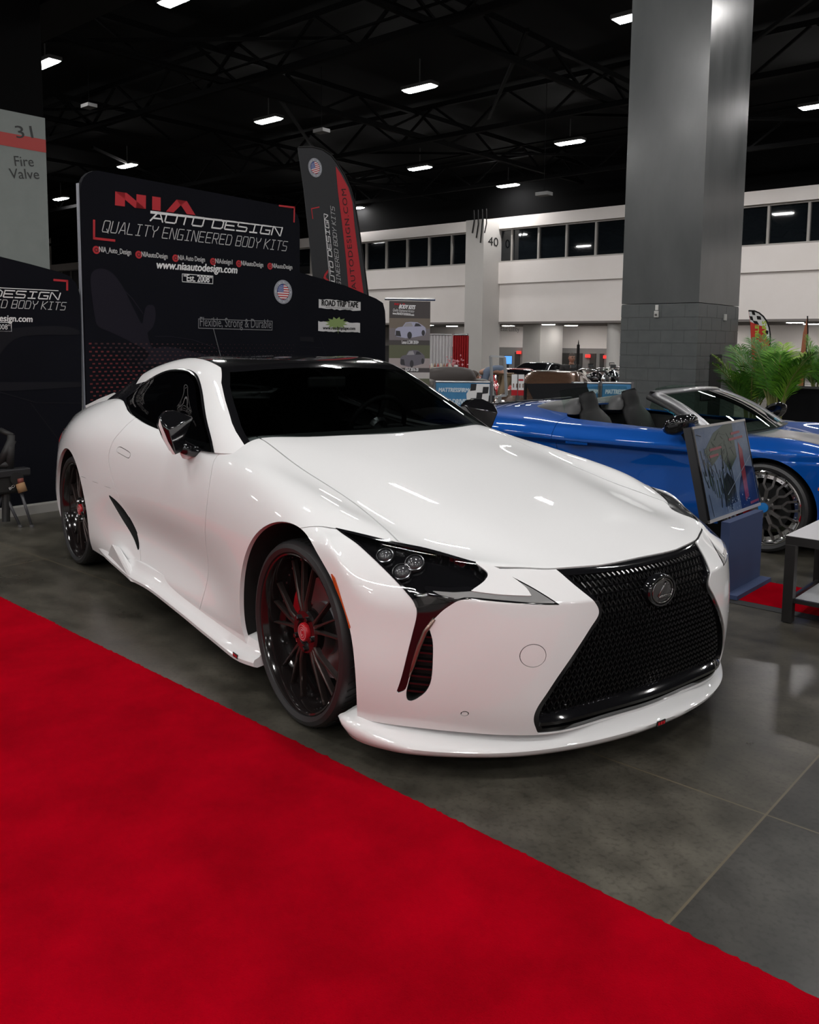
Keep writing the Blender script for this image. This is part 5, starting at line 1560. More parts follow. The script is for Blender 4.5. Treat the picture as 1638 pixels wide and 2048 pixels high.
    add2(MB().tube([pl2.pt(*g(*p)) for p in edge[:-1]] + [pl2.pt(g(660, 800)[0], .02)], .014, 8).build('pole', M_GAP))
    # thin flag seen edge-on
    q = [at(1615, 632, 17), at(1611, 665, 17), at(1606, 720, 17)]
    t = empty('feather_flag', (q[2].x, q[2].y, 0), 0, 'narrow orange feather flag seen nearly edge on at the right edge', 'flag')
    inv3 = Matrix.Translation((q[2].x, q[2].y, 0)).inverted()
    w = r2*.045
    mb = MB(); mb.add([q[0], q[1]-w, q[2]-w*1.4, Vector((q[2].x, q[2].y, .4))-w*1.4, Vector((q[2].x, q[2].y, .4))+w, q[2]+w, q[1]+w*.8], [(0, 1, 6), (1, 2, 5, 6), (2, 3, 4, 5)])
    o = mb.build('fabric', mat('orange flag fabric', (.35, .12, .06), rough=.8)); o.parent = t; o.matrix_parent_inverse = inv3
    o = MB().tube([q[0], q[1]+w, q[2]+w, Vector((q[2].x, q[2].y, .01))+w], .012, 6).build('pole', M_GAP); o.parent = t; o.matrix_parent_inverse = inv3
feather_flags()

def small_car_print(mb, f, c_body, c_dark, c_glass):
    body = [(0, .22), (.02, .55), (.10, .66), (.24, .70), (.34, .96), (.50, 1.0), (.72, .98), (.90, .78), (.98, .66), (1, .40), (.96, .20), (.60, .06), (.35, .0), (.05, .10)]
    poly_on(mb, f[0], [f[1](*p) for p in body[::-1]], .004, c_body)
    poly_on(mb, f[0], [f[1](*p) for p in [(.27, .70), (.36, .92), (.52, .95), (.58, .72)][::-1]], .005, c_glass)
    poly_on(mb, f[0], [f[1](*p) for p in [(.62, .72), (.66, .92), (.76, .90), (.86, .74)][::-1]], .005, c_dark)
    poly_on(mb, f[0], [f[1](*p) for p in [(.02, .14), (.03, .46), (.16, .44), (.20, .10)][::-1]], .005, c_dark)
    for cx, cy, rx, ry_ in ((.47, .18, .075, .22), (.91, .34, .055, .17)):
        poly_on(mb, f[0], [f[1](cx+rx*math.cos(a), cy+ry_*math.sin(a)) for a in np.linspace(0, 2*math.pi, 21)[:-1]], .0055, c_dark)

def rollup():
    c = at(820, 690, 9.4); n = Vector((CAM_POS.x-c.x, CAM_POS.y-c.y, 0)).normalized(); x = Vector((0, 0, 1)).cross(n); th = math.radians(7)
    x = (x*math.cos(th)+n*math.sin(th)*-1).normalized()
    pl = Plane(Vector((c.x, c.y, 0)), x, (0, 0, 1))
    e = empty('rollup_banner', (c.x, c.y, 0), 0, 'grey roll-up banner with two printed car pictures standing beside the backdrop wing', 'banner')
    inv = Matrix.Translation((c.x, c.y, 0)).inverted()
    def add(o): o.parent = e; o.matrix_parent_inverse = inv; return o
    k = lambda X, Y: pl.px(770+X*110/1252, 590+Y*180/2048)
    x0, x1 = k(100, 110)[0], k(1035, 110)[0]; zt = k(560, 140)[1]
    add(panel('sheet', pl, [(x0, .10), (x1, .10), (x1, zt), (x0, zt)], .006, mat('dark grey banner', (.055, .047, .045), rough=.6), None))
    add(MB().tube([pl.pt(x0-.05, zt+.02, 0), pl.pt(x1+.05, zt+.02, 0)], .014, 8).build('top_rail', M_STEEL))
    add(MB().bar(pl.pt(x0-.03, .05, -.02), pl.pt(x1+.03, .05, -.02), .10, .10).build('base', M_STEEL))
    mb = MB(); z = lambda Y: k(560, Y)[1]
    P_ = [mat('print khaki', (.16, .13, .10), rough=.7), mat('print asphalt', (.17, .15, .155), rough=.7), mat('print lilac', (.36, .36, .47), rough=.6), mat('print dark', (.03, .028, .032), rough=.6), mat('print glass', (.30, .29, .30), rough=.6),
          mat('print foliage', (.10, .105, .06), rough=.7), mat('print pavement', (.34, .29, .28), rough=.7), mat('print graphite', (.12, .11, .13), rough=.6), mat('print sky', (.45, .42, .40), rough=.7)]
    def rect(Y0, Y1, m, xa=x0, xb=x1): poly_on(mb, pl, [(xa, z(Y1)), (xb, z(Y1)), (xb, z(Y0)), (xa, z(Y0))], .0035, m)
    rect(530, 760, 0); rect(760, 1030, 1)
    X = lambda t: x0+(x1-x0)*t
    small_car_print(mb, (pl, lambda s, t: (X(.14+.76*s), z(985)+(z(610)-z(985))*t)), 2, 3, 4)
    rect(1140, 1440, 5); rect(1440, 1660, 6)
    small_car_print(mb, (pl, lambda s, t: (X(.27+.61*s), z(1635)+(z(1250)-z(1635))*t)), 7, 3, 4)
    rect(1760, 1900, 8); rect(1900, 2200, 5)
    add(mb.build('picture_or_reflection_print', P_))
    mb = MB()
    text_on(mb, pl, 'Lexus LC500 2018+', (X(.31), z(1110)), (X(.72), z(1112)), .036, 0, .005, bold=.001)
    text_on(mb, pl, 'GS-F 2016-20', (X(.40), z(1730)), (X(.72), z(1732)), .034, 0, .005, bold=.001)
    text_on(mb, pl, 'BODY KITS', (X(.23), z(308)), (X(.61), z(325)), .042, .25, .005, bold=.003)
    text_on(mb, pl, 'Quality Engineered Artistry', (X(.08), z(375)), (X(.60), z(400)), .030, .2, .005)
    text_on(mb, pl, 'www.NIAAUTODESIGN.com', (X(.08), z(445)), (X(.60), z(475)), .024, 0, .005, bold=.001)
    add(mb.build('banner_lettering', M_WHITE))
    mb = MB(); n_logo(mb, pl, lambda s, t: (X(.12+.27*s), z(235+8*s)+(z(185)-z(235))*t), .005); add(mb.build('red_logo', M_PRED))
rollup()

# ---------------------------------------------------------------- display stand, side table, tripod
def display_stand():
    e = empty('display_stand', ab(.33, 2.05, .005), RZ, 'tilted glossy board with painted reflections on a blue pedestal between the two sports cars', 'display stand')
    # local axes: x = hall a, y = hall b
    MB().box((0, .06, .215), (.05, .52, .43)).build('pedestal', mat('navy blue board', (.030, .050, .125), rough=.75), e)
    MB().box((-.02, .06, .012), (.22, .54, .024)).build('foot', mat('navy blue board', (.03, .05, .125)), e)
    bl, tl = Vector((-.03, -.36, .445)), Vector((-.155, -.36, .968))
    up_ = (tl-bl).normalized(); H = (tl-bl).length; W_ = .775
    pl = Plane(bl, (0, 1, 0), up_)
    M_ = pl.matrix()
    def bx(x0, x1, y0, y1, z0, z1): return MB().prism([(x0, y0), (x1, y0), (x1, y1), (x0, y1)], z1-z0, M_ @ Matrix.Translation((0, 0, (z0+z1)/2)))
    bx(0, W_, 0, H, -.05, 0).build('case', mat('black screen case', (.02, .02, .022), rough=.4), e)
    t = .014
    for r in ((0, W_, -.004, t), (0, W_, H-t, H)): MB().prism([(r[0], r[2]), (r[1], r[2]), (r[1], r[3]), (r[0], r[3])], .014, M_).build('silver_edge', mat('brushed silver frame', (.55, .54, .53), rough=.35, metal=.6), e)
    for r in ((0, t*.8, 0, H), (W_-t*.8, W_, 0, H)): MB().prism([(r[0], r[2]), (r[1], r[2]), (r[1], r[3]), (r[0], r[3])], .012, M_).build('black_edge', M_GLOSS, e)
    g = bx(t, W_-t, t, H-t, 0, .004).build('picture', noise_mat('blue grey reflection print', (.055, .085, .15), (.12, .16, .23), 5, (.16, .2), 4), e)
    MP = [mat('painted reflection dark', (.010, .016, .022), rough=.08), mat('painted reflection green', (.030, .05, .040), rough=.08), mat('painted reflection red', (.17, .03, .045), rough=.08), mat('painted reflection pale', (.22, .27, .34), rough=.08), mat('painted reflection navy', (.010, .018, .06), rough=.08)]  # the board's reflections of palms and a person, painted as flat shapes
    mb = MB(); f = lambda x, y: (W_*x, H*y)
    q = random.Random(3)
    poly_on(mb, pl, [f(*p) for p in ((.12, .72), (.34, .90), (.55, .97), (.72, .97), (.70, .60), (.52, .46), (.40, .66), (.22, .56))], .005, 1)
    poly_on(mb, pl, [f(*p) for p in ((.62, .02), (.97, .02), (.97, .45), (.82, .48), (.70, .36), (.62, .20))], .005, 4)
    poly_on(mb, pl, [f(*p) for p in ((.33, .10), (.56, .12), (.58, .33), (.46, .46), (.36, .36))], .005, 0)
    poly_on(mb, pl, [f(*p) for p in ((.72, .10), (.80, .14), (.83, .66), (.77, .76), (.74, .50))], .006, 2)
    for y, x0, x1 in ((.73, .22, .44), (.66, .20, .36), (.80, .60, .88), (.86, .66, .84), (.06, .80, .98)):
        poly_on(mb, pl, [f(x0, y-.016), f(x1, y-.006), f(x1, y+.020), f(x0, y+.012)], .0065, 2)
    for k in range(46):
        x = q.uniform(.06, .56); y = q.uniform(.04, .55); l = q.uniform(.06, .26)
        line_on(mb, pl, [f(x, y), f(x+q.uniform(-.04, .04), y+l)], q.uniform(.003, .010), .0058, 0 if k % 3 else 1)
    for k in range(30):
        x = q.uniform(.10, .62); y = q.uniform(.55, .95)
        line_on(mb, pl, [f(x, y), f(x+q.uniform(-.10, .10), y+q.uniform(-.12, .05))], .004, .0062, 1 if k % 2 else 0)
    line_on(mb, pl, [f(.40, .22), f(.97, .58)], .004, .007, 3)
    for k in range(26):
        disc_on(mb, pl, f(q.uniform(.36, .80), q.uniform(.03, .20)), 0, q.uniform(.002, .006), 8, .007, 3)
    mb.build('picture_or_reflection_print', MP, g)
display_stand()

def side_table():
    e = empty('side_table', ab(1.005, 1.90, .0045), RZ, 'low black side table with pale top and lower shelf at the right edge', 'table')
    MT = mat('black lacquer', (.014, .013, .013), rough=.35); MTOP = mat('pale grey table top', (.42, .41, .42), rough=.35)
    MB().box((0, 0, .43), (.55, .55, .045)).build('apron', MT, e)
    MB().box((0, 0, .4535), (.55, .55, .003)).build('table_top', MTOP, e)
    for sx in (-1, 1):
        for sy in (-1, 1): MB().box((sx*.25, sy*.25, .2045), (.05, .05, .407)).build('leg', MT, e, bevel=.002)
    MB().box((0, 0, .115), (.45, .45, .018)).build('shelf', mat('pale shelf', (.55, .56, .58), rough=.5), e)
    mb = MB()
    for s in (-1, 1): mb.box((0, s*.25, .115), (.45, .02, .02)); mb.box((s*.25, 0, .115), (.02, .45, .02))
    mb.build('shelf_rail', MT, e)
side_table()

def tripod():
    e = empty('camera_rig', ab(-4.61, .02, 0), RZ, 'black folded camera rig on a short tripod at the left edge by the backdrop', 'camera stand')
    def L(u, v, d=6.62): p = at(u, v, d); q = p-ab(-4.61, .02, 0); return Vector((q.dot(AX), q.dot(BX), p.z))
    c = L(12, 1000)
    MB().tube([L(12, 1043), L(12, 985)], .030, 10).build('post', M_MATTE, e)
    for k, (a, b) in enumerate((((42, 985), (63, 1037)), ((8, 985), (40, 1048)), ((8, 985), (-20, 1052)))):
        pa, pb = L(*a), L(*b); pb.z = .012
        l = MB().tube([pa, pb], [.013, .010], 8).build('leg', mat('dark grey tube', (.05, .05, .055), rough=.4), e, smooth=True)
        MB().tube([pb+Vector((0, 0, .01)), pb-Vector((0, 0, .010))], .016, 8).build('rubber_foot', M_STEEL, l)
    MB().tube([L(40, 967), L(46, 984)], .034, 10).build('cork_grip', mat('tan grip', (.30, .17, .08), rough=.8), e, smooth=True)
    MB().tube([L(40, 957), L(42, 967)], .024, 10).build('red_collar', mat('dull red', (.15, .03, .02), rough=.6), e, smooth=True)
    MB().box(L(22, 945), (.10, .26, .06)).build('plate', mat('dark grey plate', (.02, .02, .022), rough=.5), e, bevel=.01)
    MB().lathe([(.0005, -.03), (.05, -.03), (.05, .03), (.0005, .03)], 20, 0, Matrix.Translation(L(31, 957)) @ Matrix.Rotation(math.pi/2, 4, 'Y')).build('knob', M_MATTE, e, auto=40)
    mb = MB()
    for a, b, r in (((0, 930), (24, 880), .035), ((20, 940), (22, 870), .03), ((0, 860), (25, 872), .022), ((5, 940), (10, 985), .06), ((-20, 930), (20, 930), .03)):
        mb.tube([L(*a), L(*b)], r, 8)
    mb.build('rig_arm', M_MATTE, e, smooth=True)
    MB().box(L(8, 965), (.14, .24, .16)).build('camera_body', M_MATTE, e, bevel=.02)
    MB().tube([L(16, 872), L(21, 868), L(25, 871)], .006, 6).build('chrome_hook', M_CHROME, e)
    q = Plane(L(0, 978)+Vector((.09, 0, 0)), (0, 1, 0), (0, 0, 1)); mb = MB()
    text_on(mb, q, 'BOHIN', (.03, .0), (.13, .055), .020, 0, .01); mb.build('maker_lettering', M_WHITE, e)
tripod()
# ---------------------------------------------------------------- blue convertible
M_BLUE = mat('deep blue metallic paint', (.0002, .066, .33), rough=.42, metal=.3, spec=.1, coat=1.0, coat_rough=.015)
M_SILVER = mat('satin silver paint', (.30, .30, .31), rough=.32, metal=.7, coat=.5)
M_GRNGL = glass_mat('green tinted glass', (.74, .83, .78))
def blue_convertible():
    X0 = -.08
    car = empty('convertible_car', ab(.17, 4.05, 0), RZ, 'blue convertible sports car with silver windscreen frame and open top', 'car')
    XS = [-3.30, -3.05, -2.70, -2.35, -2.0, -1.7, -1.35, -1.0, -.70, -.42, -.15, .12, .36]
    c0 = spl([-3.3, -3.0, -2.6, -2.2, -1.9, -1.0, -.5, -.2, .1, .4, .62, .88], [.765, .815, .885, .905, .90, .80, .755, .735, .705, .665, .620, .52])
    z3 = spl([-3.3, -3.0, -2.6, -2.2, -1.8, -1.4, -1.0, -.6, -.3, -.05, .2, .45, .75], [.74, .775, .815, .825, .805, .795, .79, .785, .785, .79, .765, .69, .58])
    w3 = spl([-3.3, -3.0, -2.6, -2.2, -1.8, -1.0, -.5, 0, .5], [.72, .77, .79, .79, .80, .81, .80, .78, .75])
    z4 = spl([-3.3, -2.9, -2.5, -2.0, -1.4, -.8, -.3, .0, .3, .45], [.68, .735, .765, .768, .765, .755, .745, .74, .69, .64])
    w4 = spl([-3.3, -2.9, -2.5, -2.0, -1.4, -.8, -.3, .0, .3, .45], [.78, .87, .90, .89, .885, .885, .885, .885, .86, .82])
    wk = [spl([-3.3, -2.9, -2.5, -2.1, -1.7, -1.2, -.7, -.3, 0, .3, .5], y) for y in (
        [.80, .90, .945, .94, .935, .935, .93, .93, .93, .91, .85], [.80, .90, .95, .945, .948, .945, .935, .93, .935, .915, .86], [.80, .90, .945, .92, .885, .882, .895, .925, .938, .92, .87],
        [.79, .89, .94, .925, .90, .895, .90, .92, .938, .92, .87], [.78, .88, .92, .92, .92, .92, .92, .92, .925, .91, .86], [.76, .86, .89, .90, .90, .90, .90, .90, .90, .89, .84])]
    zk = [.705, .655, .625, .46, .25, .15]
    T, S = [], []
    for x in XS:
        row = [(x, 0, float(c0(x)))]
        for w in (.30, .58):
            a = w/.79
            row.append((x, w, float(c0(x)+(z3(x)-c0(x))*a**2.2)))
        row += [(x, float(w3(x)), float(z3(x))), (x, float(w4(x)), float(z4(x)))]
        T.append(row); S.append([(x, float(wk[k](x)), zk[k]) for k in range(6)])
    T.append([(.66, 0, .60), (.655, .30, .605), (.60, .56, .625), (.50, .74, .655), (.42, .84, .655)])
    T.append([(.90, 0, .50), (.885, .30, .50), (.80, .57, .51), (.66, .74, .53), (.52, .84, .56)])
    S.append([(.42, .87, .60), (.42, .885, .56), (.42, .89, .52), (.42, .89, .40), (.42, .88, .25), (.42, .86, .15)])
    S.append([(.54, .845, .50), (.55, .85, .46), (.55, .855, .42), (.55, .855, .33), (.54, .85, .22), (.53, .83, .14)])
    Fr = [[(x, w, z) for x, z in ((xb+.03, .46), (xb+.04, .42), (xb+.04, .38), (xb+.04, .30), (xb+.03, .20), (xb, .13))] for xb, w in ((.90, 0), (.885, .3), (.80, .58), (.66, .75))]+[None]
    Re = [[(-3.36+.1*(w/.72)**2, w, z) for z in (.68, .62, .56, .44, .30, .2)] for w in (0, .28, .52, .70)]+[None]
    V, F, key = box_cage(T, S, Fr, Re)
    cre = {}
    for s in (1, -1):
        g = lambda *a: key.get((a, s), key.get((a, 0)))
        for i in range(3, 9):
            for k in (2, 3):
                a, b = g('s', i, k), g('s', i+1, k); cre[(min(a, b), max(a, b))] = .8
    B = subd(V, F, cre, 4)
    XZ = lambda s: s.V[:, [0, 2]]; XW = lambda s: np.stack([s.V[:, 0], np.abs(s.V[:, 1])], 1)
    arches = [(X0, .305, .355), (-2.50, .31, .36)]
    _, B = B.split(np.minimum.reduce([np.maximum(np.hypot(B.V[:, 0]-x, B.V[:, 2]-z)-r, .45-np.abs(B.V[:, 1])) for x, z, r in arches]))
    hole = round_poly([(-.46, 0), (-.50, .55), (-.62, .72), (-1.0, .745), (-1.6, .735), (-1.78, .70), (-1.86, .5), (-1.88, 0), (-1.88, -.3, 0), (-.46, -.3, 0)], 4)
    _, B = B.split(np.maximum(sdpoly(XW(B), hole), .70-B.V[:, 2]))
    gaps = []
    def carve(s, fd, g=.0022):
        a, r = s.split(fd(s)+g); st, r = r.split(fd(r)-g); gaps.append(st); return a, r
    door, B = carve(B, lambda s: np.maximum(sdpoly(XZ(s), [(-1.76, 1), (-1.78, .66), (-1.70, .40), (-1.55, .17), (-.50, .17), (-.46, .45), (-.52, 1)]), .6-np.abs(s.V[:, 1])))
    stripe, B = B.split(np.maximum.reduce([np.abs(B.V[:, 1])-.30, -.42-B.V[:, 0], .47-B.V[:, 2]]))
    stripe.obj('hood_stripe', M_SILVER, car)
    wing, B = carve(B, lambda s: np.maximum(.10-s.V[:, 0], np.abs(s.V[:, 2]-.535)-.0005), .001)
    B.obj('body', M_BLUE, car, rim=.015)
    for q in door.split(door.V[:, 1]): q.obj('door', M_BLUE, car, rim=.012)
    if len(wing.T): gaps.append(wing)
    join(*gaps).offset(-.005).obj('shut_line', M_GAP, car)
    for s in (-1, 1):
        MB().box((-1.55, s*.938, .640), (.20, .012, .022)).build('door_handle', M_BLUE, car, bevel=.005)
        mk = MB().box((.295, s*.915, .485), (.07, .014, .028)); mk.build('side_marker', M_AMBER, car, bevel=.004)
        # wheel arches
        for x, z, r in arches:
            vs, fs = [], []
            for i, a in enumerate(np.linspace(math.radians(-25), math.radians(205), 30)):
                for yy in (.90, .60): vs.append((x+(r+.006)*math.cos(a), s*yy, z+(r+.006)*math.sin(a)))
            for i in range(29): fs.append((2*i, 2*i+1, 2*i+3, 2*i+2))
            fs.append(tuple(2*i+1 for i in range(30)))
            pyobj('arch_liner', vs, fs, M_GAP, car)
    # wheels with mesh of forked spokes, blue caps
    M_CSP = mat('brushed graphite spoke', (.20, .19, .185), rough=.3, metal=.9)
    M_CAP = mat('blue cap', (.005, .14, .42), rough=.4)
    for x in (X0, -2.50):
        for s in (-1, 1):
            Mw = Matrix.Translation((x, s*.925, .312)) @ Matrix.Rotation(math.radians(90*(-s if s > 0 else 1)), 4, 'X')
            wh = MB().lathe([(.258, -.002), (.264, .008), (.285, .014), (.303, .004), (.310, -.022), (.311, -.12), (.309, -.22), (.29, -.24)], 56, 0, Mw).build('wheel', M_RUB, car, auto=30)
            MB().lathe([(.259, -.004), (.260, .006), (.253, .008), (.246, -.002), (.240, -.028), (.228, -.034), (.205, -.030), (.200, -.05), (.20, -.2)], 56, 0, Mw).build('rim', M_CHROME, wh, auto=35)
            mb = MB()
            for k in range(30):
                a = 2*math.pi*k/30; mb.lathe([(.0055, 0), (.005, .004), (.0005, .005)], 6, 0, Mw @ Matrix.Translation((.216*math.cos(a), .216*math.sin(a), -.033)))
            mb.build('rim_bolt', M_STEEL, wh)
            mb = MB()
            def P(r, d, z): return Mw @ Vector((r*math.cos(math.radians(d)), r*math.sin(math.radians(d)), z))
            n = Mw.to_3x3() @ Vector((0, 0, 1))
            for k in range(10):
                d = 36*k+9
                mb.bar(P(.05, d, -.030), P(.125, d, -.024), .026, .022, upv=n)
                for e in (-1, 1):
                    mb.bar(P(.122, d, -.024), P(.165, d+e*11, -.024), .016, .018, upv=n); mb.bar(P(.163, d+e*11, -.024), P(.228, d+e*8, -.030), .015, .016, upv=n)
            mb.lathe([(.07, -.06), (.07, -.026), (.05, -.020), (.0005, -.020)], 30, 0, Mw)
            mb.build('spokes', M_CSP, wh)
            mb = MB()
            for k in range(5):
                mb.lathe([(.011, -.03), (.011, -.017), (.0005, -.017)], 8, 0, Mw @ Matrix.Translation((.052*math.cos(2*math.pi*k/5), .052*math.sin(2*math.pi*k/5), 0)))
            mb.build('wheel_nut', M_GAP, wh)
            MB().lathe([(.034, -.03), (.034, -.010), (.0005, -.008)], 26, 0, Mw).build('centre_cap', M_CAP, wh, auto=40)
            MB().lathe([(.165, -.10), (.165, -.085), (.07, -.085), (.07, -.07), (.0005, -.07)], 40, 0, Mw).build('brake_disc', mat('dark brake steel', (.06, .06, .06), rough=.4, metal=.8), wh, auto=40)
            MB().box(Mw @ Vector((-.12*(1 if s < 0 else -1), -.05, -.08)), (.07, .05, .12)).build('brake_caliper', M_RED, wh, bevel=.01)
    # windscreen with silver frame
    def fpt(t, u):     # t 0 base..1 top ; u -1..1 across
        b = Vector((-.36-.13*abs(u)**2, u*.74, .765-.010*u*u)); q = Vector((-.96-.09*u*u, u*.585, 1.065-.022*u*u))
        p = b.lerp(q, t); p.z += .035*math.sin(math.pi*t); return p
    vs, fs = [], []
    for i in range(9):
        for j in range(17): vs.append(fpt(.03+i/8*.93, (j-8)/8*.97))
    for i in range(8):
        for j in range(16): fs.append((i*17+j, i*17+j+1, (i+1)*17+j+1, (i+1)*17+j))
    wsn = pyobj('windscreen', vs, fs, glass_mat('convertible windscreen', (.50, .60, .55)), car, smooth=True)
    q = Plane(fpt(.10, .80), (fpt(.10, .86)-fpt(.10, .5)), (fpt(.4, .8)-fpt(.1, .8)))
    mb = MB(); text_on(mb, q, 'NITTO', (-.17, -.01), (.0, -.01), .045, .2, .008, bold=.002); mb.build('sticker_lettering', mat('cyan vinyl', (.05, .35, .50), rough=.5), wsn)
    for s in (-1, 1):
        pts = [fpt(t, s*.99) for t in np.linspace(-.05, 1, 10)]
        mb = MB(); vs, fs = [], []
        for i, p in enumerate(pts):
            w = .050+.012*i/9
            vs += [p+Vector((.020, -s*.015, .012)), p+Vector((-.012, s*.012, .014)), p+Vector((-w, s*.022, -.020)), p+Vector((-w*.6, -s*.02, -.025))]
        for i in range(9):
            for k in range(4): fs.append((i*4+k, i*4+(k+1) % 4, (i+1)*4+(k+1) % 4, (i+1)*4+k))
        fs += [(0, 1, 2, 3), (39, 38, 37, 36)]
        pyobj('windscreen_pillar', vs, fs, M_SILVER, car, smooth=True)
        tr = MB().tube([p+Vector((-.075, s*.010, -.030)) for p in pts[:]], .022, 8).build('pillar_trim', M_MATTE, car, smooth=True)
        if s < 0:
            a, b = pts[3]+Vector((-.075, -.012, -.030)), pts[7]+Vector((-.075, -.012, -.030))
            q = Plane(b, (a-b), Vector((0, -.3, 1)).cross(a-b).cross(a-b)*-1)
            mb = MB(); text_on(mb, q, 'RADIOPOSTUSA', (.0, -.010), ((a-b).length, -.010), .020, 0, .016, bold=.001); mb.build('sticker_lettering', mat('cyan vinyl', (.05, .35, .50)), tr)
    hp = [fpt(1.0, u) for u in np.linspace(-1, 1, 15)]
    vs, fs = [], []
    for p in hp: vs += [p+Vector((.035, 0, -.008)), p+Vector((.01, 0, .016)), p+Vector((-.06, 0, .018)), p+Vector((-.075, 0, -.01)), p+Vector((-.02, 0, -.02))]
    for i in range(14):
        for k in range(5): fs.append((i*5+k, i*5+(k+1) % 5, (i+1)*5+(k+1) % 5, (i+1)*5+k))
    pyobj('windscreen_header', vs, fs, M_SILVER, car, smooth=True)
    MB().box((-.90, 0, 1.00), (.03, .20, .06)).build('inner_mirror', M_MATTE, car, bevel=.012)
    # cockpit
    MB().add([(-1.9, -.76, .25), (-.40, -.76, .25), (-.40, .76, .25), (-1.9, .76, .25), (-1.9, -.76, .78), (-.40, -.76, .74), (-.40, .76, .74), (-1.9, .76, .78)], [(0, 1, 2, 3), (0, 4, 5, 1), (3, 2, 6, 7), (0, 3, 7, 4), (1, 5, 6, 2)]).build('cockpit_tub', M_MATTE, car)
    MB().box((-.58, 0, .735), (.30, 1.44, .09)).build('dashboard', M_MATTE, car, bevel=.03)
    M_STITCH = mat('grey stitching', (.10, .10, .10), rough=.7)
    for s in (-1, 1):
        y = s*.38
        MB().box((-1.38, y, .46), (.48, .46, .16)).build('seat', M_LEATHER, car, bevel=.05)
        V_, F_ = [], []
        rows = [(-1.55, .52, .20), (-1.62, .66, .235), (-1.68, .78, .23), (-1.72, .84, .175), (-1.735, .875, .115), (-1.75, .93, .118), (-1.765, .985, .095), (-1.775, 1.01, .045)]
        for x, z, w in rows:
            for k in range(12):
                a = 2*math.pi*k/12
                V_.append((x+.062*math.cos(a)-.02, y+w*math.sin(a), z+.02*math.cos(a)))
        for i in range(len(rows)-1):
            for k in range(12): F_.append((i*12+k, i*12+(k+1) % 12, (i+1)*12+(k+1) % 12, (i+1)*12+k))
        F_.append(tuple(range(len(V_)-1, len(V_)-13, -1)))
        sb = pyobj('seat_back', V_, F_, M_LEATHER, car, smooth=True)
        mb = MB()
        for k in range(9):
            mb.bar((-1.565-.012*k, y-.10, .60+.022*k), (-1.555-.012*k, y+.10, .625+.022*k), .004); mb.bar((-1.565-.012*k, y+.10, .60+.022*k), (-1.555-.012*k, y-.10, .625+.022*k), .004)
        mb.build('quilting', M_STITCH, sb)
        # fairing behind each seat
        V_, F_ = [], []
        for i, (x, h, w) in enumerate(((-1.78, .10, .20), (-1.84, .135, .24), (-1.98, .11, .23), (-2.15, .06, .17), (-2.30, .01, .08))):
            for k in range(11):
                a = math.pi*k/10
                V_.append((x, y+w*math.cos(a), .815+h*math.sin(a)+(.02 if i < 3 else .04)))
        for i in range(4):
            for k in range(10): F_.append((i*11+k, (i+1)*11+k, (i+1)*11+k+1, i*11+k+1))
        F_.append(tuple(range(11)))
        pyobj('head_fairing', V_, F_, mat('dark grey fairing', (.05, .05, .052), rough=.45), car, smooth=True)
        # raised door pane
        if s > 0:
            P_ = [(-1.02, .60, 1.045), (-1.25, .635, 1.065), (-1.50, .65, 1.060), (-1.66, .66, 1.02), (-1.74, .70, .80), (-.62, .745, .775), (-.80, .68, .92)]
            MB().add([(x, s*w, z) for x, w, z in P_]+[(x, s*(w-.005), z) for x, w, z in P_], [tuple(range(7)), tuple(range(13, 6, -1))]).build('door_window', M_GRNGL, car)
        # mirror
        V_, F_ = [], []
        for w, sx in ((.90, .7), (.93, 1), (1.0, 1.0), (1.06, .85), (1.085, .4)):
            for k in range(14):
                a = 2*math.pi*k/14
                V_.append((-.66+.105*sx*math.cos(a)-.15*(w-.9), s*w, .850+.075*sx*math.sin(a)+.03*math.cos(a)*sx))
        for i in range(4):
            for k in range(14):
                f = (i*14+k, i*14+(k+1) % 14, (i+1)*14+(k+1) % 14, (i+1)*14+k); F_.append(f if s > 0 else f[::-1])
        F_ += [tuple(range(14)), tuple(range(69, 55, -1))]
        mi = pyobj('door_mirror', V_, F_, M_GLOSS, car, smooth=True)
        MB().tube([(-.67, s*.96, .82), (-.66, s*.92, .775), (-.64, s*.885, .745)], [.03, .025, .04], 8).build('mirror_arm', M_MATTE, mi, smooth=True)
    P_ = [(-1.86, -.62, .86), (-1.86, .62, .86), (-1.93, .60, 1.03), (-1.95, .3, 1.045), (-1.95, -.3, 1.045), (-1.93, -.60, 1.03)]
    MB().add(P_, [tuple(range(6))]).build('wind_deflector', M_GRNGL, car)
    mb = MB()
    for s in (-1, 1):
        for k in range(5): mb.box((-2.45-.09*k, s*.30, .905-.012*k), (.03, .34, .012))
    mb.build('engine_grille', M_MATTE, car)
    lp = MB().lathe([(.075, 0), (.078, .006), (.05, .008), (.0005, .008)], 24, 0, Matrix.Translation((-2.72, -.74, .815)) @ Matrix.Rotation(.25, 4, 'X')).build('fuel_cap', M_CHROME, car, auto=40)
    for s in (-1, 1):
        MB().add([(.50, s*.80, .60), (.72, s*.62, .545), (.80, s*.50, .515), (.70, s*.72, .50), (.56, s*.84, .53)], [(0, 1, 2, 3, 4)]).build('head_lamp', M_GLOSS, car)
blue_convertible()

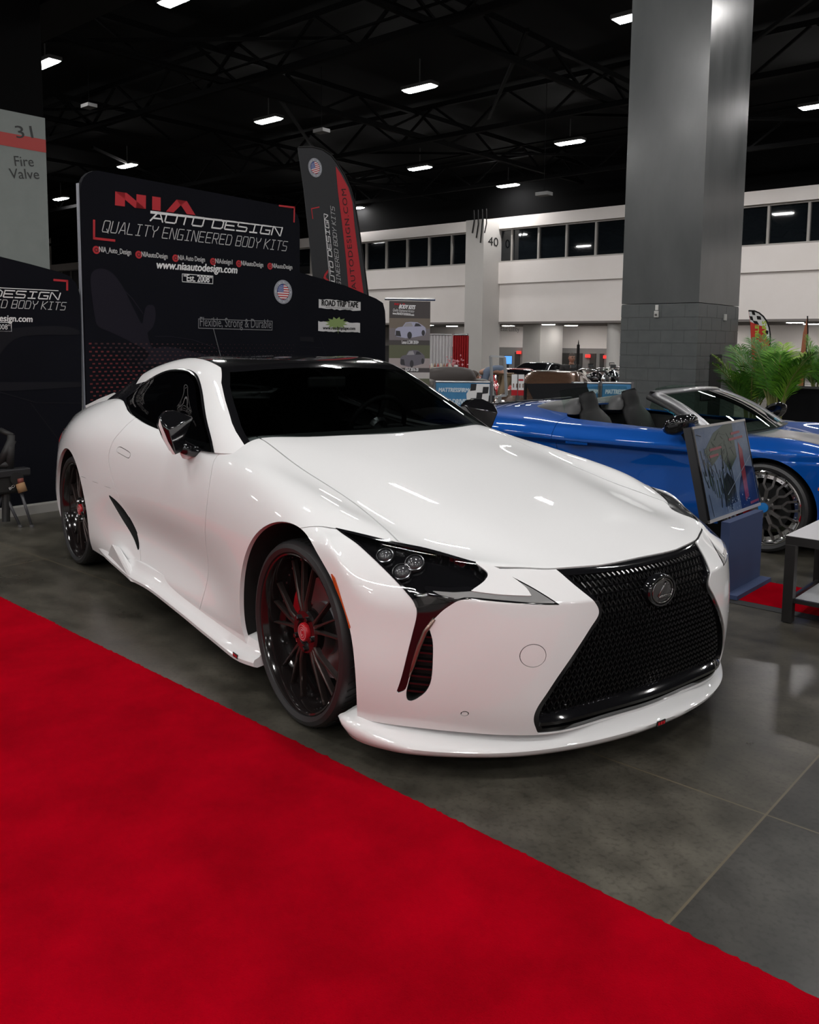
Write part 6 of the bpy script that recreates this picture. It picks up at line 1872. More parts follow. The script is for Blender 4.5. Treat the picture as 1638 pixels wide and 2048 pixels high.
# ---------------------------------------------------------------- cars further back
_far = None
def far_car(p, heading, label, paint, sc=(1, 1, 1), glass=None, top=True, group=None, rim=None):
    global _far
    if _far is None:
        b = body_surface(2); c = cabin_surface(2)
        _, b = b.split(np.minimum.reduce([np.maximum(np.hypot(b.V[:, 0]-x, b.V[:, 2]-z)-r, .45-np.abs(b.V[:, 1])) for x, z, r in R_ARCH]))
        g, roof = c.split(np.minimum(np.maximum(sdpoly(c.V[:, 1:3], np.vstack([WSCREEN, np.array(WSCREEN[::-1])*[-1, 1]])), -1.62-c.V[:, 0]), np.maximum(sdpoly(c.V[:, [0, 2]], SGLASS), .45-np.abs(c.V[:, 1]))))
        rg, roof = roof.split(np.maximum.reduce([np.abs(roof.V[:, 1])-.5, roof.V[:, 0]+2.3]))
        _far = (b, roof, g, rg)
    b, roof, g, rg = _far
    e = empty('parked_car', (p[0], p[1], 0), heading, label, 'car', group)
    e.scale = sc
    b.obj('body', paint, e)
    if top:
        roof.obj('roof', paint, e); g.obj('window', glass or M_GLOSS, e); rg.obj('rear_window', glass or M_GLOSS, e)
    else:
        g2 = g.split(-1.9-g.V[:, 0])[0]; g.split(np.maximum(np.abs(g.V[:, 1])-.70, -1.44-g.V[:, 0]))[0].obj('windscreen', M_GRNGL, e)
        for s in (-1, 1):
            MB().box((-1.9, s*.38, .88), (.16, .46, .52)).build('seat', M_LEATHER, e, bevel=.05)
    for x in (0, -2.87):
        for s in (-1, 1):
            Mw = Matrix.Translation((x, s*.90, .345)) @ Matrix.Rotation(math.radians(90*(-s if s > 0 else 1)), 4, 'X')
            w = MB().lathe([(.24, 0), (.30, .012), (.34, -.01), (.345, -.12), (.33, -.24)], 28, 0, Mw).build('wheel', M_RUB, e, auto=35)
            mb = MB().lathe([(.24, -.01), (.23, -.03), (.0005, -.05)], 28, 0, Mw)
            for k in range(6):
                a = k*math.pi/3; mb.bar(Mw @ Vector((.04*math.cos(a), .04*math.sin(a), -.02)), Mw @ Vector((.235*math.cos(a), .235*math.sin(a), -.02)), .03)
            mb.build('rim', rim or M_STEEL, w)
    MB().add([(.86, -.36, .66), (.92, -.30, .45), (.86, -.46, .22), (.86, .46, .22), (.92, .30, .45), (.86, .36, .66), (.96, 0, .5), (.96, 0, .25)], [(0, 1, 6), (1, 2, 7, 6), (2, 3, 7), (3, 4, 6, 7), (4, 5, 6), (5, 0, 6)]).build('grille', M_GLOSS, e)
    for s in (-1, 1):
        MB().add([(.30, s*.86, .745), (.55, s*.71, .725), (.74, s*.54, .70), (.80, s*.55, .62), (.60, s*.80, .62)], [(0, 1, 2, 3, 4)]).build('head_lamp', mat('pale lamp glass', (.5, .5, .5), rough=.1, coat=1), e)
    return e

def far_cars():
    G = mat('dark grey car paint', (.03, .032, .035), rough=.2, coat=1.0)
    R = mat('red car paint', (.50, .012, .012), rough=.25, coat=1.0)
    Z = mat('bronze car paint', (.15, .080, .048), rough=.22, metal=.7, coat=1.0)
    W = mat('cream car paint', (.60, .57, .50), rough=.25, coat=1.0)
    far_car(at(1026, 745, 23.0), YAW+math.pi-.75, 'dark grey coupe parked behind the red car, below the far words', G, (.70, .72, .70))
    far_car(at(1052, 780, 18.3), YAW+math.pi+.12, 'bright red low sports car between the white sign and the bronze car', R, (.72, .74, .66))
    far_car(at(1072, 760, 13.9), YAW+math.pi-.45, 'bronze rounded classic car right behind the black sloping panel', Z, (.60, .70, .73), Z)
    far_car(at(1122, 745, 26), YAW+math.pi-.3, 'cream coloured car with pale roof behind the bronze car', W, (.62, .64, .60))
far_cars()

def motorcycles():
    K = mat('black bike paint', (.006, .006, .007), rough=.12, coat=1.0)
    def bike(u, d, lab):
        p = at(u, 790, d)
        e = empty('motorcycle', (p.x, p.y, 0), YAW+math.pi+.35, lab, 'motorcycle', 'black motorcycles in a row')
        for x, nm in ((.72, 'front_wheel'), (-.72, 'rear_wheel')):
            Mw = Matrix.Translation((x, 0, .31)) @ Matrix.Rotation(math.pi/2, 4, 'X')
            w = MB().lathe([(.23, -.05), (.29, -.06), (.31, -.02), (.31, .02), (.29, .06), (.23, .05), (.23, -.05)], 28, 0, Mw).build(nm, M_RUB, e, auto=40)
            mb = MB()
            for k in range(7):
                a = 2*math.pi*k/7; mb.bar(Mw @ Vector((0, 0, 0)), Mw @ Vector((.235*math.cos(a), .235*math.sin(a), 0)), .025)
            mb.build('spokes', M_CHROME, w)
            MB().tube([(x+.335*math.cos(a), 0, .31+.335*math.sin(a)) for a in np.linspace(.3 if x > 0 else .5, 2.3 if x > 0 else 2.9, 10)], .085, 8).build('mudguard', K, e, smooth=True)
        for s in (-1, 1): MB().tube([(.72, s*.09, .31), (.36, s*.09, .93)], .024, 8).build('fork', M_CHROME, e, smooth=True)
        MB().tube([(.36, -.12, .94), (.33, 0, .95), (.36, .12, .94)], .02, 8).build('yoke', M_CHROME, e, smooth=True)
        MB().tube([(.12, -.40, .93), (.22, -.30, .98), (.34, -.08, .95), (.34, .08, .95), (.22, .30, .98), (.12, .40, .93)], .014, 8).build('handlebar', M_CHROME, e, smooth=True)
        MB().tube([(.36, 0, .80), (.22, 0, .80), (.02, 0, .77), (-.14, 0, .70)], [.06, .135, .13, .05], 14).build('fuel_tank', K, e, smooth=True)
        MB().tube([(-.08, 0, .66), (-.25, 0, .62), (-.45, 0, .66), (-.66, 0, .74)], [.09, .14, .13, .07], 12).build('seat', M_LEATHER, e, smooth=True)
        MB().lathe([(.0005, -.07), (.07, -.06), (.09, 0), (.09, .05), (.0005, .06)], 18, 0, Matrix.Translation((.50, 0, .80)) @ Matrix.Rotation(math.pi/2, 4, 'Y')).build('head_lamp', M_CHROME, e, smooth=True)
        mb = MB(); mb.box((.02, 0, .42), (.50, .26, .32))
        mb.build('engine', M_STEEL, e, bevel=.05)
        MB().tube([(.20, -.16, .38), (.0, -.19, .22), (-.75, -.19, .24)], [.03, .035, .05], 10).build('exhaust', M_CHROME, e, smooth=True)
        for s in (-1, 1): MB().box((.08, s*.43, 1.02), (.03, .12, .07)).build('mirror', M_CHROME, e, bevel=.01)
    bike(1180, 16.4, 'black and chrome motorcycle nearest the man, first of three')
    bike(1213, 17.2, 'middle one of three black and chrome motorcycles in a row')
    bike(1252, 18.6, 'black and chrome motorcycle closest to the big grey pillar')
motorcycles()

# ---------------------------------------------------------------- barriers, booth and odds and ends behind
def face_plane(p, turn=0.0):
    n = Vector((CAM_POS.x-p.x, CAM_POS.y-p.y, 0)).normalized()
    x = Vector((0, 0, 1)).cross(n).normalized()
    x = (x*math.cos(turn)-n*math.sin(turn)).normalized()
    return Plane(Vector((p.x, p.y, 0)), x, (0, 0, 1))

def barriers():
    MB_ = [noise_mat('sky blue banner', (.035, .17, .36), (.06, .25, .46), 1.5, (.5, .6)), M_WHITE, mat('print grey blue', (.12, .15, .20), rough=.6), mat('chequer black', (.01, .01, .012), rough=.6)]
    specs = ((925, 12.2, 872, 980, 766, True, 'blue banner with chequered end on a barrier left of the metal frame'),
             (1175, 12.0, 1148, 1196, 768, False, 'blue advert banner on a barrier right behind the convertible seats'),
             (1225, 11.2, 1205, 1262, 768, False, 'blue advert banner on a barrier against the big grey pillar'))
    for u, d, u0, u1, v, chq, lab in specs:
        p = at(u, v, d); pl = face_plane(p, .05)
        e = empty('barrier_banner', (p.x, p.y, 0), 0, lab, 'banner', 'blue barrier banners')
        inv = Matrix.Translation((p.x, p.y, 0)).inverted()
        def add(o): o.parent = e; o.matrix_parent_inverse = inv; return o
        x0, x1 = pl.px(u0, v)[0], pl.px(u1, v)[0]; zt = pl.px(u, v)[1]
        add(panel('sheet', pl, [(x0, .12), (x1, .12), (x1, zt), (x0, zt)], .01, MB_[0], None))
        mb = MB(); w = x1-x0
        if chq:
            xa = x0+w*.62
            poly_on(mb, pl, [(xa, .13), (x1-.005, .13), (x1-.005, zt-.01), (xa+.05, zt-.01), (xa-.04, zt-.15)], .003, 1)
            q = random.Random(4)
            for i in range(4):
                for j in range(6):
                    if (i+j) % 2: continue
                    cx, cz = xa+.05+i*.085, zt-.06-j*.10
                    poly_on(mb, pl, [(cx-.04, cz-.05-.02*i), (cx+.04, cz-.04-.02*i), (cx+.05, cz+.05-.02*i), (cx-.03, cz+.05-.02*i)], .005, 3)
            for i in range(3): poly_on(mb, pl, [(xa+.02+.09*i, zt-.3-.1*i), (xa+.10+.09*i, zt-.33-.1*i), (xa+.11+.09*i, zt-.22-.1*i)], .004, 2)
        for i, t in enumerate((.16,)): poly_on(mb, pl, [(x0+.004, .14), (x0+w*(.60 if chq else .99), .14), (x0+w*(.58 if chq else .99), .30), (x0+.004, .28)], .0025, 2)
        add(mb.build('banner_print', MB_))
        mb = MB(); wt = w*(.56 if chq else .92)
        text_on(mb, pl, 'MATTRESSFIRM', (x0+.04, zt-.125), (x0+.03+wt, zt-.125), .055, .1, .006, bold=.004)
        text_on(mb, pl, 'TEST DRIVE', (x0+.06, zt-.30), (x0+.02+wt*.95, zt-.30), .075, 0, .006, bold=.004)
        add(mb.build('banner_lettering', mat('pale blue print', (.55, .66, .75), rough=.6)))
        mb = MB()
        for x in (x0-.02, x1+.02): mb.tube([pl.pt(x, .0), pl.pt(x, zt+.03)], .018, 8); mb.bar(pl.pt(x, .012, -.25), pl.pt(x, .012, .25), .05, .02)
        mb.tube([pl.pt(x0-.02, zt+.012, -.01), pl.pt(x1+.02, zt+.012, -.01)], .016, 8)
        add(mb.build('barrier_frame', M_STEEL))

def booth():
    p = at(895, 700, 24); pl = face_plane(p, 0.0)
    inv = Matrix.Translation((p.x, p.y, 0)).inverted()
    def drape(name, u0, u1, m, lab, n, z0=.05):
        e = empty(name, (p.x, p.y, 0), 0, lab, 'curtain')
        x0, x1 = pl.px(u0, 670)[0], pl.px(u1, 670)[0]; zt = pl.px(895, 671)[1]
        vs, fs = [], []
        N = n*8
        for i in range(N+1):
            x = x0+(x1-x0)*i/N; off = .05*math.sin(2*math.pi*i/8)
            vs += [pl.pt(x, z0, off*1.3), pl.pt(x, zt, off*.6)]
        for i in range(N): fs.append((2*i, 2*i+2, 2*i+3, 2*i+1))
        o = pyobj('fabric', vs, fs, m, None, smooth=True); o.parent = e; o.matrix_parent_inverse = inv
        mb = MB().tube([pl.pt(x0+.03, zt+.02), pl.pt(x1-.03, zt+.02)], .022, 8)
        for x in (x0+.04, x1-.04): mb.tube([pl.pt(x, 0, -.1), pl.pt(x, zt+.06, -.1)], .02, 8)
        o = mb.build('rail', M_STEEL); o.parent = e; o.matrix_parent_inverse = inv
    drape('booth_curtain', 855, 905, mat('white drape', (.62, .61, .62), rough=.8), 'white pleated booth curtain right of the roll-up banner', 8)
    drape('booth_curtain', 906, 938, mat('red drape', (.42, .015, .02), rough=.8), 'bright red pleated booth curtain beside the white one', 7)
    q = at(880, 735, 23); pl2 = face_plane(q)
    t = empty('booth_table', (q.x, q.y, 0), 0, 'cloth covered booth table with small jars in front of the white curtain', 'table')
    x = pl2.x
    R = Matrix((x, Vector((0, 0, 1)).cross(x), Vector((0, 0, 1)))).transposed()
    MB().box((0, 0, .37), (.80, .6, .74), R=R).build('table_cloth', mat('cream cloth', (.55, .50, .46), rough=.8), t)
    for k in range(8):
        u = 858+k*6; z = .74
        c = pl2.px(u, 726)
        o = MB().lathe([(.03, 0), (.035, .02), (.032, .10), (.018, .12), (.018, .15), (.0005, .15)], 10, 0, Matrix.Translation(pl2.pt(c[0], .741, .1+.1*(k % 2)))).build('jar', mat(('jar red', 'jar cream', 'jar brown')[k % 3], ((.35, .05, .04), (.6, .55, .45), (.2, .1, .05))[k % 3], rough=.4), smooth=True)
        tag(o, 'tiny jar standing on the cream booth table, %s' % ('red', 'cream', 'brown')[k % 3], 'jar', 'jars on the booth table')
    fl = empty('flower_bunch', pl2.pt(.42, .741, .05), 0, 'bunch of pink flowers on the booth table by the red curtain', 'flowers')
    mb = MB()
    for k in range(40):
        v = Vector((rng.normal(0, .13), rng.normal(0, .10), .12+abs(rng.normal(0, .10))))
        mb.lathe([(.0005, -.02), (.03, 0), (.0005, .02)], 6, 0, Matrix.Translation(v) @ Matrix.Rotation(rng.uniform(0, 3), 4, 'X'))
    mb.build('petals', mat('pink petals', (.60, .25, .28), rough=.7), fl)
    MB().lathe([(.05, 0), (.07, .05), (.06, .12)], 12).build('vase', M_WHITE, fl, smooth=True)
    # brown padded seat with round arms
    s0 = at(905, 752, 16.0); e = empty('padded_sofa', (s0.x, s0.y, 0), YAW+math.pi+.25, 'dark brown padded seat with rounded back behind the roll-up banner', 'sofa')
    LB = mat('dark brown leather', (.040, .031, .028), rough=.45)
    def blob(c, r, n=18):
        V, F = [], []
        for i in range(n+1):
            ph = math.pi*i/n
            for k in range(n):
                a = 2*math.pi*k/n
                sx = lambda v, e_: math.copysign(abs(v)**e_, v)
                V.append((c[0]+r[0]*sx(math.sin(ph), .55)*sx(math.cos(a), .55), c[1]+r[1]*sx(math.sin(ph), .55)*sx(math.sin(a), .55), c[2]+r[2]*sx(math.cos(ph), .55)))
        for i in range(n):
            for k in range(n): F.append((i*n+k, (i+1)*n+k, (i+1)*n+(k+1) % n, i*n+(k+1) % n))
        return V, F
    for nm, c, r in (('seat_cushion', (.15, 0, .32), (.42, .44, .20)), ('backrest', (-.22, 0, .62), (.20, .52, .37)), ('arm', (.10, .50, .45), (.45, .13, .33)), ('arm', (.10, -.50, .45), (.45, .13, .33))):
        V, F = blob(c, r); pyobj(nm, V, F, LB, e, smooth=True)
    MB().box((0, 0, .06), (.7, .9, .12)).build('base', M_MATTE, e)
    # pale metal frame
    p1 = at(997, 752, 13); pl = face_plane(p1, .1); f = empty('sign_frame', (p1.x, p1.y, 0), 0, 'empty pale metal sign frame on a post in front of the parked cars', 'frame')
    inv2 = Matrix.Translation((p1.x, p1.y, 0)).inverted()
    a, b, c, d = pl.px(981, 712), pl.px(1009, 714), pl.px(1013, 791), pl.px(986, 794)
    FM = mat('pale aluminium', (.42, .43, .44), rough=.4, metal=.5)
    mb = MB()
    for s, t in ((a, b), (b, c), (c, d), (d, a)): mb.bar(pl.pt(*s), pl.pt(*t), .035, .03)
    o = mb.build('frame', FM); o.parent = f; o.matrix_parent_inverse = inv2
    mid = ((c[0]+d[0])/2, (c[1]+d[1])/2); mb = MB(); mb.bar(pl.pt(*mid), pl.pt(mid[0], .01), .04); mb.box(pl.pt(mid[0], .01), (.4, .4, .02))
    o = mb.build('post', FM); o.parent = f; o.matrix_parent_inverse = inv2
    # white sign with red foot
    p1 = at(1036, 770, 12.6); pl = face_plane(p1); f = empty('info_sign', (p1.x, p1.y, 0), 0, 'small white info sign with red lower band by the bronze car', 'sign')
    inv3 = Matrix.Translation((p1.x, p1.y, 0)).inverted()
    def add(o): o.parent = f; o.matrix_parent_inverse = inv3; return o
    x0, x1 = pl.px(1023, 770)[0], pl.px(1048, 770)[0]; z1, z2, z3_ = pl.px(1036, 749)[1], pl.px(1036, 780)[1], pl.px(1036, 791)[1]
    add(panel('board', pl, [(x0, z3_), (x1, z3_), (x1, z1), (x0, z1)], .02, M_WHITE, None))
    mb = MB(); poly_on(mb, pl, [(x0, z3_), (x1, z3_), (x1, z2), (x0, z2)], .003); poly_on(mb, pl, [(x0+.1, z1-.09), (x1-.01, z1-.09), (x1-.01, z1-.065), (x0+.1, z1-.065)], .003); add(mb.build('red_band', M_RED))
    mb = MB()
    for k in range(4): mb.bar(pl.pt(x0+.03+k*.045, z1-.13, .004), pl.pt(x0+.03+k*.045, z1-.19, .004), .014, .004)
    add(mb.build('sign_print', mat('brown print', (.15, .07, .05), rough=.6)))
    add(MB().bar(pl.pt((x0+x1)/2, 0, -.02), pl.pt((x0+x1)/2, z1, -.02), .04).build('post', M_STEEL))
    # black sloping panel set
    q = [at(1052, 770, 11.5), at(1172, 769, 11.0), at(1186, 804, 10.4), at(1070, 806, 10.9)]
    g = Vector((q[3].x, q[3].y, 0)); e = empty('black_panel', g, 0, 'black sloping display panel set behind the blue convertible deck', 'panel')
    mb = MB()
    qq = [v-g for v in q]; n = (qq[1]-qq[0]).cross(qq[3]-qq[0]).normalized()*.02
    mb.add(qq+[v-n for v in qq], [(0, 1, 2, 3), (7, 6, 5, 4), (0, 4, 5, 1), (1, 5, 6, 2), (2, 6, 7, 3), (3, 7, 4, 0)]); mb.build('board', mat('matt black board', (.006, .006, .007), rough=.95, spec=.05), e)
    for t in (1/3, 2/3):
        MB().bar(qq[0].lerp(qq[1], t)+n*.2, qq[3].lerp(qq[2], t)+n*.2, .012).build('seam_strip', M_GAP, e)
    mb = MB()
    for v in qq: mb.bar(v-n*1.5, Vector((v.x, v.y, 0)), .03)
    for k, v in enumerate(qq): MB().bar(v-n*1.5, Vector((v.x-n.x*1.5, v.y-n.y*1.5, .0)), .03).build('leg', M_GAP, e)
    # thin black pole, small lobby screen
    p1 = at(1157, 680, 19); g = Vector((p1.x, p1.y, 0)); e = empty('flag_pole', g, 0, 'thin black furled flag pole beside the seated man', 'pole')
    MB().tube([(0, 0, .02), (0, 0, p1.z-.1), (0, 0, p1.z)], [.016, .014, .004], 8).build('pole', M_GAP, e); MB().box((0, 0, .01), (.3, .3, .02)).build('foot', M_GAP, e)
    MB().box((0, 0, (p1.z+.9)/2), (.03, .06, p1.z-1.1)).build('furled_cloth', M_GAP, e)
    p1 = at(1016, 720, 30); e = empty('lobby_screen', (p1.x, p1.y, 0), YAW+math.pi, 'small blue lit screen on a stand far behind the metal frame', 'screen')
    MB().box((0, 0, p1.z), (.06, .28, .30)).build('case', M_MATTE, e); MB().box((.035, 0, p1.z), (.01, .25, .27)).build('display', mat('blue screen', (.02, .08, .25), emit=(.1, .35, 1), estr=1.2), e)
    MB().tube([(0, 0, 0), (0, 0, p1.z-.15)], .03, 8).build('stand', M_MATTE, e)
    # black draped counter at the right
    p1 = at(1640, 800, 12.8); e = empty('draped_counter', (p1.x, p1.y, 0), HA, 'black draped counter at the right edge behind the palms pot', 'counter')
    zt = at(1640, 776, 12.8).z
    bd = at(1640, 800, 12.8); lft = at(1566, 800, 12.8)
    w = (lft-bd).length
    mb = MB(); vs, fs = [], []
    pts = [(-w*.95, -.35), (1.6, -.35), (1.6, .45), (-w*.95, .45), (-w*.95, -.35)]
    for a, b in zip(pts[:-1], pts[1:]):
        n_ = 40; L = math.hypot(b[0]-a[0], b[1]-a[1]); dx, dy = (b[0]-a[0])/L, (b[1]-a[1])/L
        base = len(vs)
        for i in range(n_+1):
            o = .018*math.sin(i*1.3); x, y = a[0]+(b[0]-a[0])*i/n_+dy*o, a[1]+(b[1]-a[1])*i/n_-dx*o
            vs += [(x, y, .01), (a[0]+(b[0]-a[0])*i/n_, a[1]+(b[1]-a[1])*i/n_, zt-.02)]
        for i in range(n_): fs.append((base+2*i, base+2*i+2, base+2*i+3, base+2*i+1))
    pyobj('drape', vs, fs, mat('black drape', (.006, .006, .007), rough=.85, spec=.1), e, smooth=True)
    MB().box(((1.6-w*.95)/2, .05, zt-.01), (1.6+w*.95, .82, .02)).build('counter_top', mat('black drape', (.006, .006, .007)), e)

def palms():
    MG = [mat('palm leaf green', (.13, .33, .025), rough=.5), mat('palm leaf dark green', (.055, .18, .018), rough=.5), mat('palm leaf yellow green', (.27, .44, .05), rough=.5)]
    MS = mat('palm stem', (.16, .17, .05), rough=.6)
    def palm(u, v, d, H, n, lab, seed, spread=1.0):
        q = random.Random(seed)
        p = at(u, v, d); e = empty('potted_palm', (p.x, p.y, 0), 0, lab, 'palm', 'potted palms by the black counter')
        zb = p.z
        # tall white tub standing on the floor
        top = max(.25, zb)
        MB().lathe([(.0005, .0), (.20, .0), (.20, top-.32), (.255, top-.14), (.275, top), (.26, top), (.25, top-.03)], 28).build('pot', mat('white planter', (.55, .54, .52), rough=.4), e, smooth=True)
        MB().lathe([(.255, top-.035), (.12, top-.015), (.0005, top-.012)], 24).build('mulch', mat('brown mulch', (.12, .035, .015), rough=.9, bump=(60, .5)), e)
        for k in range(n):
            az = q.uniform(0, 2*math.pi); lean = q.uniform(.10, .62)*spread; L = H*q.uniform(.62, 1.05)
            r0 = Vector((math.cos(az)*.07, math.sin(az)*.07, top-.03))
            pts = []
            for i in range(13):
                t = i/12
                out = lean*L*(t**1.8)*.85
                z = L*(t-.16*lean*2*t**2.6)
                pts.append(r0+Vector((math.cos(az)*out, math.sin(az)*out, z)))
            mb = MB(); mb.tube(pts, [.013*(1-.75*i/12)+.002 for i in range(13)], 5, 0)
            stem = mb.build('frond', MS, e)
            lf = MB(); mi = q.choice([0, 0, 1, 1, 2])
            for i in range(44):
                t = .34+.66*i/43
                f = t*12; j = min(int(f), 11); pt = pts[j].lerp(pts[j+1], f-j); dr = (pts[j+1]-pts[j]).normalized()
                side = dr.cross(Vector((0, 0, 1)))
                if side.length < .05: side = Vector((-math.sin(az), math.cos(az), 0))
                side.normalize(); nn = side.cross(dr)
                ll = .34*math.sin(min(1, (1.06-t)/.45)*math.pi/2)*q.uniform(.85, 1.1)*H/1.15+.03
                for s in (-1, 1):
                    dd = (dr*.70+side*s*.70+nn*.12+Vector((q.uniform(-.12, .12), q.uniform(-.12, .12), q.uniform(-.12, .12)))).normalized()
                    tip = pt+dd*ll+Vector((0, 0, -.22*ll)); md = pt+dd*ll*.5+Vector((0, 0, .0))
                    wv = dr.cross(dd).cross(dd).normalized()*.0065
                    lf.add([pt-wv*.4, md-wv, tip, md+wv, pt+wv*.4], [(0, 1, 3, 4), (1, 2, 3)])
            lf.build('leaflets', MG[mi], stem)
    palm(1500, 845, 13.4, 1.28, 13, 'potted palm left of the other two, fronds against the grey pillar', 5)
    palm(1550, 842, 12.2, 1.32, 17, 'potted palm in the white tub seen over the convertible windscreen', 11, 1.1)
    palm(1634, 800, 14.2, 1.1, 13, 'potted palm at the right edge behind the black counter', 23)
barriers(); booth(); palms()

# ---------------------------------------------------------------- people in the distance
def skin_body(name, joints, edges, material, parent, sub=2):
    names = list(joints); ix = {n: i for i, n in enumerate(names)}
    me = bpy.data.meshes.new(name)
    me.from_pydata([joints[n][:3] for n in names], [(ix[a], ix[b]) for a, b in edges], [])
    o = link(name, me, material, parent)
    sk = o.modifiers.new('skin', 'SKIN'); sk.use_smooth_shade = True
    if not me.skin_vertices:
        me.attributes.new('x', 'FLOAT', 'POINT') if False else None
    bm = bmesh.new(); bm.from_mesh(me); lay = bm.verts.layers.skin.verify(); bm.verts.ensure_lookup_table()
    for n in names:
        r = joints[n][3]; r = r if isinstance(r, tuple) else (r, r)
        bm.verts[ix[n]][lay].radius = r
        bm.verts[ix[n]][lay].use_root = (ix[n] == 0)
    bm.to_mesh(me); bm.free()
    ss = o.modifiers.new('sub', 'SUBSURF'); ss.levels = sub; ss.render_levels = sub
    return o

def head(e, c, yaw, skin, hair, gl=True, pitch=0.0):
    """head with face built as one surface; c = centre"""
    V, F = [], []
    n, m = 16, 20
    for i in range(n+1):
        ph = math.pi*i/n; z = math.cos(ph); r = math.sin(ph)
        for k in range(m):
            a = 2*math.pi*k/m; x, y = r*math.cos(a), r*math.sin(a)
            px, py, pz = x*.094, y*.073, z*.118
            if z < -.2: px *= 1-.10*(-z); py *= 1-.32*(-z-.2)
            front = max(0, math.cos(a))*r
            px += .024*math.exp(-((y/.17)**2))*math.exp(-(((z+.12)/.16)**2))*front      # nose
            px -= .010*math.exp(-(((abs(y)-.40)/.18)**2))*math.exp(-(((z-.12)/.12)**2))*front  # eye sockets
            px += .006*math.exp(-((y/.35)**2))*math.exp(-(((z+.52)/.09)**2))*front      # lips
            px += .006*math.exp(-((y/.3)**2))*math.exp(-(((z+.85)/.15)**2))*front       # chin
            V.append((px, py, pz))
    for i in range(n):
        for k in range(m): F.append((i*m+k, (i+1)*m+k, (i+1)*m+(k+1) % m, i*m+(k+1) % m))
    R = Matrix.Translation(c) @ Matrix.Rotation(yaw, 4, 'Z') @ Matrix.Rotation(pitch, 4, 'Y')
    o = pyobj('head', [R @ Vector(v) for v in V], F, skin, e, smooth=True)
    hv = [Vector(v)*1.055 for v in V]
    hf = [f for f in F if (sum(V[i][2] for i in f)/4 > .055 or (sum(V[i][0] for i in f)/4 < -.005 and sum(V[i][2] for i in f)/4 > -.045))]
    pyobj('hair', [R @ v for v in hv], hf, hair, o, smooth=True)
    for s in (-1, 1):
        MB().lathe([(.0005, -.006), (.020, -.004), (.024, .003), (.012, .006), (.0005, .004)], 10, 0, R @ Matrix.Translation((-.005, s*.074, -.005)) @ Matrix.Rotation(math.pi/2, 4, 'X')).build('ear', skin, o, smooth=True)
        MB().lathe([(.0005, .006), (.007, .003), (.010, 0)], 10, 0, R @ Matrix.Translation((.083, s*.029, .015)) @ Matrix.Rotation(math.pi/2, 4, 'Y')).build('eye', mat('eye dark', (.05, .04, .03), rough=.2), o, smooth=True)
        if gl: MB().tube([R @ Vector((.095+.0*a, s*.031+.023*math.cos(a), .014+.018*math.sin(a))) for a in np.linspace(0, 2*math.pi, 13)], .0022, 5).build('spectacle_rim', M_GAP, o, smooth=True)
    return o

def hand(parent, w, d, up_, skin, s):
    """palm and five fingers from the wrist w, pointing along d"""
    d = Vector(d).normalized(); u = Vector(up_).normalized(); x = d.cross(u).normalized()*s; u = x.cross(d)*s
    j = {'w': (*w, .022), 'p': (*(Vector(w)+d*.05), (.034, .016)), 'k': (*(Vector(w)+d*.088), (.036, .013))}
    ed = [('w', 'p'), ('p', 'k')]
    for i, (o, L) in enumerate(((-.027, .068), (-.009, .080), (.009, .074), (.026, .058))):
        b = Vector(w)+d*.092+x*o
        j['a%d' % i] = (*b, .009); j['b%d' % i] = (*(b+d*L*.5-u*.008), .0085); j['c%d' % i] = (*(b+d*L*.9-u*.028), .007)
        ed += [('k', 'a%d' % i), ('a%d' % i, 'b%d' % i), ('b%d' % i, 'c%d' % i)]
    b = Vector(w)+d*.035-x*.03
    j['t0'] = (*b, .012); j['t1'] = (*(b+d*.03-x*.022-u*.01), .010); j['t2'] = (*(b+d*.06-x*.026-u*.018), .008)
    ed += [('p', 't0'), ('t0', 't1'), ('t1', 't2')]
    return skin_body('hand', j, ed, skin, parent, 1)

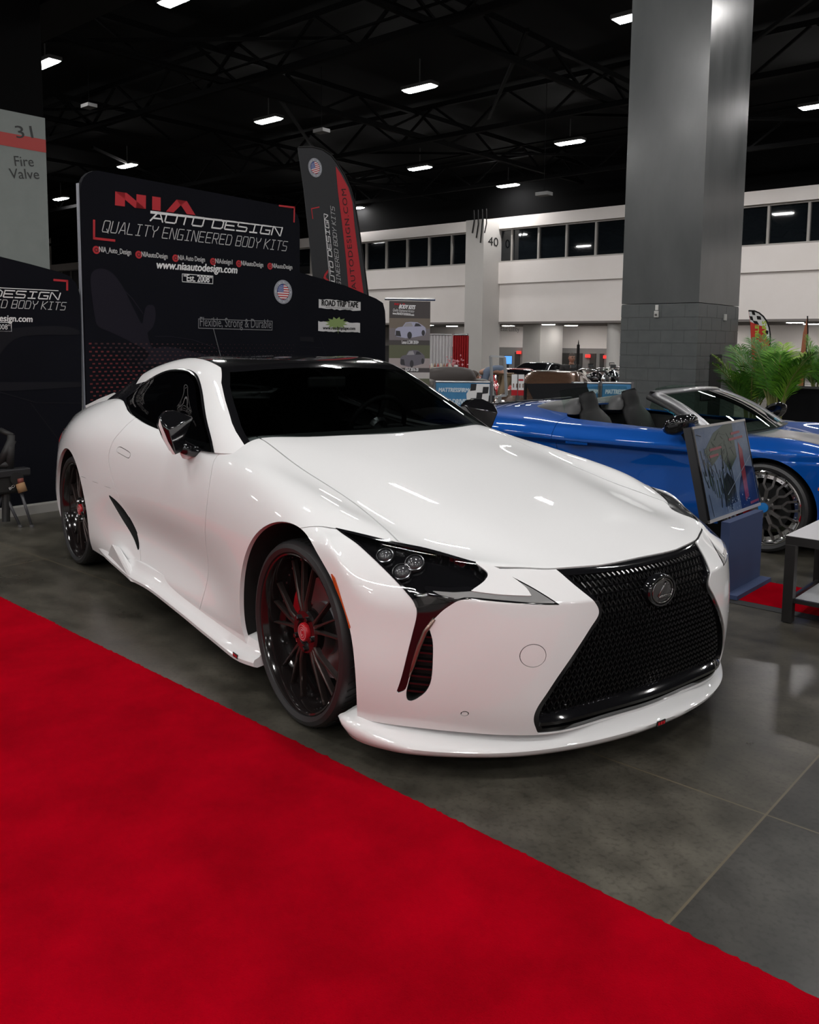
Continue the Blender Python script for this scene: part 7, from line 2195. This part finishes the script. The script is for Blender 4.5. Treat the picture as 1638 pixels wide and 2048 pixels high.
def people():
    SK = mat('skin', (.42, .23, .16), rough=.5); HR = mat('short grey brown hair', (.06, .045, .038), rough=.7)
    BK = mat('black shirt', (.012, .012, .013), rough=.8); TR = mat('dark trousers', (.02, .02, .024), rough=.8)
    c = at(1143, 716, 20.0)
    e = empty('person', (c.x, c.y, 0), YAW+math.pi+.12, 'man in a black shirt and glasses sitting upright behind the parked cars', 'person')
    zh = c.z; sh = zh-.185
    se = sh-.54
    body = {'pelvis': (0, 0, se+.09, (.15, .12)), 'belly': (0, 0, se+.26, (.15, .115)), 'chest': (.0, 0, sh-.10, (.165, .115)), 'neckb': (0, 0, sh+.02, (.078, .066)), 'neck': (.012, 0, sh+.12, .056)}
    ed = [('pelvis', 'belly'), ('belly', 'chest'), ('chest', 'neckb'), ('neckb', 'neck')]
    for s, n in ((1, 'l'), (-1, 'r')):
        body.update({n+'sh': (-.01, s*.185, sh-.03, .062), n+'el': (.03, s*.245, sh-.30, .046), n+'wr': (.27, s*.17, se+.20, .030),
                     n+'hip': (.06, s*.10, se+.08, .095), n+'kn': (.46, s*.15, se+.06, .068), n+'an': (.50, s*.15, .10, .042), n+'to': (.66, s*.17, .045, .036)})
        ed += [('chest', n+'sh'), (n+'sh', n+'el'), (n+'el', n+'wr'), ('pelvis', n+'hip'), (n+'hip', n+'kn'), (n+'kn', n+'an'), (n+'an', n+'to')]
    skin_body('body', body, ed, SK, e)
    sv = {k: body[k] for k in ('pelvis', 'belly', 'chest', 'neckb', 'lsh', 'rsh', 'lel', 'rel')}
    sv = {k: (*v[:3], tuple(x*1.10+.008 for x in v[3]) if isinstance(v[3], tuple) else v[3]*1.12+.008) for k, v in sv.items()}
    skin_body('shirt', sv, [x for x in ed if x[0] in sv and x[1] in sv], BK, e)
    tv = {k: body[k] for k in ('pelvis', 'lhip', 'lkn', 'lan', 'rhip', 'rkn', 'ran')}
    tv = {k: (*v[:3], tuple(x*1.10+.006 for x in v[3]) if isinstance(v[3], tuple) else v[3]*1.10+.006) for k, v in tv.items()}
    skin_body('trousers', tv, [x for x in ed if x[0] in tv and x[1] in tv], TR, e)
    for s, n in ((1, 'l'), (-1, 'r')):
        hand(e, body[n+'wr'][:3], (.9, -s*.15, -.3), (0, 0, 1), SK, s)
    head(e, Vector((.025, 0, zh+.0)), .15, SK, HR)
    st = empty('stool', (c.x, c.y, 0), YAW+math.pi+.12, 'black stool under the seated man', 'stool')
    MB().lathe([(.0005, se-.10), (.18, se-.10), (.19, se-.07), (.18, se-.04), (.0005, se-.04)], 24).build('seat', M_MATTE, st)
    for k in range(4):
        a = math.pi/4+k*math.pi/2
        MB().tube([(.12*math.cos(a), .12*math.sin(a), se-.09), (.19*math.cos(a), .19*math.sin(a), 0.005)], .012, 8).build('leg', M_STEEL, st)
    # person stooping
    c = at(1008, 762, 17.5)
    e = empty('person', (c.x, c.y, 0), YAW+math.pi/2, 'person stooping in a grey blue top and tan trousers behind the metal frame', 'person')
    h = .80
    b2 = {'pelvis': (-.05, 0, h, (.15, .12)), 'belly': (.10, 0, h+.12, (.15, .11)), 'chest': (.32, 0, h+.10, (.16, .11)), 'neckb': (.44, 0, h+.06, (.07, .06)), 'neck': (.50, 0, h+.03, .052)}
    ed2 = [('pelvis', 'belly'), ('belly', 'chest'), ('chest', 'neckb'), ('neckb', 'neck')]
    for s, n in ((1, 'l'), (-1, 'r')):
        b2.update({n+'sh': (.36, s*.17, h+.05, .06), n+'el': (.42, s*.19, h-.22, .045), n+'wr': (.50, s*.15, h-.42, .03), n+'hip': (-.05, s*.10, h-.06, .09), n+'kn': (.06, s*.11, h*.52, .062), n+'an': (-.03, s*.11, .10, .042), n+'to': (.14, s*.12, .04, .036)})
        ed2 += [('chest', n+'sh'), (n+'sh', n+'el'), (n+'el', n+'wr'), ('pelvis', n+'hip'), (n+'hip', n+'kn'), (n+'kn', n+'an'), (n+'an', n+'to')]
    skin_body('body', b2, ed2, SK, e)
    f = lambda ks: {k: (*b2[k][:3], tuple(x*1.10+.008 for x in b2[k][3]) if isinstance(b2[k][3], tuple) else b2[k][3]*1.12+.008) for k in ks}
    sv = f(('pelvis', 'belly', 'chest', 'neckb', 'lsh', 'rsh', 'lel', 'rel', 'lwr', 'rwr')); skin_body('top', sv, [x for x in ed2 if x[0] in sv and x[1] in sv], mat('grey blue cloth', (.10, .13, .19), rough=.8), e)
    tv = f(('pelvis', 'lhip', 'lkn', 'lan', 'rhip', 'rkn', 'ran')); skin_body('trousers', tv, [x for x in ed2 if x[0] in tv and x[1] in tv], mat('tan cloth', (.25, .18, .11), rough=.8), e)
    for s, n in ((1, 'l'), (-1, 'r')): hand(e, b2[n+'wr'][:3], (.3, 0, -1), (1, 0, 0), SK, s)
    head(e, Vector((.60, 0, h-.02)), 0, SK, HR, False, .9)
people()
